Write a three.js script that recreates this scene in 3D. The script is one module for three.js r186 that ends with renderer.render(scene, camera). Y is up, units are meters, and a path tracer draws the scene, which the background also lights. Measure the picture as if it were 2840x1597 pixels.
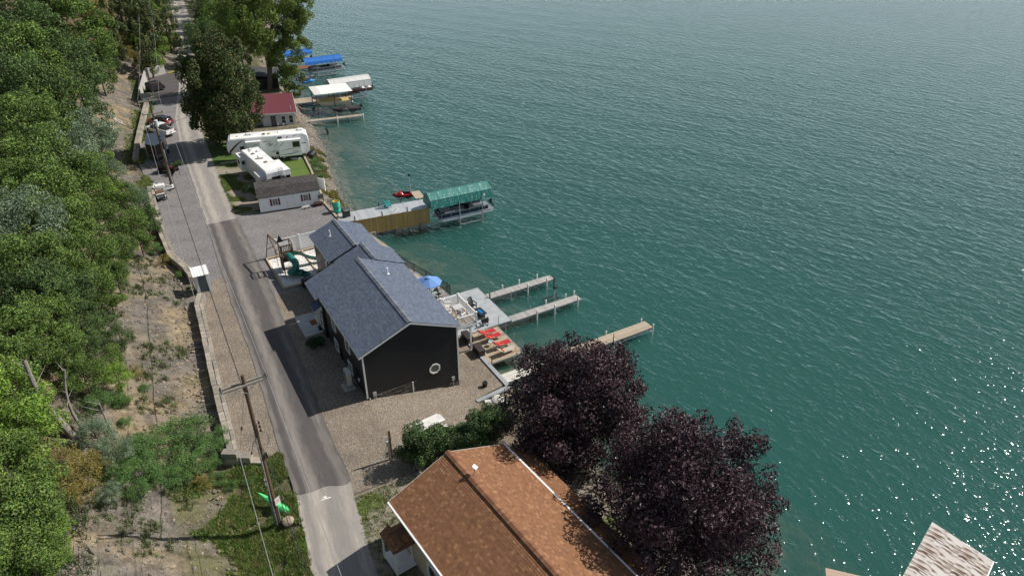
import * as THREE from 'three';
import { mergeGeometries } from 'three/addons/utils/BufferGeometryUtils.js';
import { RoundedBoxGeometry } from 'three/addons/geometries/RoundedBoxGeometry.js';

// ---------------------------------------------------------------- camera, sky, sun, exposure
// x runs from the road to the lake, -z runs along the road away from the camera, y is up, metres
const scene = new THREE.Scene();
const EYE = new THREE.Vector3(-12.1, 38, 45.1), YAW = 30.2 * Math.PI / 180, PITCH = 31 * Math.PI / 180, FOC = 1950;
const FWD = new THREE.Vector3(Math.sin(YAW) * Math.cos(PITCH), -Math.sin(PITCH), -Math.cos(YAW) * Math.cos(PITCH));
const camera = new THREE.PerspectiveCamera(2 * Math.atan(798.5 / FOC) * 180 / Math.PI, 2840 / 1597, 0.5, 4000);
camera.position.copy(EYE); camera.lookAt(EYE.clone().add(FWD));

const SUNDIR = new THREE.Vector3(Math.cos(0.77) * Math.cos(0.1), Math.sin(0.77), Math.cos(0.77) * Math.sin(0.1));
// a hazy summer sky: pale at the horizon, blue overhead, paler round the sun; even all the way round
{
  const w = 1024, h = 512, d = new Float32Array(w * h * 4);
  for (let j = 0; j < h; j++) for (let i = 0; i < w; i++) {
    const el = ((j + 0.5) / h - 0.5) * Math.PI, az = ((i + 0.5) / w - 0.5) * 2 * Math.PI, e = Math.max(0, el), x = Math.cos(el) * Math.cos(az), y = Math.sin(el), z = Math.cos(el) * Math.sin(az);
    const c = x * SUNDIR.x + y * SUNDIR.y + z * SUNDIR.z, ang = Math.acos(Math.min(1, Math.max(-1, c))), hz = Math.exp(-e / 0.2), glow = 0.3 * Math.exp(-ang / 0.3) + 0.13 * Math.exp(-ang * ang / 1.1), k = 4 * (j * w + i);
    d[k] = 0.062 + 0.66 * hz + glow * 0.95; d[k + 1] = 0.095 + 0.78 * hz + glow * 0.93; d[k + 2] = 0.16 + 0.79 * hz + glow * 0.86; d[k + 3] = 1;
  }
  const t = new THREE.DataTexture(d, w, h, THREE.RGBAFormat, THREE.FloatType); t.mapping = THREE.EquirectangularReflectionMapping; t.magFilter = t.minFilter = THREE.LinearFilter; t.needsUpdate = true; scene.background = t; scene.environment = t;
}
const sun = new THREE.DirectionalLight(new THREE.Color(1, 0.94, 0.86), 4.6); sun.name = 'sun';
sun.position.copy(SUNDIR).multiplyScalar(300); sun.target.position.set(0, 0, -40); scene.add(sun, sun.target);
sun.position.add(sun.target.position);
sun.castShadow = true; sun.shadow.mapSize.set(4096, 4096);
Object.assign(sun.shadow.camera, { left: -160, right: 160, top: 160, bottom: -160, near: 1, far: 700 });
const renderer = new THREE.WebGLRenderer({ antialias: true });
renderer.toneMapping = THREE.LinearToneMapping; renderer.toneMappingExposure = 1.22;
renderer.shadowMap.enabled = true;

// ---------------------------------------------------------------- helpers
let seed_ = 1234567;
function srand(s) { seed_ = s >>> 0; }
function rnd() { seed_ = (seed_ + 0x6D2B79F5) | 0; let t = Math.imul(seed_ ^ (seed_ >>> 15), 1 | seed_); t = (t + Math.imul(t ^ (t >>> 7), 61 | t)) ^ t; return ((t ^ (t >>> 14)) >>> 0) / 4294967296; }
const rr = (a, b) => a + (b - a) * rnd();
const clamp = (x, a, b) => Math.min(b, Math.max(a, x));
const lerp = (a, b, t) => a + (b - a) * t;
const smooth = (a, b, x) => { const t = clamp((x - a) / (b - a), 0, 1); return t * t * (3 - 2 * t); };
const V = (x, y, z) => new THREE.Vector3(x, y, z);
function hash2(i, j) { let h = Math.imul(i, 374761393) + Math.imul(j, 668265263); h = Math.imul(h ^ (h >>> 13), 1274126177); return ((h ^ (h >>> 16)) >>> 0) / 4294967296; }
function vnoise(x, y) { const i = Math.floor(x), j = Math.floor(y), f = x - i, g = y - j, a = f * f * (3 - 2 * f), b = g * g * (3 - 2 * g); return lerp(lerp(hash2(i, j), hash2(i + 1, j), a), lerp(hash2(i, j + 1), hash2(i + 1, j + 1), a), b); }
function fbm(x, y, o = 4) { let s = 0, a = 0.5, n = 0; for (let k = 0; k < o; k++) { s += a * vnoise(x, y); n += a; x = x * 2.03 + 17.1; y = y * 2.03 + 9.7; a *= 0.5; } return s / n; }
// noise that repeats every n cells
function tnoise(x, y, n) { const i = Math.floor(x), j = Math.floor(y), f = x - i, g = y - j, a = f * f * (3 - 2 * f), b = g * g * (3 - 2 * g), m = (k) => ((k % n) + n) % n; return lerp(lerp(hash2(m(i), m(j)), hash2(m(i + 1), m(j)), a), lerp(hash2(m(i), m(j + 1)), hash2(m(i + 1), m(j + 1)), a), b); }
function tfbm(u, v, n, o = 4) { let s = 0, a = 0.5, t = 0; for (let k = 0; k < o; k++) { s += a * tnoise(u * n, v * n, n); t += a; n *= 2; a *= 0.5; } return s / t; }
const RIGHT = V(Math.cos(YAW), 0, Math.sin(YAW)), UPV = RIGHT.clone().cross(FWD);
function ray(a, b) { return FWD.clone().addScaledVector(RIGHT, (a - 1420) / FOC).addScaledVector(UPV, -(b - 798.5) / FOC); }
function P(a, b, y = 0) { const r = ray(a, b), t = (y - EYE.y) / r.y; return EYE.clone().addScaledVector(r, t); }      // the point at height y in that direction

const names = new Map();
function numbered(n) { const k = names.get(n) ?? 0; names.set(n, k + 1); return k ? `${n}_${String(k).padStart(3, '0')}` : n; }
function thing(name, label, category, pos = [0, 0, 0], turn = 0, group) {
  const o = new THREE.Group(); o.name = numbered(name); o.position.set(...pos); o.rotation.y = turn;
  o.userData = { label, category }; if (group) o.userData.group = group; scene.add(o); return o;
}
function part(parent, name, geo, mat, label) { const m = new THREE.Mesh(Array.isArray(geo) ? merge(geo) : geo, mat); m.name = name; if (label) m.userData.label = label; parent.add(m); return m; }
function stuffPart(parent, name, geo, mat) { const m = part(parent, name, geo, mat); m.userData.kind = 'stuff'; return m; }
function structure(name, geo, mat) { const m = new THREE.Mesh(Array.isArray(geo) ? merge(geo) : geo, mat); m.name = numbered(name); m.userData = { kind: 'structure' }; scene.add(m); return m; }
function stuff(name, geo, mat, label, category) { const m = new THREE.Mesh(Array.isArray(geo) ? merge(geo) : geo, mat); m.name = numbered(name); m.userData = { kind: 'stuff', label, category }; scene.add(m); return m; }
function single(name, label, category, geo, mat, pos = [0, 0, 0], turn = 0, group) { const m = new THREE.Mesh(Array.isArray(geo) ? merge(geo) : geo, mat); m.name = numbered(name); m.position.set(...pos); m.rotation.y = turn; m.userData = { label, category }; if (group) m.userData.group = group; scene.add(m); return m; }
function copyOf(o, pos, turn, label) { const c = o.clone(); c.name = numbered(o.name.replace(/_\d{3}$/, '')); c.position.set(...pos); c.rotation.y = turn; c.userData = { ...o.userData }; if (label) c.userData.label = label; scene.add(c); return c; }
function merge(list) {
  const gs = list.map((g) => { g = g.index ? g.toNonIndexed() : g; for (const k of Object.keys(g.attributes)) if (!['position', 'normal', 'uv', 'color'].includes(k)) g.deleteAttribute(k); return g; });
  const all = ['normal', 'uv', 'color'].filter((k) => gs.every((g) => g.attributes[k]));
  for (const g of gs) for (const k of ['normal', 'uv', 'color']) if (g.attributes[k] && !all.includes(k)) g.deleteAttribute(k);
  return mergeGeometries(gs);
}
// texture coordinates in metres from the direction each face looks in
function uvm(g) {
  g = g.index ? g.toNonIndexed() : g; if (!g.attributes.normal) g.computeVertexNormals();
  const p = g.attributes.position, n = g.attributes.normal, uv = new Float32Array(p.count * 2);
  for (let i = 0; i < p.count; i++) {
    const x = Math.abs(n.getX(i)), y = Math.abs(n.getY(i)), z = Math.abs(n.getZ(i));
    if (y >= x && y >= z) { uv[2 * i] = p.getX(i); uv[2 * i + 1] = p.getZ(i); } else if (x >= z) { uv[2 * i] = p.getZ(i); uv[2 * i + 1] = p.getY(i); } else { uv[2 * i] = p.getX(i); uv[2 * i + 1] = p.getY(i); }
  }
  g.setAttribute('uv', new THREE.BufferAttribute(uv, 2)); return g;
}
const box = (w, h, d, x = 0, y = 0, z = 0, ry = 0, rx = 0, rz = 0) => { const g = new THREE.BoxGeometry(w, h, d); if (rx) g.rotateX(rx); if (rz) g.rotateZ(rz); if (ry) g.rotateY(ry); g.translate(x, y, z); return uvm(g); };
// a box that stands on y
const stand = (w, h, d, x = 0, y = 0, z = 0, ry = 0) => box(w, h, d, x, y + h / 2, z, ry);
const rbox = (w, h, d, r, x = 0, y = 0, z = 0, ry = 0, rx = 0, rz = 0) => { const g = new RoundedBoxGeometry(w, h, d, 2, Math.min(r, w / 2.01, h / 2.01, d / 2.01)); if (rx) g.rotateX(rx); if (rz) g.rotateZ(rz); if (ry) g.rotateY(ry); g.translate(x, y, z); return uvm(g); };
const cyl = (r1, r2, h, x = 0, y = 0, z = 0, n = 12) => { const g = new THREE.CylinderGeometry(r2, r1, h, n); g.translate(x, y + h / 2, z); return g; };   // stands on y, r1 at its foot
function bar(a, b, r, n = 6, r2) { // a rod between two points
  const A = Array.isArray(a) ? V(...a) : a, B = Array.isArray(b) ? V(...b) : b, d = B.clone().sub(A), g = new THREE.CylinderGeometry(r2 ?? r, r, d.length(), n);
  g.translate(0, d.length() / 2, 0); g.applyQuaternion(new THREE.Quaternion().setFromUnitVectors(V(0, 1, 0), d.normalize())); g.translate(A.x, A.y, A.z); return g;
}
function beam(a, b, w, h) { // a squared timber between two points
  const A = Array.isArray(a) ? V(...a) : a, B = Array.isArray(b) ? V(...b) : b, d = B.clone().sub(A), L = d.length(), g = new THREE.BoxGeometry(w, h, L);
  const m = new THREE.Matrix4().lookAt(A, B, Math.abs(d.y) > 0.98 * L ? V(1, 0, 0) : V(0, 1, 0)); g.applyMatrix4(m); const c = A.clone().add(B).multiplyScalar(0.5); g.translate(c.x, c.y, c.z); return uvm(g);
}
const tube = (pts, r, n = 24, m = 6) => new THREE.TubeGeometry(new THREE.CatmullRomCurve3(pts.map((p) => Array.isArray(p) ? V(...p) : p)), n, r, m);
// an outline in x and y, drawn out along z and centred on it
function prism(pts, depth, bevel = 0) {
  const s = new THREE.Shape(pts.map(([x, y]) => new THREE.Vector2(x, y)));
  const g = new THREE.ExtrudeGeometry(s, { depth: depth - 2 * bevel, bevelEnabled: bevel > 0, bevelSize: bevel, bevelThickness: bevel, bevelSegments: 2, bevelOffset: -bevel, curveSegments: 8 });
  g.translate(0, 0, -(depth - 2 * bevel) / 2); return g;
}
function poly(verts, faces) { // flat-shaded polygons from corner lists
  const pos = []; for (const f of faces) for (let k = 1; k + 1 < f.length; k++) pos.push(...verts[f[0]], ...verts[f[k]], ...verts[f[k + 1]]);
  const g = new THREE.BufferGeometry(); g.setAttribute('position', new THREE.Float32BufferAttribute(pos, 3)); g.computeVertexNormals(); return uvm(g);
}
// a flat sheet with an outline in x and z, given thickness downwards
function slab(pts, y, t) {
  const n = pts.length, v = []; for (const [x, z] of pts) v.push([x, y, z]); for (const [x, z] of pts) v.push([x, y - t, z]);
  const tri = THREE.ShapeUtils.triangulateShape(pts.map(([x, z]) => new THREE.Vector2(x, z)), []);
  let area = 0; for (let i = 0; i < n; i++) { const [a, b] = pts[i], [c, d] = pts[(i + 1) % n]; area += a * d - c * b; }
  const f = []; for (const [a, b, c] of tri) { f.push(area > 0 ? [a, c, b] : [a, b, c]); f.push(area > 0 ? [a + n, b + n, c + n] : [a + n, c + n, b + n]); }
  for (let i = 0; i < n; i++) { const j = (i + 1) % n; f.push(area > 0 ? [i, j, j + n, i + n] : [i, i + n, j + n, j]); }
  return poly(v, f);
}

// ---------------------------------------------------------------- textures and materials
function tex(w, h, fn, { srgb = false, size = [1, 1], float = false } = {}) {
  const d = float ? new Float32Array(w * h * 4) : new Uint8Array(w * h * 4);
  for (let j = 0; j < h; j++) for (let i = 0; i < w; i++) {
    const c = fn(i / w, j / h, i, j), k = 4 * (j * w + i), [r, g, b] = typeof c === 'number' ? [c, c, c] : c;
    if (float) { d[k] = r; d[k + 1] = g; d[k + 2] = b; d[k + 3] = 1; }
    else { const q = (x) => Math.round(255 * clamp(srgb ? (x <= 0.0031308 ? 12.92 * x : 1.055 * Math.pow(x, 1 / 2.4) - 0.055) : x, 0, 1)); d[k] = q(r); d[k + 1] = q(g); d[k + 2] = q(b); d[k + 3] = 255; }
  }
  const t = new THREE.DataTexture(d, w, h, THREE.RGBAFormat, float ? THREE.FloatType : THREE.UnsignedByteType);
  t.wrapS = t.wrapT = THREE.RepeatWrapping; t.magFilter = THREE.LinearFilter; t.minFilter = THREE.LinearMipmapLinearFilter; t.generateMipmaps = true;
  if (srgb) t.colorSpace = THREE.SRGBColorSpace; t.repeat.set(1 / size[0], 1 / size[1]); t.needsUpdate = true; return t;
}
const col = (c) => new THREE.Color().setRGB(...c);
function M(c, rough = 0.7, o = {}) { const m = new THREE.MeshStandardMaterial({ color: col(c), roughness: rough, side: THREE.DoubleSide, ...o }); return m; }
function MP(c, rough = 0.7, o = {}) { return new THREE.MeshPhysicalMaterial({ color: col(c), roughness: rough, side: THREE.DoubleSide, ...o }); }
srand(11);
// broken, mottled tone, to be multiplied with a colour: about 0.75 to 1.2
const tMottle = tex(512, 512, (u, v) => { const c = 0.72 + 0.5 * tfbm(u, v, 6, 6); return [c, c, c]; }, { size: [3, 3] });
const tMottleBump = tex(512, 512, (u, v) => tfbm(u, v, 24, 5), { size: [3, 3] });
function stones(scale, tones, n) { // rounded chips of many tones
  const pts = []; for (let k = 0; k < n * n; k++) pts.push([rnd(), rnd(), tones[Math.floor(rnd() * tones.length)], rr(0.75, 1.2), rr(0, 1)]);
  return (u, v) => { const x = u * n, y = v * n, i = Math.floor(x), j = Math.floor(y); let d1 = 9, d2 = 9, best = null;
    for (let a = -1; a <= 1; a++) for (let b = -1; b <= 1; b++) { const p = pts[((i + a + n) % n) + n * ((j + b + n) % n)], dx = i + a + p[0] - x, dy = j + b + p[1] - y, d = dx * dx + dy * dy; if (d < d1) { d2 = d1; d1 = d; best = p; } else if (d < d2) d2 = d; }
    return [best, Math.sqrt(d1), Math.sqrt(d2)]; };
}
function gravelMaps(tones, n, size, patch) {
  const f = stones(1, tones, n);
  const c = tex(1024, 1024, (u, v) => { const [b, d1, d2] = f(u, v), p = 0.82 + 0.36 * tfbm(u, v, 4, 4), e = b[3] * p; const q = patch ? patch(u, v) : [1, 1, 1]; return [b[2][0] * e * q[0], b[2][1] * e * q[1], b[2][2] * e * q[2]]; }, { srgb: true, size: [size, size] });
  const h = tex(1024, 1024, (u, v) => { const [b, d1, d2] = f(u, v); return clamp((d2 - d1) * 1.6, 0, 1) * (0.5 + 0.5 * b[4]); }, { size: [size, size] });
  return [c, h];
}
const [tPea, tPeaB] = gravelMaps([[0.175, 0.14, 0.105], [0.25, 0.205, 0.15], [0.12, 0.102, 0.085], [0.31, 0.27, 0.22], [0.17, 0.155, 0.14], [0.2, 0.15, 0.105]], 110, 6);
const [tCrush, tCrushB] = gravelMaps([[0.15, 0.145, 0.15], [0.21, 0.2, 0.205], [0.12, 0.118, 0.125], [0.27, 0.25, 0.235], [0.17, 0.155, 0.145]], 100, 5.5);
const [tWhiteStone, tWhiteStoneB] = gravelMaps([[0.72, 0.7, 0.66], [0.82, 0.8, 0.77], [0.6, 0.58, 0.55], [0.4, 0.39, 0.38], [0.85, 0.84, 0.82]], 60, 4);
const mPea = M([1, 1, 1], 0.95, { map: tPea, bumpMap: tPeaB, bumpScale: 0.012 });
const mCrush = M([1, 1, 1], 0.95, { map: tCrush, bumpMap: tCrushB, bumpScale: 0.012 });
const mWhiteStone = M([1, 1, 1], 0.9, { map: tWhiteStone, bumpMap: tWhiteStoneB, bumpScale: 0.02 });
// wood: streaks along v
const tWood = tex(256, 1024, (u, v) => { const s = 0.7 + 0.45 * tnoise(u * 48, v * 6, 48) * 0.6 + 0.3 * tfbm(u, v, 12, 4) - 0.1 * (tnoise(u * 16, v * 16, 16) > 0.93 ? 1 : 0); return [s, s * 0.99, s * 0.97]; }, { size: [0.6, 2.4] });
const tWoodX = tWood.clone(); tWoodX.rotation = Math.PI / 2; tWoodX.needsUpdate = true;
const mot = (c, rough = 0.8, o = {}) => M(c, rough, { map: tMottle, bumpMap: tMottleBump, bumpScale: 0.006, ...o });
const wood = (c, rough = 0.8, o = {}) => M(c, rough, { map: tWood, ...o });
const woodX = (c, rough = 0.8, o = {}) => M(c, rough, { map: tWoodX, ...o });
const mWhite = M([0.78, 0.78, 0.77], 0.45), mWhiteRough = mot([0.74, 0.73, 0.7], 0.7), mVinyl = M([0.8, 0.81, 0.82], 0.4);
const mBlack = M([0.012, 0.012, 0.014], 0.5), mBlackMetal = M([0.014, 0.014, 0.015], 0.4, { metalness: 0.2 }), mRubber = M([0.016, 0.016, 0.016], 0.85);
const mAlu = M([0.6, 0.62, 0.64], 0.38, { metalness: 0.85, map: tMottle }), mSteel = M([0.42, 0.43, 0.44], 0.45, { metalness: 0.8, map: tMottle }), mGalv = M([0.5, 0.52, 0.53], 0.5, { metalness: 0.6, map: tMottle });
const mGlass = MP([0.03, 0.035, 0.04], 0.06, { clearcoat: 0.4, clearcoatRoughness: 0.05, envMapIntensity: 1 }), mDarkGlass = MP([0.01, 0.011, 0.013], 0.05, { clearcoat: 0.6 });
const mConcrete = mot([0.42, 0.41, 0.385], 0.9), mConcreteOld = mot([0.36, 0.33, 0.28], 0.95);
// ---------------------------------------------------------------- the lie of the land
const WATER = -2.7;
function table(rows) { return (z) => { const n = rows.length; if (z >= rows[0][0]) return rows[0].slice(1); for (let i = 1; i < n; i++) if (z >= rows[i][0]) { const t = (z - rows[i - 1][0]) / (rows[i][0] - rows[i - 1][0]); return rows[i].slice(1).map((x, k) => lerp(rows[i - 1][k + 1], x, t)); } return rows[n - 1].slice(1); }; }
const roadEdges = table([[70, -14, -10.4], [45, -11.6, -8.0], [14.4, -8.55, -4.9], [6.9, -7.62, -3.95], [1.2, -7.36, -3.75], [-10.7, -6.6, -3.05], [-23.2, -6.2, -2.25], [-41.6, -5.15, -1.75], [-55, -4.5, -1.1], [-75, -3.5, 0.1], [-88.5, -2.4, 1.2], [-110, 1.1, 5.0], [-135, 4.6, 8.7], [-181, 10.3, 14.6], [-209, 13, 17.2], [-330, 26, 30]]);
const hillFoot = table([[70, -16.5], [14, -13.2], [4, -12.6], [1, -12.3], [-8.6, -11.8], [-22, -10.9], [-27, -10.4], [-34, -11.8], [-47, -11.8], [-58, -11.5], [-70, -12], [-84, -9.8], [-100, -7.2], [-112, -6.6], [-120, -5.4], [-124, 0.6], [-135, 3.4], [-181, 9.0], [-209, 11.8], [-330, 24]]);
const shore = table([[70, 12.2, 14.4], [6, 12.0, 14.0], [3.4, 9.2, 12.2], [2.62, 9.2, 12.2], [2.5, 12.4, 12.5], [-24, 12.4, 12.5], [-31, 9.5, 9.62], [-41, 9.5, 9.62], [-42.5, 9.6, 12.9], [-48.5, 10.4, 13.5], [-57, 11.7, 15.2], [-65, 13.2, 16.9], [-70, 14.4, 17.9], [-78, 16.2, 19.0], [-91, 18.2, 20.8], [-112, 19.2, 21.6], [-124, 20.2, 22.6], [-150, 26, 29], [-210, 42, 46], [-330, 60, 64]]);
function landY(x, z) {
  const [rl, rrr] = roadEdges(z), hf = hillFoot(z)[0], [top, wl] = shore(z);
  let y = 0;
  if (x < hf) {
    const d = hf - x, rough = 0.9 * (fbm(x * 0.22, z * 0.22, 4) - 0.5) * smooth(0.5, 4, d);
    y = 0.66 * d - 0.35 * 6 * (1 - Math.exp(-d / 6)) * 0.6; if (d > 16) y -= (d - 16) * 0.25; if (d > 40) y -= (d - 40) * 0.3;
    y += rough + 0.42 * (fbm(x * 0.5 + 5, z * 1.1, 4) - 0.5) * smooth(0.3, 2, d) + 0.16 * (vnoise(x * 1.7, z * 1.7) - 0.5) * smooth(0.3, 2, d);
  } else if (x < rl) {
    const t = smooth(2.2, 5, z) * (1 - smooth(16, 26, z)); y = -0.55 * t * smooth(rl, rl - 2.2, x) * smooth(hf - 0.5, hf + 1.6, x);
  } else if (x > rrr) {
    const low = smooth(-31, -23, z), full = -1.86 * clamp((x - 0.3) / 8.4, 0, 1) - 0.04 * smooth(8.7, 10, x), flat = -0.2 * smooth(rrr, rrr + 3, x) * smooth(-20, -34, z);
    y = lerp(flat - 0.3 * smooth(-60, -90, z) * smooth(rrr + 2, rrr + 10, x), full, low);
    if (x > top) { const b = -2.95; y = lerp(y, b, clamp((x - top) / (wl - top), 0, 1)); }
    if (x > wl) y = bedY(x - wl, x, z);
  }
  return y;
}
function bedY(d, x, z) { return -2.95 - (0.10 * Math.min(d, 9) + 0.28 * clamp(d - 9, 0, 14) + 0.05 * Math.max(0, d - 23)) - 0.75 * (fbm(x * 0.35, z * 0.35, 4) - 0.3) * smooth(0, 3, d) * (1 - smooth(30, 60, d)); }
function hit(a, b, above = 0) { // where the line of sight comes within a height of the land
  const r = ray(a, b); let t = 10, q = null;
  for (let k = 0; k < 1400; k++) { q = EYE.clone().addScaledVector(r, t); if (q.y - landY(q.x, q.z) <= above) break; t += 0.25; }
  return q.setY(landY(q.x, q.z));
}
// a sheet that follows the land between two edges; uv in metres, or across 0..1
function sheet(z0, z1, edges, lift, { nx = 12, dz = 0.6, across = false, y = landY } = {}) {
  const nz = Math.max(1, Math.round(Math.abs(z1 - z0) / dz)), pos = [], uv = [], idx = [];
  for (let j = 0; j <= nz; j++) { const z = lerp(z0, z1, j / nz), [a, b] = edges(z); for (let i = 0; i <= nx; i++) { const x = lerp(a, b, i / nx); pos.push(x, y(x, z) + lift, z); uv.push(across ? i / nx : x, z); } }
  for (let j = 0; j < nz; j++) for (let i = 0; i < nx; i++) { const a = j * (nx + 1) + i; idx.push(a, a + 1, a + nx + 2, a, a + nx + 2, a + nx + 1); if (z1 < z0) { } }
  const g = new THREE.BufferGeometry(); g.setAttribute('position', new THREE.Float32BufferAttribute(pos, 3)); g.setAttribute('uv', new THREE.Float32BufferAttribute(uv, 2)); g.setIndex(idx); g.computeVertexNormals();
  if (g.attributes.normal.getY(0) < 0) { const ix = g.index.array; for (let k = 0; k < ix.length; k += 3) { const t = ix[k]; ix[k] = ix[k + 1]; ix[k + 1] = t; } g.computeVertexNormals(); }
  return g;
}
const wob = (z, k, a) => a * (fbm(z * 0.9 + k * 31, k * 7.7, 3) - 0.5) * 2;

// ---- the land itself, down to the bed of the lake
{
  const xs = []; for (let x = -95; x < -30; x += 1.6) xs.push(x); for (let x = -30; x < 24; x += 0.6) xs.push(x); for (let x = 24; x <= 72; x += 2) xs.push(x);
  const zs = []; for (let z = 70; z > 28; z -= 1.4) zs.push(z); for (let z = 28; z > -70; z -= 0.6) zs.push(z); for (let z = -70; z >= -330; z -= 1.6) zs.push(z);
  const pos = [], uv = [], c = [], idx = [];
  for (const z of zs) for (const x of xs) {
    const y = landY(x, z), hf = hillFoot(z)[0], d = hf - x, [top, wl] = shore(z); pos.push(x, y - (x < hf - 0.3 || x > top ? 0 : 0.09), z); uv.push(x, z);
    let k;
    const n1 = fbm(x * 0.35, z * 0.5, 5), n2 = fbm(x * 1.3 + 40, z * 1.3, 3), n3 = fbm(x * 0.12 + 9, z * 0.12, 3);
    if (x > wl) { const w = smooth(0.52, 0.64, n1), s = n2 > 0.55 ? 1.15 : 0.85; k = [lerp(0.27, 0.09, w) * s, lerp(0.215, 0.085, w) * s, lerp(0.14, 0.04, w) * s]; } // stones with patches of weed
    else if (x > top) { const s = 0.6 + 0.9 * n2; k = [0.2 * s, 0.17 * s, 0.135 * s]; }
    else if (x < hf + 1.2) {
      // bare shale and clay near the foot, leaf mould and moss higher up
      const clay = clamp((n1 - 0.42) * 4, 0, 1), soil = [lerp(0.2, 0.33, clay), lerp(0.178, 0.26, clay), lerp(0.155, 0.17, clay)];
      const litter = [0.13, 0.095, 0.05], grassy = [0.09, 0.10, 0.035], w = smooth(7, 12, d + 7 * (n3 - 0.5)), g2 = smooth(0.55, 0.68, n2 * 0.6 + n3 * 0.4) * 0.55;
      k = soil.map((s, i) => lerp(lerp(s, grassy[i], g2), litter[i], w)); const s = 0.72 + 0.56 * n2; k = k.map((q) => q * s);
      if (z > 3 && d < 2.5) { const e = smooth(0.35, 0.6, n1 + 0.12); k = [lerp(k[0], 0.15, e), lerp(k[1], 0.145, e), lerp(k[2], 0.07, e)]; }
    } else { const e = smooth(0.4, 0.6, n1), s = 0.75 + 0.5 * n2; k = [lerp(0.24, 0.14, e) * s, lerp(0.2, 0.14, e) * s, lerp(0.15, 0.065, e) * s]; }
    c.push(...k);
  }
  const W = xs.length; for (let j = 0; j + 1 < zs.length; j++) for (let i = 0; i + 1 < W; i++) { const a = j * W + i; idx.push(a, a + 1, a + W, a + 1, a + W + 1, a + W); }
  const g = new THREE.BufferGeometry(); g.setAttribute('position', new THREE.Float32BufferAttribute(pos, 3)); g.setAttribute('uv', new THREE.Float32BufferAttribute(uv, 2)); g.setAttribute('color', new THREE.Float32BufferAttribute(c, 3)); g.setIndex(idx); g.computeVertexNormals();
  const tSoil = tex(1024, 1024, (u, v) => { const s = 0.18 + 1.15 * tfbm(u, v, 10, 6) + 0.5 * Math.pow(tnoise(u * 200, v * 200, 200), 3); return [s, s * 0.985, s * 0.96]; }, { size: [5, 5] });
  const tSoilB = tex(1024, 1024, (u, v) => 0.7 * tfbm(u, v, 16, 6) + 0.3 * Math.pow(tnoise(u * 150, v * 150, 150), 2), { size: [5, 5] });
  structure('ground', g, M([1, 1, 1], 1, { vertexColors: true, map: tSoil, bumpMap: tSoilB, bumpScale: 0.2 }));
}
// the land beyond what the fine sheet covers, and the deep bed of the lake
structure('terrain', [poly([[-95, 26, 70], [-95, 26, -330], [-900, 120, -330], [-900, 120, 70]], [[0, 1, 2, 3]]), poly([[-95, 26, 70], [-900, 120, 70], [-900, 120, 900], [-95, 26, 900], [10, -1, 900], [10, -1, 70]], [[0, 5, 4, 3], [0, 3, 2, 1]]), poly([[-95, 26, -330], [60, -0.5, -330], [200, 0, -1500], [-900, 120, -1500], [-900, 120, -330]], [[0, 1, 2, 3], [0, 3, 4]])], mot([0.07, 0.08, 0.03], 1));

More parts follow.
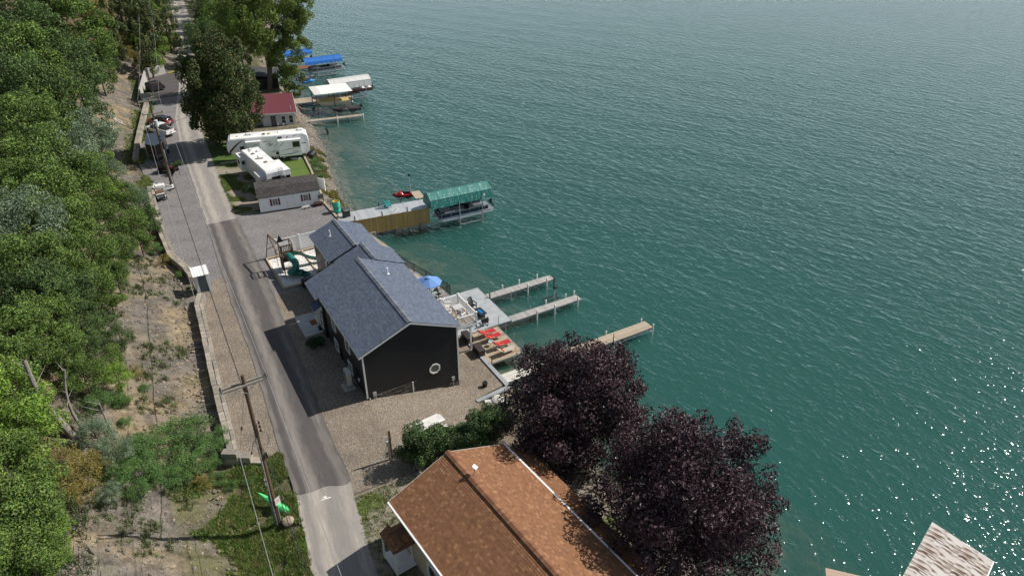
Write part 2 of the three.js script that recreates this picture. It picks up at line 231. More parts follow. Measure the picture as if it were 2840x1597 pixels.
// ---- water: a wind-driven surface
{
  const N = 1024, L = 48; // one tile of the ripples, metres
  srand(77);
  const re = new Float32Array(N * N), im = new Float32Array(N * N), wx = 0.907, wz = -0.42;
  for (let j = 0; j < N; j++) for (let i = 0; i < N; i++) {
    const a = i <= N / 2 ? i : i - N, b = j <= N / 2 ? j : j - N; if (!a && !b) continue;
    const kx = 2 * Math.PI * a / L, kz = 2 * Math.PI * b / L, k = Math.hypot(kx, kz), lam = 2 * Math.PI / k; if (lam < 0.16 || lam > 9) { rnd(); rnd(); rnd(); continue; }
    const c = (kx * wx + kz * wz) / k, dir = 0.12 + Math.pow(Math.abs(c), 3), kp = 2 * Math.PI / 2.5, sp = Math.exp(-0.9 * Math.pow(kp / k, 2)) / Math.pow(k, 3.1) * dir;
    const r = Math.sqrt(sp), u1 = Math.sqrt(-2 * Math.log(1 - rnd() * 0.999999)), u2 = 2 * Math.PI * rnd(); rnd();
    re[j * N + i] = r * u1 * Math.cos(u2); im[j * N + i] = r * u1 * Math.sin(u2);
  }
  const fft = (xr, xi, o, st) => { // in place
    for (let i = 1, j = 0; i < N; i++) { let bit = N >> 1; for (; j & bit; bit >>= 1) j ^= bit; j ^= bit; if (i < j) { const A = o + i * st, B = o + j * st; let t = xr[A]; xr[A] = xr[B]; xr[B] = t; t = xi[A]; xi[A] = xi[B]; xi[B] = t; } }
    for (let len = 2; len <= N; len <<= 1) { const ang = 2 * Math.PI / len, cr = Math.cos(ang), ci = Math.sin(ang); for (let i = 0; i < N; i += len) { let wr = 1, wi = 0; for (let k = 0; k < len / 2; k++) { const A = o + (i + k) * st, B = o + (i + k + len / 2) * st, tr = xr[B] * wr - xi[B] * wi, ti = xr[B] * wi + xi[B] * wr; xr[B] = xr[A] - tr; xi[B] = xi[A] - ti; xr[A] += tr; xi[A] += ti; const t = wr * cr - wi * ci; wi = wr * ci + wi * cr; wr = t; } } }
  };
  for (let j = 0; j < N; j++) fft(re, im, j * N, 1); for (let i = 0; i < N; i++) fft(re, im, i, N);
  let s2 = 0; for (let i = 0; i < N * N; i++) s2 += re[i] * re[i]; const sd = Math.sqrt(s2 / (N * N));
  const tWave = tex(N, N, (u, v, i, j) => { const h = re[j * N + i] / sd; return clamp(0.5 + 0.13 * (h + 0.12 * h * h), 0, 1); }, { float: true, size: [L, L] });
  const tWave2 = tWave.clone(); tWave2.needsUpdate = true; tWave2.rotation = 0.3;
  const mWater = MP([1, 1, 1], 0.13, { bumpMap: tWave2, bumpScale: 0.16, ior: 1.34, transmission: 1, thickness: 0 }), mSilt = (o) => MP([0.032, 0.138, 0.118], 1, { specularIntensity: 0, transparent: o < 1, opacity: o });
  // long low swell as real shape, fine near the shore and coarse far out
  const xs = [], zs = []; for (let x = 8; x < 60; x += 0.8) xs.push(x); for (let x = 60, s = 0.9; x < 2600; x += s, s *= 1.035) xs.push(x);
  for (let z = 900, s = 40; z > 60; z -= s) zs.push(z); for (let z = 60; z > -150; z -= 0.8) zs.push(z); for (let z = -150, s = 1; z > -2300; z -= s, s *= 1.03) zs.push(z);
  const pos = [], uv = [], idx = [], W = xs.length;
  for (const z of zs) for (const x of xs) { const far = 1 - smooth(150, 400, Math.hypot(x, z)); pos.push(x, WATER + far * (0.05 * (fbm(x * 0.16 + 0.25 * z * 0.16, z * 0.3 - x * 0.1, 2) - 0.5) + 0.028 * Math.sin(0.55 * (x * wx + z * wz) + 5 * fbm(x * 0.05, z * 0.05, 2))), z); uv.push(x, z); }
  for (let j = 0; j + 1 < zs.length; j++) for (let i = 0; i + 1 < W; i++) { const a = j * W + i; idx.push(a, a + 1, a + W, a + 1, a + W + 1, a + W); }
  const g = new THREE.BufferGeometry(); g.setAttribute('position', new THREE.Float32BufferAttribute(pos, 3)); g.setAttribute('uv', new THREE.Float32BufferAttribute(uv, 2)); g.setIndex(idx); g.computeVertexNormals();
  structure('water', g, mWater);
  // clouded water in layers: the deeper the lake, the more of them lie over its bed
  for (const [d, o] of [[0.1, 0.2], [0.35, 0.22], [0.65, 0.26], [1.0, 0.32], [1.45, 0.42], [2.1, 1]]) structure('lake_water_body', poly([[8, WATER - d, 900], [2600, WATER - d, 900], [2600, WATER - d, -2300], [8, WATER - d, -2300]], [[0, 1, 2, 3]]), mSilt(o));
}

// ---- road: old pale asphalt, and a newer dark stretch past the house
const roadMap = (base, dust, k) => tex(512, 1024, (u, v) => {
  // dust and wear lie in lanes along the road
  const w = 0.018 * (tfbm(0.3, v, 6, 3) - 0.5), a = u + w, lane = (c, s) => Math.exp(-Math.pow((a - c) / s, 2)), n = tfbm(u, v, 24, 5), f = tnoise(u * 256, v * 400, 400) - 0.5;
  const d = clamp(0.75 * lane(0.33, 0.1) + 0.4 * lane(0.86, 0.07) + 0.35 * lane(0.04, 0.06) - 0.5 * lane(0.14, 0.05) - 0.45 * lane(0.62, 0.13) + (n - 0.5) * 0.45 + k, 0, 1), e = 1 + 0.22 * f + 0.3 * (n - 0.5);
  return base.map((b, i) => lerp(b, dust[i], d) * e);
}, { srgb: true, size: [1, 26] });
const tAsB = tex(512, 512, (u, v) => tnoise(u * 128, v * 256, 256), { size: [1, 1.6] });
const mRoadOld = M([1, 1, 1], 0.93, { map: roadMap([0.24, 0.225, 0.21], [0.36, 0.33, 0.29], 0.3), bumpMap: tAsB, bumpScale: 0.008 });
const mRoadNew = M([1, 1, 1], 0.9, { map: roadMap([0.088, 0.079, 0.076], [0.215, 0.195, 0.178], 0.24), bumpMap: tAsB, bumpScale: 0.008 });
structure('road', sheet(70, -330, (z) => { const [a, b] = roadEdges(z); return [a + wob(z, 1, 0.16) - 0.06, b + wob(z, 2, 0.16) + 0.06]; }, 0.012, { nx: 10, dz: 0.5, across: true, y: (x, z) => -0.06 + 0.06 }), mRoadOld);
{ // the newer stretch, laid over the old one, with slanted ends
  const g = sheet(7.6, -41.6, (z) => { const [a, b] = roadEdges(z); return [a - 0.12 + wob(z, 3, 0.1), b + 0.16 + wob(z, 4, 0.1)]; }, 0.034, { nx: 10, dz: 0.5, across: true, y: () => 0 });
  const p = g.attributes.position, uv = g.attributes.uv; for (let i = 0; i < p.count; i++) { const w = smooth(5, 7.6, p.getZ(i)); if (w > 0) { const dz = w * (0.9 * (uv.getX(i) - 0.5) + wob(uv.getX(i) * 4, 9, 0.3)); p.setZ(i, p.getZ(i) + dz); } }
  structure('road_resurfaced', g, mRoadNew);
}
{ // a survey mark sprayed on the road: a bar with an arrow
  const a = P(893, 1386, 0.04), m = M([0.75, 0.75, 0.73], 0.9), y = 0.022;
  const q = (pts) => slab(pts.map(([u, v]) => { const w = P(u, v, y + 0.006); return [w.x, w.z]; }), y + 0.006, 0.003);
  single('painted_arrow_mark', 'white sprayed arrow and bar mark on the old asphalt by the resurfacing seam', 'road marking', [q([[889, 1388], [891, 1385], [917, 1377], [917, 1380]]), q([[899, 1385], [898, 1381], [902, 1375], [904, 1376], [901, 1383]]), q([[894, 1381], [894, 1379], [903, 1374], [903, 1376]]), q([[903, 1374], [906, 1380], [904, 1381], [902, 1376]])], m);
}
// ---- gravel, lawns and hard standing
const lotEdge = table([[1.6, -10.6], [-8.6, -10.3], [-21.9, -9.4], [-24, -9.1], [-29, -9.1], [-33.9, -10.2], [-47.4, -10.3], [-58, -9.9], [-68, -10.3], [-84, -8.2], [-104, -4.9]]);
structure('gravel_lot', sheet(3.2, -27, (z) => [z > 1.4 ? lerp(-10.6, -9.0, (z - 1.4) / 1.8) : lotEdge(z)[0], roadEdges(z)[0] + 0.15 + wob(z, 5, 0.1)], 0.0, { nx: 10 }), mPea);
structure('crushed_stone_lot', sheet(-27, -104, (z) => [lotEdge(z)[0], roadEdges(z)[0] + 0.15 + wob(z, 6, 0.12)], 0.0, { nx: 10 }), mCrush);
structure('pea_gravel_yard', sheet(9.4, -20.5, (z) => [roadEdges(z)[1] - 0.1 + wob(z, 7, 0.1), z > 2.3 ? 9.1 - 2 * smooth(2.3, 9, z) : 12.2], 0.0, { nx: 40, dz: 0.5 }), mPea);
structure('crushed_stone_yard', sheet(-20.5, -42.6, (z) => [roadEdges(z)[1] - 0.1 + wob(z, 8, 0.1), shore(z)[0] - 0.2], 0.0, { nx: 24 }), mCrush);
const tMixed = tex(1024, 1024, (u, v) => { const n = tfbm(u, v, 6, 6), m = tnoise(u * 220, v * 220, 220), g = smooth(0.5, 0.62, n + 0.14 * (m - 0.5)); const s = 0.7 + 0.6 * m; return [lerp(0.235, 0.11, g) * s, lerp(0.205, 0.14, g) * s, lerp(0.165, 0.04, g) * s]; }, { srgb: true, size: [9, 9] });
const mMixed = M([1, 1, 1], 1, { map: tMixed, bumpMap: tMottleBump, bumpScale: 0.03 });
structure('trailer_lot', sheet(-42.6, -62.2, (z) => [roadEdges(z)[1] - 0.05 + wob(z, 9, 0.12), 3.6], 0.0, { nx: 14 }), mMixed);
const tLawn = tex(512, 512, (u, v) => { const n = tfbm(u, v, 5, 5), m = tnoise(u * 160, v * 160, 160); const s = 0.7 + 0.7 * m; return [lerp(0.06, 0.10, n) * s, lerp(0.105, 0.15, n) * s, 0.02 * s]; }, { srgb: true, size: [5, 5] });
const mLawn = M([1, 1, 1], 1, { map: tLawn, bumpMap: tMottleBump, bumpScale: 0.05 });
structure('lawn', sheet(-43, -62.2, (z) => [3.6, shore(z)[0] - 0.15], 0.0, { nx: 14 }), mLawn);
structure('lawn', sheet(-62.2, -72, (z) => [roadEdges(z)[1] - 0.05 + wob(z, 10, 0.1), shore(z)[0] - 0.15], 0.0, { nx: 14 }), M([0.6, 0.72, 0.6], 1, { map: tLawn, bumpMap: tMottleBump, bumpScale: 0.05 }));
structure('roadside_grass', sheet(60, 9.2, (z) => [roadEdges(z)[1] - 0.05 + wob(z, 11, 0.15), shore(z)[0] - 0.2], 0.0, { nx: 20 }), M([0.95, 0.95, 0.95], 1, { map: tMixed, bumpMap: tMottleBump, bumpScale: 0.04 }));
structure('parking_pad', sheet(-104, -123, (z) => [lerp(-5.0, -2.6, (-104 - z) / 19), roadEdges(z)[0] + 0.1], 0.02, { nx: 8, y: () => 0 }), M([0.085, 0.075, 0.074], 0.9, { map: tMottle }));
// ---------------------------------------------------------------- building helpers
const tGranule = tex(512, 512, (u, v) => { const s = 0.72 + 0.4 * tnoise(u * 256, v * 256, 256) + 0.16 * tfbm(u, v, 5, 4); return [s, s, s]; }, { size: [1.2, 1.2] });
// shingles laid in courses on a sloping rectangle: corner o, run along a (unit) for la, up the slope s (unit) for ls
function shingles(o, a, la, s, ls, tones, { exp = 0.14, tab = 0.3, thick = 0.016, pick } = {}) {
  const n = a.clone().cross(s).normalize(); if (n.y < 0) n.negate();
  const pos = [], c = [], uv = [], rows = Math.ceil(ls / exp), q = (p) => pos.push(p.x, p.y, p.z), own = [];
  const at = (x, y, h) => o.clone().addScaledVector(a, x).addScaledVector(s, y).addScaledVector(n, h);
  for (let r = 0; r < rows; r++) {
    let x = -rnd() * tab; const y0 = r * exp, y1 = Math.min(ls, y0 + exp + 0.02), th = thick * rr(0.85, 1.15);
    while (x < la) {
      const w = tab * rr(0.7, 1.25), x0 = Math.max(0, x), x1 = Math.min(la, x + w); x += w; if (x1 - x0 < 0.02) continue;
      const h = th + rr(-0.003, 0.003), t = tones[Math.floor(rnd() * tones.length)], k = rr(0.88, 1.12), A = at(x0, y0, h), B = at(x1, y0, h), C = at(x1, y1, 0.002), D = at(x0, y1, 0.002), E = at(x0, y0, 0), F = at(x1, y0, 0);
      if (pick && pick(A, r, x0)) { own.push([[A, B, C, D, E, F], t.map((v) => v * k)]); continue; }
      for (const [i, j, l] of [[A, B, C], [A, C, D], [E, F, B], [E, B, A]]) { q(i); q(j); q(l); for (const v of [i, j, l]) { const d = v.clone().sub(o); uv.push(d.dot(a), d.dot(s)); c.push(t[0] * k, t[1] * k, t[2] * k); } }
    }
  }
  const g = new THREE.BufferGeometry(); g.setAttribute('position', new THREE.Float32BufferAttribute(pos, 3)); g.setAttribute('uv', new THREE.Float32BufferAttribute(uv, 2)); g.setAttribute('color', new THREE.Float32BufferAttribute(c, 3)); g.computeVertexNormals();
  g.userData.own = own; return g;
}
function shingleGeo([A, B, C, D, E, F]) { const g = new THREE.BufferGeometry(), l = [A, B, C, A, C, D, E, F, B, E, B, A, E, A, D, F, C, B]; g.setAttribute('position', new THREE.Float32BufferAttribute(l.flatMap((v) => [v.x, v.y, v.z]), 3)); g.computeVertexNormals(); return uvm(g); }
function ridgeCaps(parent, a, b, mats, w = 0.16, drop = 0.07) { // folded caps along a ridge
  const d = b.clone().sub(a), L = d.length(), n = Math.floor(L / 0.2), ang = Math.atan2(d.x, d.z);
  const g = poly([[-w, -drop + 0.012, -0.13], [0, 0.02, -0.13], [w, -drop + 0.012, -0.13], [-w, -drop + 0.03, 0.13], [0, 0.038, 0.13], [w, -drop + 0.03, 0.13], [-w, -drop - 0.005, 0.13], [w, -drop - 0.005, 0.13]], [[0, 3, 4, 1], [1, 4, 5, 2], [3, 6, 7, 5, 4]]);
  for (let k = 0; k < n; k++) { const m = part(parent, 'ridge_cap', g, mats[Math.floor(rnd() * mats.length)]); m.position.lerpVectors(a, b, (k + 0.5) / n).y += 0.065; m.rotation.y = ang; }
}
// lapped boards filling an outline: rows from y0 to y1 on the plane given by o (at y = 0) and direction a; span(y) gives the ends along a
function lapSiding(parent, o, a, y0, y1, span, mat, h = 0.115, out = 0.016) {
  const n = V(0, 1, 0).cross(a).negate().normalize();
  for (let y = y0; y < y1 - 0.01; y += h) {
    const t = Math.min(y + h, y1), sp = span(y), sq = span(t); if (!sp || !sq || sp[1] - sp[0] < 0.1) continue;
    const q = (x, yy, d) => { const p = o.clone().addScaledVector(a, x).addScaledVector(n, d); return [p.x, yy, p.z]; };
    part(parent, 'siding_board', poly([q(sp[0], y, 0), q(sp[1], y, 0), q(sp[0], y, out), q(sp[1], y, out), q(Math.min(sq[0], sq[1]), t, 0.002), q(sq[1], t, 0.002)], [[2, 3, 5, 4], [0, 1, 3, 2], [0, 2, 4], [1, 5, 3]]), mat);
  }
}
// a window in a wall: rot turns its outward face (+z) to where it looks
function windowOn(parent, pos, rot, w, h, { frame = mWhite, bars = [1, 2], glass = mGlass, name = 'window', fw = 0.09, depth = 0.07 } = {}) {
  const f = part(parent, name, [box(w, fw, depth, 0, h / 2 - fw / 2, 0), box(w, fw, depth, 0, -h / 2 + fw / 2, 0), box(fw, h - 2 * fw, depth, -w / 2 + fw / 2, 0, 0), box(fw, h - 2 * fw, depth, w / 2 - fw / 2, 0, 0)], frame); f.position.set(...pos); f.rotation.y = rot;
  const [nx, ny] = bars, iw = (w - 2 * fw) / nx, ih = (h - 2 * fw) / ny;
  for (let i = 0; i < nx; i++) for (let j = 0; j < ny; j++) part(f, 'pane', box(iw - 0.03, ih - 0.03, 0.012, -w / 2 + fw + iw * (i + 0.5), -h / 2 + fw + ih * (j + 0.5), -0.012), glass);
  const bs = []; for (let i = 1; i < nx; i++) bs.push(box(0.03, h - 2 * fw, 0.03, -w / 2 + fw + iw * i, 0, 0)); for (let j = 1; j < ny; j++) bs.push(box(w - 2 * fw, 0.035, 0.028, 0, -h / 2 + fw + ih * j, 0.001));
  if (bs.length) part(f, 'glazing_bar', bs, frame); return f;
}
// ---------------------------------------------------------------- the dark lake house
srand(501);
{
  const hs = thing('lake_house', 'long two-storey house with near-black siding, white trim and blue-grey shingle roofs', 'house');
  const mSid = M([0.0145, 0.0155, 0.019], 0.42, { bumpMap: tMottleBump, bumpScale: 0.001 }), mTrim = M([0.72, 0.74, 0.74], 0.5), mInner = M([0.02, 0.02, 0.02], 0.9);
  const blue = [[0.088, 0.112, 0.16], [0.1, 0.126, 0.176], [0.076, 0.098, 0.142], [0.112, 0.138, 0.188], [0.093, 0.116, 0.163], [0.082, 0.103, 0.146]];
  const mSh = M([1, 1, 1], 0.9, { vertexColors: true, map: tGranule }), caps = [M([0.085, 0.1, 0.13], 0.9, { map: tGranule }), M([0.115, 0.132, 0.165], 0.9, { map: tGranule }), M([0.15, 0.165, 0.19], 0.9, { map: tGranule })], mDeckUnder = M([0.05, 0.05, 0.055], 0.9);
  const EV = 4.49, K = 0.42, sl = (w) => Math.hypot(w, K * w);
  // bodies
  part(hs, 'wall', [poly([[0.32, -2.4, -0.09], [8.72, -2.4, -0.09], [8.72, EV, -0.09], [4.52, EV + 4.2 * K, -0.09], [0.32, EV, -0.09], [0.32, -2.4, -12.4], [8.72, -2.4, -12.4], [8.72, EV, -12.4], [4.52, EV + 4.2 * K, -12.4], [0.32, EV, -12.4]], [[0, 1, 2, 3, 4], [9, 8, 7, 6, 5], [1, 6, 7, 2], [5, 0, 4, 9]])], mInner);
  part(hs, 'wall', [poly([[3.15, -2.4, -12.4], [8.95, -2.4, -12.4], [8.95, EV, -12.4], [3.15, EV, -12.4], [3.15, -2.4, -23.1], [8.3, -2.4, -23.1], [8.3, EV, -23.1], [3.15, EV, -23.1], [8.95, -2.4, -16.2], [8.95, EV, -16.2], [8.3, -2.4, -16.2], [8.3, EV, -16.2], [5.72, 5.6, -23.1]], [[1, 8, 9, 2], [10, 5, 6, 11], [4, 0, 3, 7], [5, 4, 7, 12, 6]])], mSid);
  part(hs, 'wall', [stand(3.2, 4.3, 3.5, 1.7, 0, -12.2)], mSid); // entry bay
  // siding of the gable end and of the road side, board by board
  const gable = (y) => y > EV ? [0.3 + (y - EV) / K, 8.74 - (y - EV) / K] : [0.3, 8.74];
  lapSiding(hs, V(0, 0, -0.088), V(1, 0, 0), 0.2, 6.2, (y) => gable(y), mSid, 0.125, 0.02);
  lapSiding(hs, V(0, 0, -0.088), V(1, 0, 0), -1.25, 0.199, () => [4.4, 8.74], mSid, 0.125, 0.02);
  lapSiding(hs, V(0.318, 0, -12.4), V(0, 0, 1), 0.15, EV, () => [0, 12.3], mSid, 0.125, 0.02);
  lapSiding(hs, V(3.148, 0, -23.1), V(0, 0, 1), 0.15, EV, () => [0, 9.0], mSid, 0.125, 0.02);
  // stone footing under the siding
  { const list = [], tone = [[0.09, 0.08, 0.07], [0.14, 0.125, 0.11], [0.06, 0.055, 0.05], [0.18, 0.16, 0.135]], cols = [];
    for (let y = -2.1; y < 0.18; y += 0.1) { let x = 0.32; while (x < 8.7) { const w = Math.min(rr(0.18, 0.6), 8.72 - x); if (!(x > 4.3 && y > -1.3)) { const g = box(w - 0.012, 0.088, 0.1, x + w / 2, y + 0.05, -0.112 + rr(0, 0.03)), t = tone[Math.floor(rnd() * 4)]; g.setAttribute('color', new THREE.Float32BufferAttribute(Array.from({ length: g.attributes.position.count }, () => t).flat(), 3)); list.push(g); } x += w; } }
    stuffPart(hs, 'ledgestone', list, M([1, 1, 1], 0.9, { vertexColors: true, map: tMottle })); }
  // corner boards and step trim
  for (const [x, y] of [[0.31, 0.12], [8.73, -1.25]]) part(hs, 'corner_board', box(0.13, EV - y, 0.1, x, (EV + y) / 2, -0.045), mTrim);
  part(hs, 'corner_board', box(0.1, 1.34, 0.06, 4.36, -0.45, -0.04), mTrim);
  // roofs: near section, middle section, far section, entry bay
  const roof = (x0, x1, z0, z1, ev, name) => {
    const m = (x0 + x1) / 2, w = m - x0, top = ev + K * w, s = part(hs, 'roof', poly([[x0, ev - 0.12, z0], [m, top - 0.12, z0], [x1, ev - 0.12, z0], [x0, ev - 0.004, z0], [m, top - 0.004, z0], [x1, ev - 0.004, z0], [x0, ev - 0.12, z1], [m, top - 0.12, z1], [x1, ev - 0.12, z1], [x0, ev - 0.004, z1], [m, top - 0.004, z1], [x1, ev - 0.004, z1]], [[0, 3, 9, 6], [2, 8, 11, 5], [3, 4, 10, 9], [4, 5, 11, 10], [0, 6, 7, 1], [1, 7, 8, 2], [6, 9, 10, 7], [7, 10, 11, 8]]), mDeckUnder);
    const up = V(w, K * w, 0).normalize(), dn = V(-w, K * w, 0).normalize();
    stuffPart(s, 'shingles', shingles(V(x0 - 0.02, ev, z0 + 0.02), V(0, 0, -1), z0 - z1, up, sl(w) + 0.02, blue, { thick: 0.026, exp: 0.15 }), mSh);
    stuffPart(s, 'shingles', shingles(V(x1 + 0.02, ev, z0 + 0.02), V(0, 0, -1), z0 - z1, dn, sl(w) + 0.02, blue), mSh);
    ridgeCaps(s, V(m, top, z0), V(m, top, z1), caps, 0.24, 0.1); return s;
  };
  const rA = roof(0, 9.05, 0.1, -12.45, EV); roof(3.3, 9.27, -12.45, -16.4, EV - 0.01); roof(2.82, 8.52, -16.4, -23.3, EV - 0.03);
  { // entry bay: the road slope carried on past the ridge's end
    const up = V(1, K, 0).normalize(), s = part(hs, 'roof', [box(0.4, 0.09, 3.6, -0.17, EV - 0.14, -12.2, 0, 0, Math.atan(K)), poly([[0, EV - 0.1, -12.45], [3.5, EV - 0.1 + 3.5 * K, -12.45], [3.5, EV - 0.1 + 3.5 * K, -14], [0, EV - 0.1, -14], [0, EV - 0.006, -12.45], [3.5, EV - 0.006 + 3.5 * K, -12.45], [3.5, EV - 0.006 + 3.5 * K, -14], [0, EV - 0.006, -14]], [[4, 5, 6, 7], [3, 7, 6, 2], [0, 1, 5, 4], [0, 3, 2, 1]])], mDeckUnder);
    stuffPart(s, 'shingles', shingles(V(-0.38, EV - 0.38 * K, -10.4), V(0, 0, -1), 3.6, up, sl(0.38), blue), mSh);
    stuffPart(s, 'shingles', shingles(V(0, EV, -12.47), V(0, 0, -1), 1.53, up, sl(3.5), blue), mSh);
    const s2 = part(hs, 'porch_roof', poly([[1.3, 3.92, -14.0], [3.3, 4.75, -14.0], [3.3, 4.6, -15.0], [1.3, 3.77, -15.0], [1.3, 3.8, -14.0], [3.3, 4.6, -14.0], [3.3, 4.48, -15.0], [1.3, 3.65, -15.0]], [[0, 1, 2, 3], [4, 7, 6, 5], [0, 3, 7, 4], [3, 2, 6, 7]]), mDeckUnder);
    stuffPart(s2, 'shingles', shingles(V(1.3, 3.93, -14.0), V(0, -0.15, -1).normalize(), 1.0, V(2, 0.83, 0).normalize(), 2.16, blue), mSh);
    const s3 = part(hs, 'awning', poly([[-0.62, 3.1, -10.5], [0.3, 3.62, -10.5], [0.3, 3.62, -11.9], [-0.62, 3.1, -11.9], [-0.62, 3.0, -10.5], [0.3, 3.0, -10.5], [0.3, 3.0, -11.9], [-0.62, 3.0, -11.9]], [[0, 1, 2, 3], [0, 4, 5, 1], [4, 0, 3, 7], [3, 2, 6, 7], [4, 7, 6, 5]]), mTrim);
    stuffPart(s3, 'shingles', shingles(V(-0.64, 3.11, -10.46), V(0, 0, -1), 1.48, V(0.92, 0.52, 0).normalize(), 1.05, blue), mSh);
  }
  // white rake boards and fascias
  for (const [z, x0, x1, ev] of [[0.115, 0, 9.05, EV], [-16.42, 3.3, 9.27, EV - 0.01]]) { const m = (x0 + x1) / 2, t = ev + K * (m - x0); part(hs, 'rake_board', poly([[x0 - 0.02, ev - 0.2, z], [m, t - 0.2, z], [x1 + 0.02, ev - 0.2, z], [x1 + 0.02, ev - 0.02, z], [m, t - 0.02, z], [x0 - 0.02, ev - 0.02, z], [x0 - 0.02, ev - 0.2, z + 0.02], [m, t - 0.2, z + 0.02], [x1 + 0.02, ev - 0.2, z + 0.02], [x1 + 0.02, ev - 0.02, z + 0.02], [m, t - 0.02, z + 0.02], [x0 - 0.02, ev - 0.02, z + 0.02]], [[6, 7, 10, 11], [7, 8, 9, 10], [0, 6, 11, 5], [8, 2, 3, 9], [6, 0, 1, 7], [7, 1, 2, 8]]), mTrim); }
  part(hs, 'fascia', box(0.03, 0.16, 10.4, -0.03, EV - 0.1, -5.1), mTrim); part(hs, 'fascia', box(0.03, 0.16, 12.5, 9.08, EV - 0.1, -6.2), mTrim); part(hs, 'fascia', box(0.03, 0.16, 6.9, 2.8, EV - 0.13, -19.85), mTrim);
  part(hs, 'eave_return', [box(0.36, 0.16, 0.2, 0.16, EV - 0.1, 0.0), box(0.36, 0.16, 0.2, 8.9, EV - 0.1, 0.0)], mTrim);
  // windows
  for (const [z, y] of [[-7.8, 3.06], [-4.05, 3.04], [-7.75, 0.77], [-4.0, 0.72]]) windowOn(hs, [0.27, y, z], -Math.PI / 2, 1.1, y > 2 ? 1.34 : 1.12);
  windowOn(hs, [0.07, 1.5, -11.4], -Math.PI / 2, 0.9, 1.7); windowOn(hs, [0.07, 1.6, -12.25], -Math.PI / 2, 0.5, 1.9, { bars: [1, 1] });
  { const d = part(hs, 'door', box(0.06, 2.1, 0.95, 0.07, 1.15, -13.25), mWhite); part(d, 'handle', box(0.06, 0.05, 0.14, 0.02, 1.1, -12.95), mSteel); part(d, 'pane', box(0.02, 0.9, 0.5, 0.035, 1.6, -13.25), mGlass); }
  windowOn(hs, [3.1, 3.05, -18.95], -Math.PI / 2, 0.8, 1.2);
  { // eight-sided window in the gable
    const ring = (r, R, d) => { const s = new THREE.Shape(), h = new THREE.Path(); for (let k = 0; k < 8; k++) { const a = Math.PI / 8 + k * Math.PI / 4; s[k ? 'lineTo' : 'moveTo'](R * Math.cos(a), R * Math.sin(a)); h[k ? 'lineTo' : 'moveTo'](r * Math.cos(a), r * Math.sin(a)); } s.holes.push(h); return new THREE.ExtrudeGeometry(s, { depth: d, bevelEnabled: false }); };
    const f = part(hs, 'octagonal_window', merge([ring(0.43, 0.54, 0.05), ring(0.39, 0.43, 0.03)]), mWhite); f.position.set(6.47, 0.83, -0.07); part(f, 'pane', new THREE.CylinderGeometry(0.42, 0.42, 0.012, 8).rotateX(Math.PI / 2).rotateZ(Math.PI / 8), MP([0.1, 0.12, 0.11], 0.08, { clearcoat: 0.5 })); }
  // vents, boxes, pipes on the outside
  for (const [x, z] of [[6.3, -9.4], [4.4, -20.7]]) { const y = x > 6 ? 6.4 - (x - 4.53) * K : 5.66 - (5.67 - x) * K, v = part(hs, 'vent_pipe', cyl(0.055, 0.055, 0.62, x, y, z, 10), mWhite); part(v, 'flashing', cyl(0.2, 0.07, 0.1, x, y - 0.02, z, 8), mWhiteRough); part(v, 'cap', cyl(0.07, 0.07, 0.06, x - 0.03, y + 0.6, z, 10), mWhite); }
  part(hs, 'meter_box', [stand(0.3, 0.36, 0.14, 0.93, 0.2, 0.03), cyl(0.03, 0.03, 0.6, 0.86, -0.4, 0.03), cyl(0.03, 0.03, 0.6, 1.0, -0.4, 0.03)], mGalv); part(hs, 'drain_pipe', [cyl(0.045, 0.045, 0.4, 0.48, -0.25, 0.05)], mWhite);
  part(hs, 'meter_box', [stand(0.28, 0.34, 0.14, 8.12, -1.0, 0.03), cyl(0.025, 0.025, 0.8, 8.12, -1.8, 0.03)], mGalv);
  part(hs, 'downspout', [box(0.08, 1.4, 0.08, 0.24, 0.6, -6.4), box(0.08, 0.8, 0.08, 0.24, 1.5, -2.2)], mBlack); part(hs, 'junction_box', box(0.08, 0.26, 0.2, 0.25, 0.95, -1.75), mWhiteRough);
  part(hs, 'service_line', tube([[0.24, 0.9, -1.75], [0.1, 0.5, -1.7], [-0.15, 0.45, -1.9], [-0.3, 0.6, -2.1]], 0.025, 16, 5), mBlack);

  // upper deck on the lake side
  const dk = thing('upper_deck', 'raised deck with white baluster railing on white posts beside the dark house', 'deck');
  const mComp = woodX([0.36, 0.29, 0.24], 0.75), mRail = M([0.8, 0.8, 0.79], 0.4), X0 = 9.12, X1 = 12.75, Z0 = -4.25, Z1 = -8.05, F = 1.15;
  for (let k = 0, n = 24; k < n; k++) { const w = (X1 - X0) / n; part(dk, 'deck_board', box(w - 0.008, 0.03, Z0 - Z1, X0 + w * (k + 0.5), F - 0.015, (Z0 + Z1) / 2), mComp); }
  part(dk, 'deck_frame', [box(X1 - X0, 0.24, 0.05, (X0 + X1) / 2, F - 0.155, Z0 + 0.03), box(X1 - X0, 0.24, 0.05, (X0 + X1) / 2, F - 0.155, Z1 - 0.03), box(0.05, 0.24, Z0 - Z1, X1 + 0.03, F - 0.155, (Z0 + Z1) / 2), box(0.05, 0.2, Z0 - Z1, 10.5, F - 0.14, (Z0 + Z1) / 2), box(0.05, 0.2, Z0 - Z1, 11.6, F - 0.14, (Z0 + Z1) / 2)], mTrim);
  for (const [x, z] of [[12.1, -4.3], [12.1, -7.9]]) part(dk, 'post', [stand(0.15, F - 0.28 + 1.9, 0.15, x, -1.9, z), stand(0.2, 0.06, 0.2, x, -1.9, z)], mRail);
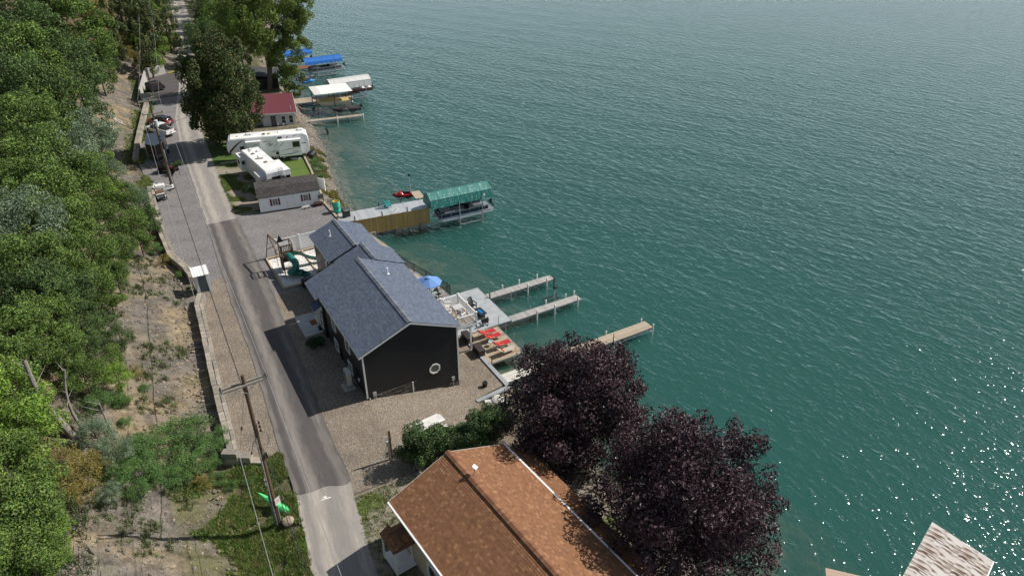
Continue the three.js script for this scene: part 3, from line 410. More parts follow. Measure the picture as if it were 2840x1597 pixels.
  const rail = (a, b) => { const L = a.distanceTo(b), n = Math.round(L / 0.13), d = b.clone().sub(a); part(dk, 'rail', [beam(V(a.x, F + 0.98, a.z), V(b.x, F + 0.98, b.z), 0.09, 0.06), beam(V(a.x, F + 0.1, a.z), V(b.x, F + 0.1, b.z), 0.06, 0.05)], mRail); for (let k = 1; k < n; k++) { const p = a.clone().addScaledVector(d, k / n); part(dk, 'baluster', box(0.038, 0.85, 0.038, p.x, F + 0.53, p.z), mRail); } };
  const newel = (x, z) => part(dk, 'newel_post', [stand(0.12, 1.08, 0.12, x, F, z), stand(0.17, 0.05, 0.17, x, F + 1.08, z), cyl(0.08, 0.01, 0.05, x, F + 1.13, z, 4)], mRail);
  const c = [V(X0 + 1.7, 0, Z1), V(X1, 0, Z1), V(X1, 0, -6.15), V(X1, 0, Z0), V(X0 + 1.75, 0, Z0)]; for (const p of c) newel(p.x, p.z); rail(V(X0 + 0.15, 0, Z1), c[0]); for (let k = 0; k < 4; k++) rail(c[k], c[k + 1]); rail(c[4], V(X0 + 0.15, 0, Z0));

  // paved step by the entry, and what stands along the road side
  single('entry_slab', 'grey concrete slab by the entry of the dark house', 'slab', slab([[-1.64, -11.45], [0.27, -11.45], [0.27, -15.4], [-1.64, -15.4]], 0.1, 0.16), mot([0.5, 0.51, 0.5], 0.8));
  single('doormat', 'brown bristle doormat on the entry slab', 'doormat', rbox(0.62, 0.03, 0.9, 0.012, -0.25, 0.116, -13.5), mot([0.26, 0.1, 0.035], 1));
  { const b = single('planter_pot', 'small black pot at the wall on the entry slab', 'pot', new THREE.LatheGeometry([[0.001, 0], [0.13, 0], [0.17, 0.3], [0.19, 0.3], [0.19, 0.34], [0.15, 0.34], [0.14, 0.3], [0.001, 0.28]].map(([x, y]) => new THREE.Vector2(x, y)), 14), mBlack, [-0.05, 0.1, -11.95]); }
  { const t = thing('heat_pump', 'beige heat pump outdoor unit on a steel stand beside the dark house', 'heat pump', [-0.52, 0, -2.42]);
    part(t, 'pad', rbox(0.98, 0.08, 1.2, 0.02, 0, 0.05, 0), mConcrete); part(t, 'stand', [box(0.62, 0.05, 0.06, 0, 0.42, -0.36), box(0.62, 0.05, 0.06, 0, 0.42, 0.36), ...[[-0.3, -0.36], [0.3, -0.36], [-0.3, 0.36], [0.3, 0.36]].map(([x, z]) => stand(0.05, 0.34, 0.05, x, 0.09, z)), ...[[-0.3, -0.36], [0.3, -0.36], [-0.3, 0.36], [0.3, 0.36]].map(([x, z]) => stand(0.16, 0.015, 0.12, x, 0.09, z))], mGalv);
    const b = part(t, 'casing', rbox(0.36, 1.25, 0.98, 0.02, 0.05, 1.07, 0), M([0.5, 0.47, 0.42], 0.55)); part(t, 'lid', rbox(0.38, 0.03, 1.0, 0.01, 0.05, 1.7, 0), M([0.58, 0.58, 0.56], 0.5));
    for (const y of [0.78, 1.36]) { const g = part(t, 'fan_grille', [...[0.08, 0.14, 0.2, 0.25].map((r) => new THREE.TorusGeometry(r, 0.007, 4, 24).rotateY(Math.PI / 2).translate(-0.145, y, -0.1)), ...[0, 1, 2, 3].map((k) => bar([-0.145, y + 0.25 * Math.sin(k * 0.785), -0.1 + 0.25 * Math.cos(k * 0.785)], [-0.145, y - 0.25 * Math.sin(k * 0.785), -0.1 - 0.25 * Math.cos(k * 0.785)], 0.006, 4))], M([0.25, 0.24, 0.22], 0.6)); part(g, 'fan_opening', new THREE.CircleGeometry(0.25, 24).rotateY(-Math.PI / 2).translate(-0.133, y, -0.1), mBlack); } }
}
// ---------------------------------------------------------------- retaining walls of precast blocks
srand(601);
const blockMats = [mot([0.33, 0.29, 0.235], 0.95), mot([0.28, 0.25, 0.205], 0.95), mot([0.37, 0.33, 0.275], 0.95), mot([0.25, 0.225, 0.19], 0.95)];
function blockWall(label, pts, h, y0 = -0.1) {
  const w = thing('block_retaining_wall', label, 'retaining wall', [pts[0][0], 0, pts[0][1]]);
  const geo = new Map();
  for (let i = 0; i + 1 < pts.length; i++) {
    const a = V(pts[i][0], 0, pts[i][1]), b = V(pts[i + 1][0], 0, pts[i + 1][1]), L = a.distanceTo(b), n = Math.max(1, Math.round(L / 1.25)), d = b.clone().sub(a), ang = Math.atan2(d.x, d.z);
    for (let k = 0; k < n; k++) for (let r = 0; r < 2; r++) {
      const l = L / n, key = `${l.toFixed(2)}_${r}`, wd = r ? 0.3 : 0.42; if (!geo.has(key)) geo.set(key, rbox(wd, r ? h - 0.07 : h, l - 0.035, 0.03, 0, (r ? h - 0.07 : h) / 2, 0));
      const m = part(w, 'block', geo.get(key), blockMats[Math.floor(rnd() * 4)]), p = a.clone().addScaledVector(d, (k + 0.5) / n), off = r ? -0.40 : 0;
      m.position.set(p.x - pts[0][0] + Math.cos(ang) * off * -Math.sign(d.z) + rr(-0.02, 0.02), y0 + rr(-0.03, 0.02), p.z - pts[0][1] - Math.sin(ang) * off * -Math.sign(d.z)); m.rotation.y = ang + rr(-0.015, 0.015);
    }
  }
  return w;
}
blockWall('long low block wall between the gravel lot and the bare slope', [[-10.85, 1.3], [-10.35, -8.6], [-9.6, -20.2], [-9.55, -21.6], [-8.95, -23.6]], 0.85);
blockWall('curving low block wall behind the white shelter along crushed stone', [[-9.1, -27.6], [-9.4, -30.2], [-10.4, -34], [-10.55, -40], [-10.5, -48], [-10.1, -56.5]], 0.85);
blockWall('weathered block wall behind the parked truck and grey cargo trailer', [[-10.7, -69], [-9.6, -77], [-8.3, -85], [-5.6, -101]], 1.0);
{ // stepped end wall facing the grass bank
  const w = thing('stepped_block_wall', 'stepped end wall of big concrete blocks above the weedy bank', 'retaining wall', [-10.35, -0.55, 2.05]);
  [[-0.55, 1.65, -0.35, 1.15], [0.35, 1.2, 0.1, 0.95], [1.05, 0.75, 0.55, 1.0]].forEach(([x, h, z, l]) => { for (let k = 0; k < Math.ceil(h / 0.55); k++) { const t = Math.min(h - k * 0.55, 0.54); const m = part(w, 'block', rbox(l, t, 0.6, 0.04, 0, t / 2, 0), blockMats[(k + 1) % 4]); m.position.set(x, k * 0.55, z); m.rotation.y = -0.55; } });
}
{ // concrete walls round the far parking pad
  const w = thing('concrete_wall', 'tall pale concrete wall round the dark parking pad', 'wall', [-4, 0, -112]);
  part(w, 'wall_panel', [beam([-2.2, 1, 8], [0.6, 1, -9], 0.25, 2.0)], mConcrete); part(w, 'wall_panel', [beam([0.6, 1, -9.1], [4.4, 1, -11.2], 0.25, 2.0)], mConcrete); part(w, 'wall_panel', [beam([-2.3, 0.7, 8.2], [-0.4, 0.7, 8.8], 0.25, 1.4)], mConcrete);
}
{ const k = single('yellow_kerb', 'yellow painted kerb at the corner of the parking pad', 'kerb', [beam([0.9, 0.08, -123.4], [2.4, 0.08, -123.9], 0.2, 0.16), beam([2.4, 0.08, -123.9], [3.1, 0.08, -125.2], 0.2, 0.16)], mot([0.6, 0.5, 0.08], 0.8)); }

// ---------------------------------------------------------------- white shelter by the road
{
  const t = thing('roadside_shelter', 'small white open-fronted shelter with ribbed metal roof at the roadside', 'shelter', [-8.3, 0, -25.4]), mW = M([0.72, 0.74, 0.76], 0.5), mR = M([0.82, 0.82, 0.8], 0.4);
  part(t, 'side_wall', box(0.09, 2.1, 1.15, -0.7, 1.07, 0.0), mW); part(t, 'side_wall', box(0.09, 2.1, 1.15, 0.7, 1.07, 0.0), mW); part(t, 'back_wall', box(1.31, 2.1, 0.06, 0, 1.07, -0.55), mW); part(t, 'front_panel', [box(0.26, 2.1, 0.05, -0.53, 1.05, 0.57), box(0.24, 2.1, 0.05, 0.54, 1.05, 0.57), box(0.8, 0.12, 0.05, 0, 2.04, 0.57)], mW);
  part(t, 'door', box(0.76, 1.92, 0.04, 0, 1.0, 0.35), M([0.12, 0.15, 0.17], 0.5)); part(t, 'floor_sill', box(1.3, 0.06, 1.1, 0, 0.03, 0.02), mConcrete);
  const a = Math.atan2(0.25, 1.6); part(t, 'roof', box(1.6, 0.05, 1.75, 0, 2.27, 0.0, 0, a), mR); for (let k = 0; k <= 6; k++) part(t, 'roof_rib', box(0.03, 0.035, 1.75, -0.78 + k * 0.26, 2.312, 0.0, 0, a), mR);
}
// ---------------------------------------------------------------- utility poles and wires
const mPole = wood([0.115, 0.075, 0.045], 0.9), mArm = woodX([0.24, 0.225, 0.2], 0.9), mInsul = M([0.05, 0.02, 0.018], 0.3), mWire = M([0.33, 0.33, 0.33], 0.5, { metalness: 0.3 }), mWireDark = M([0.02, 0.02, 0.02], 0.7);
function utilityPole(label, pos, h, arms, turn, extra) {
  const t = thing('utility_pole', label, 'utility pole', pos, turn); part(t, 'pole', cyl(0.17, 0.11, h, 0, 0, 0, 12), mPole);
  for (const [y, half, dbl] of arms) { part(t, 'crossarm', [box(2 * half, 0.12, 0.09, 0, y, 0.15)], mArm); if (dbl) part(t, 'crossarm', [box(2 * half, 0.12, 0.09, 0, y + 0.02, -0.15)], mArm); part(t, 'brace', [bar([0, y - 0.6, 0.12], [0.6, y - 0.06, 0.16], 0.02, 4), bar([0, y - 0.6, 0.12], [-0.6, y - 0.06, 0.16], 0.02, 4)], mSteel);
    for (const x of [-half + 0.08, half - 0.08]) for (const z of dbl ? [-0.15, 0.15] : [0.15]) part(t, 'insulator', [cyl(0.05, 0.07, 0.06, x, y + 0.06, z, 8), cyl(0.065, 0.05, 0.06, x, y + 0.13, z, 8), cyl(0.04, 0.03, 0.06, x, y + 0.19, z, 8)], mInsul); }
  if (extra) extra(t); return t;
}
const poleA = V(-9.35, landY(-9.35, 8.87), 8.87), poleB = V(-7.2, 0, -57.6);
utilityPole('tall weathered utility pole with double crossarm and sign beside the green kayak', [poleA.x, poleA.y, poleA.z], 12.4 - poleA.y, [[11.7 - poleA.y, 1.4, true]], 0.06, (t) => {
  part(t, 'conduit', cyl(0.05, 0.05, 8.0, -0.13, 0, 0.12, 8), mGalv); for (let k = 0; k < 8; k++) part(t, 'conduit_strap', cyl(0.058, 0.058, 0.05, -0.13, 0.5 + k * 0.95, 0.12, 8), mBlack);
  part(t, 'conduit', cyl(0.04, 0.04, 2.2, 0.14, 0, 0.12, 8), mGalv); part(t, 'guard', cyl(0.07, 0.07, 3.0, -0.2, 0, -0.05, 8), M([0.2, 0.22, 0.23], 0.6));
  part(t, 'arrester', [cyl(0.06, 0.06, 0.18, 0.26, 9.0, 0.1, 8), cyl(0.06, 0.06, 0.18, 0.26, 8.7, 0.12, 8), cyl(0.06, 0.06, 0.18, 0.26, 8.4, 0.14, 8)], mInsul);
  part(t, 'jumper_wire', [tube([[0.05, 8.2, 0.15], [-0.45, 7.6, 0.25], [-0.45, 7.2, 0.25], [-0.15, 8.0, 0.15]], 0.014, 20, 4), tube([[0.26, 8.4, 0.14], [0.6, 8.0, 0.2], [0.5, 7.3, 0.2], [0.1, 7.4, 0.15]], 0.014, 20, 4)], mWireDark);
  part(t, 'junction_box', box(0.16, 0.34, 0.14, 0.22, 6.4, 0.1), mBlack);
});
{ const cv = document.createElement('canvas'); cv.width = 128; cv.height = 176; const x = cv.getContext('2d'); x.fillStyle = '#e9e7e4'; x.fillRect(0, 0, 128, 176); x.strokeStyle = '#c9a3a8'; x.lineWidth = 3; x.strokeRect(8, 8, 112, 160); x.fillStyle = '#8a4a55'; for (const [y, h] of [[26, 34], [70, 34], [116, 10], [134, 10]]) for (let i = 18; i < 106; i += h > 20 ? 18 : 9) x.fillRect(i, y, h > 20 ? 11 : 6, h); // worn print, too small to read
  const tx = new THREE.CanvasTexture(cv); tx.colorSpace = THREE.SRGBColorSpace; const s = thing('pole_sign', 'small white sign with red print fixed to the utility pole', 'sign', [-9.1, poleA.y + 2.35, 9.06], 0.5); part(s, 'sign_plate', box(0.46, 0.62, 0.015), M([0.7, 0.7, 0.7], 0.5)); part(s, 'print', new THREE.PlaneGeometry(0.44, 0.6).translate(0, 0, 0.012), M([1, 1, 1], 0.6, { map: tx })); }
utilityPole('utility pole with transformer can among the parked trailers', [poleB.x, 0, poleB.z], 11.9, [[11.7, 1.35, true], [10.0, 1.25, false]], 0.02, (t) => { part(t, 'transformer', [cyl(0.24, 0.24, 0.85, 0.12, 8.3, 0.3, 16), cyl(0.26, 0.1, 0.08, 0.12, 9.15, 0.3, 16)], M([0.5, 0.54, 0.56], 0.5)); part(t, 'bushing', [cyl(0.04, 0.03, 0.2, 0.05, 9.2, 0.3, 8), cyl(0.04, 0.03, 0.2, 0.2, 9.2, 0.3, 8)], mInsul); part(t, 'conduit', cyl(0.06, 0.06, 5, 0.17, 0, 0.08, 8), mGalv); part(t, 'cleat', [box(0.12, 0.3, 0.14, 0.14, 6.9, 0.14), box(0.12, 0.3, 0.14, 0.14, 6.4, 0.14), box(0.1, 0.2, 0.14, 0.14, 5.6, 0.14)], mBlack); });
utilityPole('weathered utility pole rising from the scrub by the far road', [1.6, landY(1.6, -146), -146], 12.5, [[11.9, 1.4, false]], -0.3);
function wire(label, a, b, sag, r = 0.016, mat = mWire) { const pts = []; for (let k = 0; k <= 12; k++) { const t = k / 12; pts.push([lerp(a[0], b[0], t), lerp(a[1], b[1], t) - sag * 4 * t * (1 - t), lerp(a[2], b[2], t)]); } single('overhead_wire', label, 'wire', tube(pts, r, 40, 5), mat); }
const yA = 11.95, yB = 11.95;
wire('bare wire from the double crossarm to the transformer pole on the hill side', [-10.65, yA, 8.8], [-8.48, yB, -57.5], 1.1);
wire('bare wire from the double crossarm to the transformer pole over the road', [-8.05, yA, 8.9], [-5.92, yB, -57.7], 1.1);
wire('bare wire leaving the double crossarm on its hill side past the brown roof', [-10.65, yA, 8.9], [-12.6, 12.2, 62], 1.0);
wire('bare wire leaving the double crossarm on its road side past the brown roof', [-8.05, yA, 8.95], [-9.8, 12.2, 62], 1.0);
wire('dark telephone cable between the two nearer utility poles', [-9.3, 8.4, 8.8], [-7.2, 7.0, -57.4], 0.9, 0.035, mWireDark);
wire('dark cable leaving the signed pole low over the road', [-9.2, 6.6, 9], [-10.6, 7.4, 62], 0.8, 0.022, mWireDark);
wire('thin dark cable leaving the signed pole beside the low cable', [-9.05, 6.1, 9], [-10.2, 7.1, 62], 0.9, 0.018, mWireDark);
wire('bare wire from the transformer pole to the scrub pole on the hill side', [-8.48, yB, -57.7], [0.4, 12.9, -146], 1.6);
wire('bare wire from the transformer pole to the scrub pole on the lake side', [-5.92, yB, -57.7], [2.8, 12.9, -146], 1.6);
wire('dark service cable from the transformer pole into the dense round tree', [-7.1, 8.2, -57.7], [7.5, 5.6, -82], 0.8, 0.02, mWireDark);
for (const [x, z] of [[-10.2, 3.2], [-9.9, 4.6]]) { const t = thing('guy_wire', x < -10 ? 'steel guy wire with red insulator anchored by the block wall' : 'steel guy wire with black insulator anchored beside the stepped wall', 'guy wire', [0, 0, 0]); const b = [x, landY(x, z), z - 2.4], a = [-9.38, x < -10 ? 11.4 : 7.9, 8.75]; part(t, 'strand', bar(a, b, 0.012, 5), mWire); const p = V(...a).lerp(V(...b), 0.55), q = V(...a).lerp(V(...b), 0.59); part(t, 'insulator', bar(p, q, 0.06, 8), x < -10 ? mInsul : mBlack); }

// ---------------------------------------------------------------- things by the near bank
{ const g = []; for (const [s, r] of [[0, 0]]) { const pts = []; for (let k = 0; k <= 24; k++) { const t = k / 24, w = Math.pow(Math.sin(Math.PI * t), 0.7); pts.push([lerp(-1.55, 1.55, t), w]); }
    const pos = [], idx = []; pts.forEach(([x, w]) => { for (let a = 0; a <= 10; a++) { const th = Math.PI * a / 10; pos.push(x, 0.03 + 0.24 * w * Math.sin(th) + 0.12 * Math.pow(Math.abs(x) / 1.55, 3), 0.36 * w * Math.cos(th)); } }); for (let i = 0; i < 24; i++) for (let a = 0; a < 10; a++) { const p = i * 11 + a; idx.push(p, p + 1, p + 11, p + 1, p + 12, p + 11); }
    const q = new THREE.BufferGeometry(); q.setAttribute('position', new THREE.Float32BufferAttribute(pos, 3)); q.setIndex(idx); q.computeVertexNormals(); g.push(q); }
  const p = P(776, 1404, 0), k = thing('kayak', 'bright green kayak lying hull up in the weeds behind the utility pole', 'kayak', [p.x, landY(p.x, p.z) + 0.2, p.z], -1.0); k.rotation.x = 0.25; k.scale.set(1.3, 1.1, 0.72);
  part(k, 'hull', g[0], MP([0.1, 0.68, 0.22], 0.35, { clearcoat: 0.3 })); part(k, 'stripe', [beam([0.1, 0.285, 0.05], [1.1, 0.2, 0.05], 0.06, 0.012), beam([-0.9, 0.24, 0.02], [-0.2, 0.285, 0.02], 0.04, 0.012)], M([0.03, 0.35, 0.08], 0.5)); }
function rock(r, seed) { const g = new THREE.IcosahedronGeometry(r, 2), p = g.attributes.position; for (let i = 0; i < p.count; i++) { const v = V(p.getX(i), p.getY(i), p.getZ(i)), n = 0.75 + 0.5 * fbm(v.x / r * 1.3 + seed * 7.1 + 10, v.y / r * 1.3 + v.z / r * 0.9 + seed, 3); p.setXYZ(i, v.x * n, v.y * n * 0.75, v.z * n); } g.computeVertexNormals(); return uvm(g); }
const mRock = mot([0.36, 0.29, 0.22], 0.95), mRockG = mot([0.34, 0.33, 0.31], 0.95), mRockW = mot([0.58, 0.56, 0.52], 0.95);
{ const p = P(799, 1442, 0.1); single('boulder', 'tan boulder in the grass at the foot of the signed utility pole', 'boulder', rock(0.42, 1), mRock, [p.x, landY(p.x, p.z) + 0.18, p.z]); }
{ const p = P(740, 1334, 0); single('boulder', 'grey rock lying at the end of the stepped wall', 'boulder', rock(0.26, 2), mRockG, [p.x, landY(p.x, p.z) + 0.1, p.z]); const q = P(734, 1322, 0); single('boulder', 'small tan rock lying at the end of the stepped wall', 'boulder', rock(0.2, 3), mRock, [q.x, landY(q.x, q.z) + 0.1, q.z]); }
{ const p = P(1384, 1118, -2.3); single('boulder', 'large pale boulder on the small beach below the seawall corner', 'boulder', rock(0.75, 4), mRockW, [p.x, landY(p.x, p.z) + 0.2, p.z]); }
// meter post by the hedge
{ const t = thing('meter_post', 'brown timber post with electric meter beside the hedge', 'post', [-0.59, landY(-0.59, 7.33), 7.33]); part(t, 'post', stand(0.14, 2.75, 0.12, 0.08, 0, 0), wood([0.16, 0.085, 0.035], 0.9)); part(t, 'conduit', [cyl(0.035, 0.035, 1.9, -0.12, 0, 0.02, 8), cyl(0.03, 0.03, 1.6, -0.04, 0, 0.06, 8)], mGalv); part(t, 'meter_box', box(0.22, 0.42, 0.16, -0.13, 1.75, 0.03), mGalv); part(t, 'meter', new THREE.CylinderGeometry(0.09, 0.09, 0.1, 14).rotateX(Math.PI / 2).translate(-0.2, 1.9, 0.15), M([0.6, 0.62, 0.64], 0.15)); }
// white stacked boards by the hedge
{ const t = thing('picnic_table', 'white boarded picnic table half hidden behind the hedge', 'table', [3.5, landY(3.5, 5.2), 5.2], 0.12); for (let k = 0; k < 4; k++) part(t, 'table_board', box(2.5, 0.05, 0.2, 0, 0.74, -0.33 + k * 0.22), mWhiteRough); for (const s of [-1, 1]) { part(t, 'bench_board', box(2.5, 0.05, 0.26, 0, 0.45, s * 0.78), mWhiteRough); part(t, 'leg', [beam([s * 0.9, 0, -0.7], [s * 0.9, 0.72, -0.25], 0.07, 0.1), beam([s * 0.9, 0, 0.7], [s * 0.9, 0.72, 0.25], 0.07, 0.1), box(0.07, 0.1, 1.7, s * 0.9, 0.38, 0)], mWhiteRough); } }

// ---------------------------------------------------------------- play set on white stone
{
  const mTim = wood([0.46, 0.36, 0.24], 0.85), mPlay = wood([0.15, 0.095, 0.055], 0.85), mGreen = MP([0.012, 0.17, 0.145], 0.28, { clearcoat: 0.4, clearcoatRoughness: 0.15 }), mGreenD = M([0.01, 0.06, 0.05], 0.4), mTarp = M([0.02, 0.022, 0.022], 0.6);
  structure('white_stone_bed', sheet(-21.5, -28.5, () => [-0.95, 4.4], 0.06, { nx: 6, y: () => 0 }), mWhiteStone);
  const e = thing('timber_edging', 'pale timber edging round the white stone play area', 'edging', [0, 0, 0]); for (const [a, b] of [[[-1.05, 0.09, -29.2], [-1.1, 0.09, -21.4]], [[-1.1, 0.09, -21.38], [0.85, 0.09, -21.38]], [[-1.05, 0.09, -28.75], [4.3, 0.09, -28.75]], [[2.95, 0.09, -28.6], [3.0, 0.09, -22.6]]]) part(e, 'timber', beam(a, b, 0.16, 0.18), mTim);
  const f = thing('white_vinyl_fence', 'white vinyl privacy fence behind the wooden play tower', 'fence', [0.34, 0, -29.05]); for (const x of [0, 2.57, 5.0]) part(f, 'post', [stand(0.13, 2.08, 0.13, x, 0, 0), stand(0.17, 0.05, 0.17, x, 2.08, 0)], mVinyl); for (const x of [1.28, 3.78]) { part(f, 'rail', [box(2.36, 0.14, 0.06, x, 0.22, 0), box(2.36, 0.14, 0.06, x, 1.94, 0)], mVinyl); for (let k = 0; k < 15; k++) part(f, 'picket', box(0.153, 1.6, 0.03, x - 1.1 + k * 0.157, 1.08, 0), mVinyl); }
  const t = thing('play_tower', 'brown wooden play tower with green tube slide, wave slide and climbing ramp', 'play set', [0.55, 0.06, -25.3]);
  for (const [x, z] of [[-0.6, -0.65], [0.6, -0.65], [-0.6, 0.65], [0.6, 0.65]]) part(t, 'post', stand(0.1, 3.25, 0.1, x, 0, z), mPlay);
  part(t, 'floor', box(1.25, 0.06, 1.35, 0, 1.62, 0), mPlay); for (const y of [1.78, 2.5, 3.2]) part(t, 'rail', [box(1.3, 0.13, 0.05, 0, y, 0.68), box(1.3, 0.13, 0.05, 0, y, -0.68), box(0.05, 0.13, 1.35, 0.65, y, 0), box(0.05, 0.13, 1.35, -0.65, y, 0)], mPlay);
  for (let k = 0; k < 6; k++) { part(t, 'slat', box(0.09, 0.72, 0.025, -0.45 + k * 0.18, 2.15, 0.68), mPlay); part(t, 'slat', box(0.09, 0.72, 0.025, -0.45 + k * 0.18, 2.15, -0.68), mPlay); } for (let k = 0; k < 5; k++) part(t, 'slat', box(0.025, 0.72, 0.09, 0.65, 2.15, -0.4 + k * 0.2), mPlay);
  part(t, 'side_panel', [box(0.03, 1.5, 1.3, -0.65, 0.85, 0), box(1.25, 0.35, 0.03, 0, 1.45, 0.69)], wood([0.11, 0.07, 0.045], 0.9));
  part(t, 'ramp', [beam([-0.65, 1.6, 0.7], [-0.75, 0.02, 1.6], 0.06, 0.7).translate(0, 0, 0)], wood([0.1, 0.07, 0.05], 0.9));
  part(t, 'ladder', [bar([-1.15, 0, 0.9], [-1.15, 2.6, 0.1], 0.025, 6), bar([-1.15, 2.6, 0.1], [-0.65, 2.7, 0.1], 0.025, 6)], mBlackMetal);
  part(t, 'gable_panel', [poly([[-0.75, 3.3, -0.2], [-0.05, 3.3, -0.2], [-0.4, 4.15, -0.2], [-0.75, 3.3, -0.26], [-0.05, 3.3, -0.26], [-0.4, 4.15, -0.26]], [[0, 1, 2], [5, 4, 3], [0, 2, 5, 3], [1, 4, 5, 2]])], mTarp);
  const sw = part(t, 'swing_beam', [beam([-0.65, 3.0, -0.75], [-1.0, 3.0, -3.4], 0.1, 0.14)], mPlay); part(sw, 'swing_leg', [beam([-1.0, 3.0, -3.4], [-1.65, 0, -3.55], 0.09, 0.09), beam([-1.0, 3.0, -3.4], [-0.3, 0, -3.7], 0.09, 0.09), beam([-1.4, 1.2, -3.48], [-0.6, 1.3, -3.6], 0.06, 0.08)], mPlay);
  part(t, 'tube_slide', [new THREE.TubeGeometry(new THREE.CatmullRomCurve3([V(0.1, 1.95, 0.7), V(0.12, 1.9, 1.15), V(0.42, 1.55, 1.75), V(0.25, 1.1, 2.3), V(-0.2, 0.75, 2.15), V(-0.2, 0.5, 1.75), V(0.35, 0.42, 1.9), V(0.95, 0.36, 2.25)]), 60, 0.37, 20)], mGreen);
  for (const [x, y, z] of [[0.12, 1.9, 1.15], [0.42, 1.55, 1.75], [0.25, 1.1, 2.3]]) part(t, 'slide_joint', new THREE.TorusGeometry(0.38, 0.025, 6, 20).rotateX(x > 0.3 ? 0.6 : 0.3).rotateY(x > 0.3 ? 0.3 : 0.1).translate(x, y, z), mGreenD);
  part(t, 'slide_exit', [poly([[0.85, 0.03, 2.7], [0.75, 0.03, 1.85], [1.7, 0.02, 1.75], [1.75, 0.02, 2.5], [0.85, 0.5, 2.75], [0.75, 0.6, 1.8]], [[0, 2, 1], [0, 3, 2], [0, 4, 3], [1, 2, 5]])], mGreen);
  { const c = new THREE.CatmullRomCurve3([V(0.7, 1.6, -0.1), V(1.3, 1.45, -0.05), V(2.0, 0.95, 0.05), V(2.6, 0.6, 0.12), V(3.3, 0.32, 0.2), V(3.6, 0.25, 0.24)]), pts = c.getPoints(30), v = [], fc = []; pts.forEach((p) => { v.push([p.x, p.y + 0.2, p.z - 0.3], [p.x, p.y, p.z - 0.24], [p.x, p.y, p.z + 0.24], [p.x, p.y + 0.2, p.z + 0.3]); }); for (let i = 0; i < 30; i++) for (let k = 0; k < 3; k++) fc.push([i * 4 + k, i * 4 + k + 1, i * 4 + k + 5, i * 4 + k + 4]); part(t, 'wave_slide', poly(v, fc), M([0.012, 0.11, 0.08], 0.35)); part(t, 'slide_rail', [tube(pts.map((p) => V(p.x, p.y + 0.21, p.z - 0.31)), 0.03, 30, 5), tube(pts.map((p) => V(p.x, p.y + 0.21, p.z + 0.31)), 0.03, 30, 5)], mGreenD); }
  single('storage_chest', 'black lidded storage chest between the house and the play area', 'storage chest', [rbox(1.35, 0.72, 0.62, 0.03, 0, 0.36, 0), rbox(1.4, 0.09, 0.66, 0.03, 0, 0.76, 0)], mBlack, [1.45, 0, -20.95], 0.05);
}
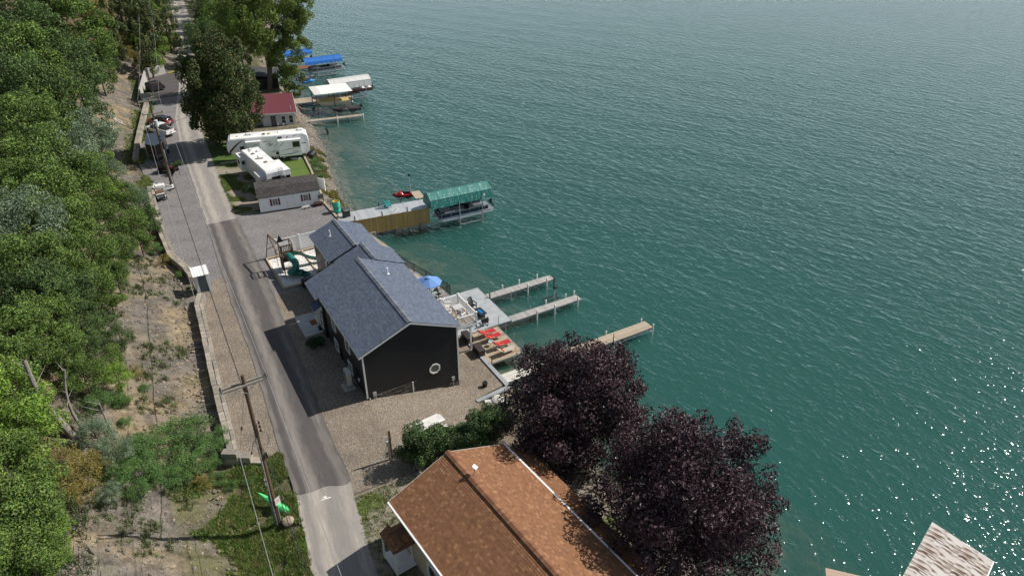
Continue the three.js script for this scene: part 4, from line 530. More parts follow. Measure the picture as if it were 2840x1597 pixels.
// ---------------------------------------------------------------- seawall, patio and lower deck
{
  const mCap = mot([0.30, 0.32, 0.335], 0.75), mWallC = mot([0.3, 0.27, 0.22], 0.95), mPatio = mot([0.36, 0.385, 0.40], 0.7, { bumpScale: 0.002 });
  const w = thing('seawall', 'grey capped seawall round the gravel yard at the water', 'seawall', [0, 0, 0]);
  part(w, 'cap', slab([[12.2, -7.0], [12.6, -7.0], [12.6, 2.65], [9.0, 2.95], [9.0, 2.55], [12.2, 2.25]], -1.78, 0.14), mCap); part(w, 'wall', slab([[12.24, -24], [12.5, -24], [12.5, 2.5], [9.05, 2.8], [9.05, 2.6], [12.24, 2.3]], -1.921, 1.6), mWallC); part(w, 'wall', slab([[9.1, -42.2], [9.55, -42.2], [9.55, -31], [12.5, -24.05], [12.2, -24.05]], -0.36, 3.4), mWallC);
  const p = thing('concrete_patio', 'smooth grey painted concrete patio standing out into the lake', 'patio', [0, 0, 0]); part(p, 'slab', slab([[12.0, -6.7], [18.0, -6.75], [18.0, -14.2], [12.0, -14.2]], -1.86, 0.24), mPatio); part(p, 'edge_board', [box(1.9, 0.26, 0.06, 17.05, -1.98, -6.7), box(0.06, 0.24, 7.4, 18.04, -1.98, -10.5)], M([0.1, 0.12, 0.14], 0.6)); part(p, 'footing', slab([[12.5, -7.0], [17.8, -7.0], [17.8, -14], [12.5, -14]], -2.1, 1.3), mWallC);
  const dk = thing('composite_dock_deck', 'tan boarded sun deck over the water with red loungers on it', 'deck', [0, 0, 0]), mTan = [woodX([0.40, 0.315, 0.225], 0.8), woodX([0.36, 0.285, 0.2], 0.8), woodX([0.43, 0.345, 0.25], 0.8)];
  const bays = [[-6.6, -5.05], [-5.0, -3.45], [-3.4, -1.9], [-1.85, -0.95]];
  for (const [a, b] of [[-6.62, -5.02], [-4.94, -3.4], [-3.32, -1.42]]) { const n = Math.round((b - a) / 0.135); for (let k = 0; k < n; k++) part(dk, 'deck_board', box(3.72, 0.035, (b - a) / n - 0.01, 14.35, -1.9, a + (b - a) * (k + 0.5) / n), mTan[Math.floor(rnd() * 3)]); }
  part(dk, 'frame_rail', [box(0.06, 0.14, 5.3, 16.25, -1.95, -4.0), box(3.8, 0.14, 0.06, 14.35, -1.955, -1.38), box(3.74, 0.05, 0.06, 14.35, -1.9, -4.98), box(3.74, 0.05, 0.06, 14.35, -1.9, -3.36)], mAlu); for (const z of [-6.5, -5.0, -3.4, -1.9]) part(dk, 'dock_post', [cyl(0.035, 0.035, 2.6, 16.35, -3.4, z, 8), cyl(0.03, 0.03, 0.05, 16.35, -0.8, z, 8)], mSteel); part(dk, 'dock_post', cyl(0.045, 0.045, 2.0, 12.75, -3.4, -1.35, 8), mBlackMetal);
  // storage boxes
  const mWick = M([0.028, 0.022, 0.02], 0.6, { bumpMap: tMottleBump, bumpScale: 0.01 });
  for (const [z, label] of [[-5.8, 'dark brown wicker storage box between the deck posts'], [-3.38, 'dark brown wicker storage box by the open end of the sun deck']]) { const t = thing('storage_box', label, 'storage box', [12.45, -1.78, z], 0, 'wicker boxes on the seawall'); part(t, 'body', rbox(0.64, 0.58, 1.42, 0.02, 0, 0.29, 0), mWick); part(t, 'lid', rbox(0.7, 0.09, 1.48, 0.03, 0, 0.63, 0), mWick); }
  // sun loungers
  const mFr = M([0.42, 0.36, 0.28], 0.5, { metalness: 0.3 }), mSling = M([0.42, 0.37, 0.31], 0.8), mRed = M([0.42, 0.012, 0.02], 0.85), mOr = M([0.75, 0.13, 0.03], 0.85);
  function lounger(x, z, turn, label, cushion) {
    const t = thing('sun_lounger', label, 'sun lounger', [x, -1.88, z], turn, 'sun loungers on the deck'), hx = -0.92, a = 0.62;
    part(t, 'frame', [bar([-0.35, 0.34, -0.3], [0.95, 0.34, -0.3], 0.02), bar([-0.35, 0.34, 0.3], [0.95, 0.34, 0.3], 0.02), bar([0.95, 0.34, -0.3], [0.95, 0.34, 0.3], 0.02), bar([-0.35, 0.34, -0.3], [-0.9, 0.78, -0.3], 0.02), bar([-0.35, 0.34, 0.3], [-0.9, 0.78, 0.3], 0.02), bar([-0.9, 0.78, -0.3], [-0.9, 0.78, 0.3], 0.02)], mFr);
    for (const s of [-1, 1]) { part(t, 'leg', tube([[0.9, 0.34, s * 0.3], [0.82, 0.05, s * 0.31], [0.6, 0.02, s * 0.31], [0.5, 0.32, s * 0.3]], 0.017, 14, 5), mFr); part(t, 'leg', [bar([-0.2, 0.34, s * 0.3], [-0.5, 0, s * 0.32], 0.017), bar([-0.6, 0.54, s * 0.3], [-0.78, 0, s * 0.32], 0.017)], mFr); part(t, 'armrest', tube([[0.15, 0.34, s * 0.33], [0.05, 0.52, s * 0.35], [-0.35, 0.56, s * 0.35], [-0.55, 0.5, s * 0.33]], 0.02, 12, 5), mFr); }
    part(t, 'sling', [box(1.3, 0.015, 0.58, 0.3, 0.345, 0), box(0.7, 0.015, 0.58, -0.625, 0.56, 0, 0, 0, -0.675)], mSling);
    if (cushion) { part(t, 'seat_cushion', rbox(1.28, 0.09, 0.58, 0.04, 0.31, 0.4, 0), mRed); part(t, 'back_cushion', rbox(0.76, 0.09, 0.58, 0.04, -0.59, 0.62, 0, 0, 0, -0.675), mRed); }
    const pl = new THREE.CapsuleGeometry(0.08, 0.34, 4, 10).rotateX(Math.PI / 2); part(t, 'pillow', pl.translate(cushion ? -0.32 : -0.38, cushion ? 0.5 : 0.46, 0), mOr); return t;
  }
  lounger(14.5, -5.62, 0.06, 'red cushioned sun lounger beside the grey patio', true); lounger(14.62, -4.72, 0.09, 'red cushioned sun lounger between another and the small round table', true); lounger(14.85, -3.22, 0.07, 'red cushioned sun lounger between the small round table and the bare lounger', true); lounger(14.75, -2.16, 0.1, 'beige sun lounger without a cushion, orange pillow on it', false);
  { const t = thing('side_table', 'small round glass side table between the red loungers', 'table', [14.1, -1.88, -3.93]); part(t, 'table_top', cyl(0.27, 0.27, 0.02, 0, 0.46, 0, 24), M([0.45, 0.5, 0.56], 0.15)); part(t, 'leg', [bar([0.16, 0, 0.16], [-0.12, 0.46, -0.12], 0.014), bar([-0.16, 0, 0.16], [0.12, 0.46, -0.12], 0.014), bar([0, 0, -0.22], [0, 0.46, 0.16], 0.014)], mFr); single('glass_bottle', 'small dark bottle on the round glass side table', 'bottle', new THREE.LatheGeometry([[0.001, 0], [0.035, 0], [0.035, 0.13], [0.014, 0.18], [0.014, 0.23], [0.001, 0.23]].map(([x, y]) => new THREE.Vector2(x, y)), 10), mDarkGlass, [14.12, -1.4, -3.95]); }
  // adirondack chairs
  function adirondack(mat, s = 1) { const g = new THREE.Group(); for (let k = 0; k < 5; k++) part(g, 'back_slat', beam([-0.22 + k * 0.11, 0.3, -0.2], [-0.26 + k * 0.13, 0.98 + 0.1 * Math.cos((k - 2) * 0.8), -0.52], 0.095, 0.02), mat); for (let k = 0; k < 5; k++) part(g, 'seat_slat', beam([-0.27, 0.36 - 0.025 * (k), 0.3 - k * 0.115], [0.27, 0.36 - 0.025 * k, 0.3 - k * 0.115], 0.02, 0.1).rotateX(0), mat); for (const q of [-1, 1]) { part(g, 'arm', [box(0.13, 0.025, 0.72, q * 0.34, 0.56, -0.02)], mat); part(g, 'leg', [beam([q * 0.3, 0, 0.34], [q * 0.3, 0.55, 0.3], 0.03, 0.1)], mat); part(g, 'leg', [beam([q * 0.27, 0.34, 0.36], [q * 0.27, 0.02, -0.5], 0.03, 0.11), beam([q * 0.3, 0.55, -0.3], [q * 0.28, 0.2, -0.36], 0.03, 0.07)], mat); } g.scale.setScalar(s); return g; }
  function chairAt(name, label, pos, turn, mat, group) { const g = adirondack(mat); g.name = numbered(name); g.userData = { label, category: 'chair' }; if (group) g.userData.group = group; g.position.set(...pos); g.rotation.y = turn; scene.add(g); return g; }
  const mBlk = M([0.016, 0.017, 0.019], 0.45);
  chairAt('adirondack_chair', 'black slatted garden chair behind the fire table', [15.65, -1.86, -10.9], 0.15, mBlk, 'black chairs on the patio'); chairAt('adirondack_chair', 'black slatted garden chair facing the fire table from the lounger deck side', [15.35, -1.86, -7.55], Math.PI - 0.35, mBlk, 'black chairs on the patio'); chairAt('adirondack_chair', 'black slatted garden chair half under the raised deck', [14.05, -1.86, -8.0], Math.PI / 2 - 0.1, mBlk, 'black chairs on the patio');
  { const t = thing('fire_table', 'black rectangular fire table with blue glass beads on the patio', 'fire table', [15.65, -1.86, -9.05], 0.05); part(t, 'base', rbox(0.5, 0.5, 1.05, 0.01, 0, 0.25, 0), mBlk); part(t, 'table_top', [box(0.16, 0.05, 1.4, -0.3, 0.55, 0), box(0.16, 0.05, 1.4, 0.3, 0.55, 0), box(0.44, 0.05, 0.28, 0, 0.55, -0.56), box(0.44, 0.05, 0.28, 0, 0.55, 0.56)], mBlk); const g = part(t, 'burner_tray', box(0.42, 0.03, 0.82, 0, 0.53, 0), mBlack); const beads = []; for (let k = 0; k < 120; k++) beads.push(new THREE.IcosahedronGeometry(0.026, 0).translate(rr(-0.15, 0.15), 0.56, rr(-0.35, 0.35))); stuffPart(g, 'glass_beads', beads, MP([0.0, 0.36, 0.85], 0.1, { clearcoat: 0.5 })); part(t, 'valve_knob', new THREE.CylinderGeometry(0.035, 0.035, 0.08, 10).rotateZ(Math.PI / 2).translate(0.42, 0.45, 0.45), M([0, 0.25, 0.3], 0.4)); }
  // bar-height set on the upper deck
  { const mPo = M([0.76, 0.76, 0.75], 0.45); const t = thing('bar_table', 'white square bar table on the raised deck between tall chairs', 'table', [11.75, 1.15, -6.2]); for (let k = 0; k < 5; k++) part(t, 'table_slat', box(0.16, 0.03, 0.85, -0.34 + k * 0.17, 0.92, 0), M([0.5, 0.5, 0.5], 0.4)); for (const [x, z] of [[-0.36, -0.36], [0.36, -0.36], [-0.36, 0.36], [0.36, 0.36]]) part(t, 'leg', stand(0.08, 0.9, 0.08, x, 0, z), mPo);
    function tall(pos, turn, label) { const g = thing('tall_chair', label, 'chair', pos, turn, 'white bar chairs on the raised deck'); for (const [x, z] of [[-0.28, -0.26], [0.28, -0.26], [-0.28, 0.3], [0.28, 0.3]]) part(g, 'leg', beam([x, 0, z], [x * 0.95, 0.72 + (z < 0 ? 0.26 : 0.22), z * 0.9], 0.06, 0.06), mPo); for (let k = 0; k < 4; k++) part(g, 'seat_slat', box(0.52, 0.025, 0.11, 0, 0.7, -0.2 + k * 0.13), M([0.62, 0.6, 0.57], 0.5)); part(g, 'armrest', [box(0.1, 0.03, 0.66, -0.3, 0.96, 0.02), box(0.1, 0.03, 0.66, 0.3, 0.96, 0.02)], mPo); for (let k = 0; k < 4; k++) part(g, 'back_slat', box(0.1, 0.55, 0.025, -0.19 + k * 0.127, 1.1, -0.31), M([0.3, 0.29, 0.28], 0.5)); part(g, 'top_rail', rbox(0.6, 0.09, 0.05, 0.02, 0, 1.4, -0.31), mPo); part(g, 'foot_rail', [box(0.56, 0.06, 0.05, 0, 0.25, 0.29), box(0.56, 0.06, 0.05, 0, 0.3, -0.26)], mPo); }
    tall([11.15, 1.15, -7.15], Math.PI / 2 - 0.6, 'white tall chair at the house-end rail of the raised deck'); tall([11.55, 1.15, -5.05], Math.PI / 2 + 0.5, 'white tall chair nearer the open end of the raised deck'); tall([10.55, 1.15, -5.9], Math.PI / 2, 'white tall chair turned to the table from the house wall'); }
  // blue parasol, patio set and black iron fence
  { const t = thing('patio_umbrella', 'blue eight-sided patio umbrella by the black fence', 'umbrella', [12.55, -1.9, -14.8]), n = 8, v = [[0, 2.72, 0]], f = []; for (let k = 0; k < n; k++) { const a = k * Math.PI / 4 + 0.3; v.push([1.4 * Math.cos(a), 2.08, 1.4 * Math.sin(a)]); } for (let k = 0; k < n; k++) part(t, 'canopy_panel', poly([v[0], v[1 + k], v[1 + (k + 1) % n], [v[1 + k][0], 2.0, v[1 + k][2]], [v[1 + (k + 1) % n][0], 2.0, v[1 + (k + 1) % n][2]]], [[0, 2, 1], [1, 2, 4, 3]]), M([0.12, 0.25, 0.55], 0.8)); part(t, 'vent_cap', new THREE.ConeGeometry(0.32, 0.14, 8, 1, true).translate(0, 2.72, 0), M([0.15, 0.3, 0.62], 0.8)); part(t, 'pole', cyl(0.025, 0.025, 2.7, 0, 0, 0, 8), mBlackMetal); for (let k = 0; k < n; k++) { const a = k * Math.PI / 4 + 0.3; part(t, 'rib', bar([0, 2.66, 0], [1.38 * Math.cos(a), 2.05, 1.38 * Math.sin(a)], 0.008, 4), mBlackMetal); }
    const tb = thing('patio_table', 'pale glass-topped patio table under the blue umbrella', 'table', [12.55, -1.9, -14.8]); part(tb, 'table_top', [box(1.5, 0.02, 0.42, 0, 0.72, -0.26), box(1.5, 0.02, 0.42, 0, 0.72, 0.26)], M([0.4, 0.52, 0.5], 0.1)); for (const [x, z] of [[-0.65, -0.4], [0.65, -0.4], [-0.65, 0.4], [0.65, 0.4]]) part(tb, 'leg', bar([x, 0, z], [x * 0.9, 0.71, z * 0.9], 0.02), mBlackMetal);
    const ch = thing('patio_chair', 'black sling patio chair beside the iron fence', 'chair', [13.5, -1.9, -14.6], 0.4); part(ch, 'sling', [box(0.5, 0.02, 0.48, 0, 0.42, 0), box(0.5, 0.6, 0.02, 0, 0.75, -0.3, 0, -0.3)], mBlack); for (const s of [-1, 1]) part(ch, 'leg', [bar([s * 0.27, 0, 0.25], [s * 0.27, 0.62, 0.22], 0.015), bar([s * 0.27, 0, -0.28], [s * 0.27, 0.62, -0.26], 0.015), bar([s * 0.27, 0.62, 0.25], [s * 0.27, 0.62, -0.3], 0.02)], mBlackMetal); }
  single('concrete_walk', 'pale concrete walk inside the black iron fence', 'walk', slab([[9.0, -14.3], [14.7, -14.3], [14.5, -16.6], [13.4, -21.5], [12.6, -24], [9.0, -24]], -1.88, 0.9), mot([0.45, 0.43, 0.4], 0.85));
  const fe = thing('iron_fence', 'black iron picket fence along the lake edge behind the house', 'fence', [0, -1.88, 0]), fp = [[10.4, -14.42], [14.8, -14.42], [14.72, -15.0], [13.85, -18.6], [13.3, -20.8], [12.7, -23.6]];
  for (let i = 0; i + 1 < fp.length; i++) { const a = V(fp[i][0], 0, fp[i][1]), b = V(fp[i + 1][0], 0, fp[i + 1][1]), L = a.distanceTo(b), n = Math.max(1, Math.round(L / 0.11)); part(fe, 'rail', [beam(V(a.x, 1.18, a.z), V(b.x, 1.18, b.z), 0.03, 0.035), beam(V(a.x, 1.05, a.z), V(b.x, 1.05, b.z), 0.025, 0.03), beam(V(a.x, 0.12, a.z), V(b.x, 0.12, b.z), 0.025, 0.03)], mBlackMetal); const list = []; for (let k = 1; k < n; k++) { const p = a.clone().lerp(b, k / n); part(fe, 'picket', box(0.018, 1.12, 0.018, p.x, 0.6, p.z), mBlackMetal); } part(fe, 'post', [stand(0.06, 1.28, 0.06, b.x, 0, b.z)], mBlackMetal); }
  part(fe, 'post', stand(0.06, 1.28, 0.06, 12.6, 0, -14.42), mBlackMetal);
  { const t = thing('fire_bucket', 'black ribbed bucket on the gravel near the seawall corner', 'bucket', [10.62, -1.9, 1.25]); part(t, 'body', new THREE.LatheGeometry([[0.001, 0], [0.2, 0], [0.23, 0.42], [0.25, 0.44], [0.22, 0.46], [0.19, 0.1], [0.001, 0.08]].map(([x, y]) => new THREE.Vector2(x, y)), 18), mBlack); part(t, 'rim', new THREE.TorusGeometry(0.235, 0.02, 6, 20).rotateX(Math.PI / 2).translate(0, 0.3, 0), mBlack); part(t, 'lid', cyl(0.2, 0.2, 0.03, 0, 0.4, 0, 18), mBlackMetal); }
  { const t = thing('beach_steps', 'pale cast block steps leading down to the small beach', 'steps', [9.55, 0, 3.6], -0.35); for (let k = 0; k < 4; k++) part(t, 'step', rbox(0.55, 0.22, 0.5, 0.02, 0.15 + k * 0.12, -2.0 - 0.06 * k, -0.5 + k * 0.5), mRockW); }
  single('stone_footing', 'rough tan stone footing below the seawall return', 'footing', [rock(0.4, 11).scale(1.9, 0.8, 0.8).translate(11.6, -2.35, 3.0), rock(0.4, 12).scale(1.8, 0.8, 0.8).translate(10.3, -2.3, 3.1)], mRock);
}
// ---------------------------------------------------------------- docks
srand(701);
const mGreyPl = [0, 1, 2, 3].map((k) => wood([[0.33, 0.32, 0.31], [0.37, 0.36, 0.35], [0.29, 0.285, 0.28], [0.4, 0.385, 0.37]][k], 0.85));
const mTanPl = [0, 1, 2].map((k) => woodX([[0.42, 0.345, 0.265], [0.38, 0.31, 0.235], [0.46, 0.385, 0.3]][k], 0.85)), mPilePvc = M([0.72, 0.7, 0.66], 0.5), mPileDark = M([0.06, 0.06, 0.065], 0.6);
// a straight dock along local x from 0 to L, planks across; top at local y = 0
function dock(label, pos, turn, L, W, { crosswise = true, mats = mGreyPl, pl = 0.235, posts = [], group, truss = false, rim = mGreyPl[2] } = {}) {
  const t = thing('dock', label, 'dock', pos, turn, group), n = Math.round((crosswise ? L : W) / pl), st = (crosswise ? L : W) / n, g = crosswise ? box(st - 0.014, 0.04, W, 0, -0.02, 0) : box(L, 0.04, st - 0.012, 0, -0.02, 0);
  for (let k = 0; k < n; k++) { const m = part(t, 'plank', g, mats[Math.floor(rnd() * mats.length)]); crosswise ? m.position.set(st * (k + 0.5), rr(-0.004, 0.004), rr(-0.015, 0.015)) : m.position.set(L / 2, 0, -W / 2 + st * (k + 0.5)); }
  for (const s of [-1, 1]) { part(t, 'stringer', box(L, 0.15, 0.06, L / 2, -0.12, s * (W / 2 - 0.06)), truss ? mAlu : rim); if (truss) { const l = []; for (let x = 0.25; x < L - 0.3; x += 0.5) l.push(bar([x, -0.18, s * (W / 2 - 0.06)], [x + 0.25, -0.42, s * (W / 2 - 0.06)], 0.018, 5), bar([x + 0.25, -0.42, s * (W / 2 - 0.06)], [x + 0.5, -0.18, s * (W / 2 - 0.06)], 0.018, 5)); l.push(bar([0.1, -0.42, s * (W / 2 - 0.06)], [L - 0.1, -0.42, s * (W / 2 - 0.06)], 0.025, 5)); part(t, 'truss', l, mAlu); } }
  for (const [x, s, h, m, r] of posts) { const p = part(t, 'dock_post', cyl(r ?? 0.085, r ?? 0.085, h + 2.6, x, -2.6, s * (W / 2 + 0.09), 10), m ?? mPilePvc); part(p, 'post_cap', cyl((r ?? 0.085) * 1.15, (r ?? 0.085) * 0.5, 0.06, x, h, s * (W / 2 + 0.09), 10), m ?? mPilePvc); }
  return t;
}
dock('narrow grey plank dock leading out from the far corner of the patio', [18.06, -2.08, -12.35], 0, 8.55, 1.05, { group: 'grey docks off the patio', posts: [[0.15, 1, 0.75, mPileDark, 0.08], [2.4, -1, 0.45], [2.8, 1, 0.3, mGalv, 0.04], [4.55, -1, 0.5], [4.95, 1, 0.42], [6.9, -1, 0.5], [7.45, 1, 0.45], [8.45, 1, 0.35, mPileDark]] });
dock('narrow grey plank dock with boat lift beside it off the near corner of the patio', [18.06, -2.08, -7.28], 0, 8.7, 1.05, { group: 'grey docks off the patio', posts: [[2.9, -1, 0.3, mGalv, 0.04], [3.0, 1, 0.42], [4.85, -1, 0.45], [5.2, 1, 0.42], [7.4, -1, 0.42], [8.15, 1, 0.45], [8.5, -1, 0.5]] });
dock('tan dock section on aluminium truss standing alone in the lake', [18.6, -2.05, 0.7], 0, 11.3, 1.3, { crosswise: false, mats: mTanPl, pl: 0.145, truss: true, posts: [[6.2, 1, 0.95, mPileDark, 0.045], [6.3, 1, 0.3], [6.4, -1, 0.35], [6.6, -1, 0.9, mSteel, 0.03], [10.9, -1, 0.35], [11.2, 1, 0.45]] });
dock('whitish weathered dock beside the purple tree at the seawall', [12.62, -2.1, 0.9], 0, 5.5, 1.3, { crosswise: false, mats: [woodX([0.62, 0.6, 0.55], 0.9), woodX([0.52, 0.5, 0.45], 0.9)], pl: 0.15, truss: true });
{ const t = thing('boat_lift', 'empty boat lift with winch post beside the grey dock', 'boat lift', [24.3, WATER, -8.35]); part(t, 'mast', [cyl(0.06, 0.06, 2.6, 0, -0.6, 0, 10)], mGalv); part(t, 'winch', [rbox(0.24, 0.3, 0.24, 0.04, 0, 1.98, 0), new THREE.CylinderGeometry(0.1, 0.1, 0.34, 12).rotateZ(Math.PI / 2).translate(0.24, 1.95, 0.02)], mBlackMetal); for (const z of [-0.25, -0.75]) part(t, 'bunk', beam([-1.1, 0.3 - z * 0.1, z], [0.85, 0.36 - z * 0.1, z - 0.05], 0.1, 0.09), M([0.03, 0.025, 0.022], 0.9)); part(t, 'cross_frame', [bar([-0.6, 0.1, 0.0], [-0.6, 0.15, -1.1], 0.03), bar([0.5, 0.1, 0.0], [0.5, 0.15, -1.1], 0.03), cyl(0.035, 0.035, 1.1, -0.35, -0.4, -0.95)], mGalv); }

// the big grey dock with its board skirt
{
  const turn = -0.117, o = [9.65, -0.2, -35.55], t = thing('grey_metal_dock', 'wide grey metal-decked dock with posts by the pontoon boat', 'dock', o, turn), L = 11.4, W = 3.0, mDeckM = [M([0.46, 0.48, 0.5], 0.45, { metalness: 0.2 }), M([0.42, 0.44, 0.46], 0.45, { metalness: 0.2 }), M([0.5, 0.52, 0.535], 0.45, { metalness: 0.2 })], n = 62, g = box(L / n - 0.02, 0.05, W, 0, 0, 0);
  for (let k = 0; k < n; k++) part(t, 'deck_panel', g, mDeckM[Math.floor(rnd() * 3)]).position.set(L * (k + 0.5) / n, -0.025, 0);
  part(t, 'frame', [box(L, 0.2, 0.1, L / 2, -0.16, -W / 2 + 0.1), box(L, 0.2, 0.1, L / 2, -0.16, W / 2 - 0.15), box(0.1, 0.2, W - 0.3, L - 0.1, -0.16, 0)], mGalv);
  for (const [x, z] of [[2.3, -1.55], [5.4, -1.55], [8.3, -1.55], [1.6, 1.4], [5.1, 1.4], [8.4, 1.4]]) part(t, 'dock_post', [stand(0.13, 0.62, 0.13, x, 0, z), stand(0.13, 3.0, 0.13, x, -3.0, z)], M([0.13, 0.14, 0.155], 0.5));
  const s = thing('board_skirt', 'yellow pine board skirt hung along the side of the grey dock', 'board screen', o, turn), mPine = [wood([0.42, 0.27, 0.085], 0.8), wood([0.37, 0.235, 0.075], 0.8), wood([0.46, 0.31, 0.11], 0.8), wood([0.33, 0.22, 0.085], 0.8)], bg = [0, 1, 2].map((k) => box(0.128, 2.22, 0.022, 0, 0, 0));
  for (let k = 0; k < 72; k++) part(s, 'board', bg[k % 3], mPine[Math.floor(rnd() * 4)]).position.set(1.15 + k * 0.1425, -1.06 + rr(-0.03, 0.03), W / 2 + 0.05 + (k % 2) * 0.012); part(s, 'rail', [box(10.2, 0.1, 0.05, 6.2, -0.35, W / 2 + 0.015), box(10.2, 0.1, 0.05, 6.2, -1.8, W / 2 + 0.015)], wood([0.3, 0.2, 0.08], 0.9));
  for (const [x, lab] of [[3.6, 'concrete pier under the board skirt at its house end'], [7.0, 'concrete pier under the middle of the board skirt'], [10.3, 'concrete pier under the board skirt at its lake end']]) { const p = V(x, 0, W / 2 - 0.1).applyAxisAngle(V(0, 1, 0), turn); single('concrete_pier', lab, 'pier', rbox(0.75, 1.7, 0.75, 0.05, 0, 0.65, 0), mot([0.27, 0.25, 0.22], 0.95), [o[0] + p.x, -3.6, o[2] + p.z], turn, 'piers under the grey dock'); }
  { const d = thing('swim_platform', 'small tan boarded platform at the back of the grey dock', 'dock', [21.2, -0.25, -37.6], turn); for (let k = 0; k < 17; k++) part(d, 'plank', box(1.25, 0.04, 0.14, 0, 0, -1.2 + k * 0.15), mTanPl[k % 3]); for (const [x, z] of [[-0.55, -1.2], [0.55, -1.2], [-0.55, 1.2], [0.55, 1.2]]) part(d, 'post', cyl(0.05, 0.05, 3.2, x, -3.2, z, 8), mGalv); }
  { const mT = M([0.005, 0.42, 0.42], 0.5); const p = P(1076, 574, -0.2), g = new THREE.Group(); for (let k = 0; k < 5; k++) part(g, 'back_slat', beam([-0.22 + k * 0.11, 0.3, -0.2], [-0.26 + k * 0.13, 0.98 + 0.1 * Math.cos((k - 2) * 0.8), -0.52], 0.1, 0.025), mT); for (let k = 0; k < 5; k++) part(g, 'seat_slat', beam([-0.27, 0.36 - 0.025 * k, 0.3 - k * 0.115], [0.27, 0.36 - 0.025 * k, 0.3 - k * 0.115], 0.025, 0.1), mT); for (const q of [-1, 1]) { part(g, 'arm', box(0.14, 0.03, 0.74, q * 0.34, 0.56, -0.02), mT); part(g, 'leg', beam([q * 0.3, 0, 0.34], [q * 0.3, 0.55, 0.3], 0.04, 0.11), mT); part(g, 'leg', beam([q * 0.27, 0.34, 0.36], [q * 0.27, 0.02, -0.5], 0.04, 0.12), mT); } g.name = numbered('adirondack_chair'); g.userData = { label: 'turquoise garden chair alone on the grey metal dock', category: 'chair' }; g.position.set(p.x, -0.2, p.z); g.rotation.y = 1.35; g.scale.setScalar(1.1); scene.add(g); }
  { const p = P(1093, 585, -0.2), t2 = thing('dock_ladder', 'folded white ladder lying on the grey metal dock', 'ladder', [p.x, -0.19, p.z], 0.7); for (const s2 of [-1, 1]) part(t2, 'side_rail', tube([[-0.7, 0.55, s2 * 0.22], [-0.45, 0.4, s2 * 0.22], [-0.2, 0.03, s2 * 0.22], [0.8, 0.03, s2 * 0.22]], 0.025, 16, 6), mWhite); for (let k = 0; k < 4; k++) part(t2, 'rung', bar([0.0 + k * 0.22, 0.04, -0.22], [0.0 + k * 0.22, 0.04, 0.22], 0.03, 6), mWhite); }
}
// shore-side bits round the dock's root
{
  const mTim = wood([0.36, 0.29, 0.21], 0.9); single('timber_curb', 'weathered timber curb at the edge of the crushed stone above the water', 'curb', beam([9.36, -0.12, -41.6], [9.4, -0.12, -33.6], 0.28, 0.2), mTim);
  const t = thing('barrel_stack', 'two turquoise plastic barrels stacked, the upper open and yellow inside', 'barrel', [10.0, -0.2, -37.6]), mTq = mot([0.05, 0.5, 0.36], 0.6); const lat = (a) => new THREE.LatheGeometry(a.map(([x, y]) => new THREE.Vector2(x, y)), 28);
  part(t, 'barrel', lat([[0.001, 0], [0.44, 0], [0.46, 0.1], [0.46, 0.62], [0.44, 0.66], [0.001, 0.66]]), mTq); const b = part(t, 'barrel', lat([[0.44, 0.68], [0.46, 0.75], [0.46, 1.5], [0.44, 1.52], [0.42, 1.5]]), mTq); part(b, 'lining', lat([[0.001, 0.75], [0.41, 0.75], [0.425, 1.5]]), mot([0.75, 0.5, 0.03], 0.7)); part(t, 'band', new THREE.TorusGeometry(0.455, 0.03, 6, 28).rotateX(Math.PI / 2).translate(0, 0.67, 0), mBlack);
  const h = thing('grill', 'black barbecue grill with rounded lid at the root of the grey dock', 'grill', [10.55, -0.2, -35.6], 0.2); part(h, 'cabinet', [rbox(0.9, 0.75, 0.5, 0.02, 0, 0.42, 0)], mBlackMetal); part(h, 'lid', new THREE.CylinderGeometry(0.3, 0.3, 0.9, 20, 1, false, 0, Math.PI).rotateZ(Math.PI / 2).rotateX(0).translate(0, 0.85, 0), MP([0.05, 0.052, 0.055], 0.3)); part(h, 'side_shelf', [box(0.35, 0.03, 0.45, 0.65, 0.8, 0), box(0.35, 0.03, 0.45, -0.65, 0.8, 0)], mSteel); part(h, 'handle', bar([-0.35, 0.95, 0.33], [0.35, 0.95, 0.33], 0.02), mSteel); part(h, 'wheel', [new THREE.CylinderGeometry(0.09, 0.09, 0.05, 12).rotateZ(Math.PI / 2).translate(0.4, 0.09, 0.2), new THREE.CylinderGeometry(0.09, 0.09, 0.05, 12).rotateZ(Math.PI / 2).translate(-0.4, 0.09, 0.2)], mRubber);
  const s = thing('water_stairs', 'steep wooden stair with grey handrails going down to the water beside the barrels', 'stairs', [9.7, 0, -39.6]), mSt = woodX([0.3, 0.26, 0.21], 0.9); for (let k = 0; k < 9; k++) part(s, 'tread', box(0.28, 0.04, 1.0, 0.15 + k * 0.3, -0.4 - k * 0.26, 0), mSt); for (const z of [-0.52, 0.52]) { part(s, 'stringer', beam([0, -0.42, z], [2.7, -2.75, z], 0.05, 0.22), mSt); part(s, 'handrail', [beam([-0.1, 0.75, z], [2.6, -1.5, z], 0.06, 0.05), stand(0.1, 1.2, 0.1, -0.1, -0.4, z), stand(0.08, 1.3, 0.08, 1.6, -2.0, z)], M([0.34, 0.34, 0.34], 0.7)); }
  single('utility_box', 'dark grey utility panel on posts at the head of the water stair', 'panel', [box(0.7, 0.55, 0.12, 0, 1.1, 0, 0.1), stand(0.09, 1.2, 0.09, -0.3, 0, -0.1), stand(0.09, 1.2, 0.09, 0.3, 0, -0.1)], M([0.06, 0.062, 0.065], 0.7), [9.0, -0.2, -41.0]);
}
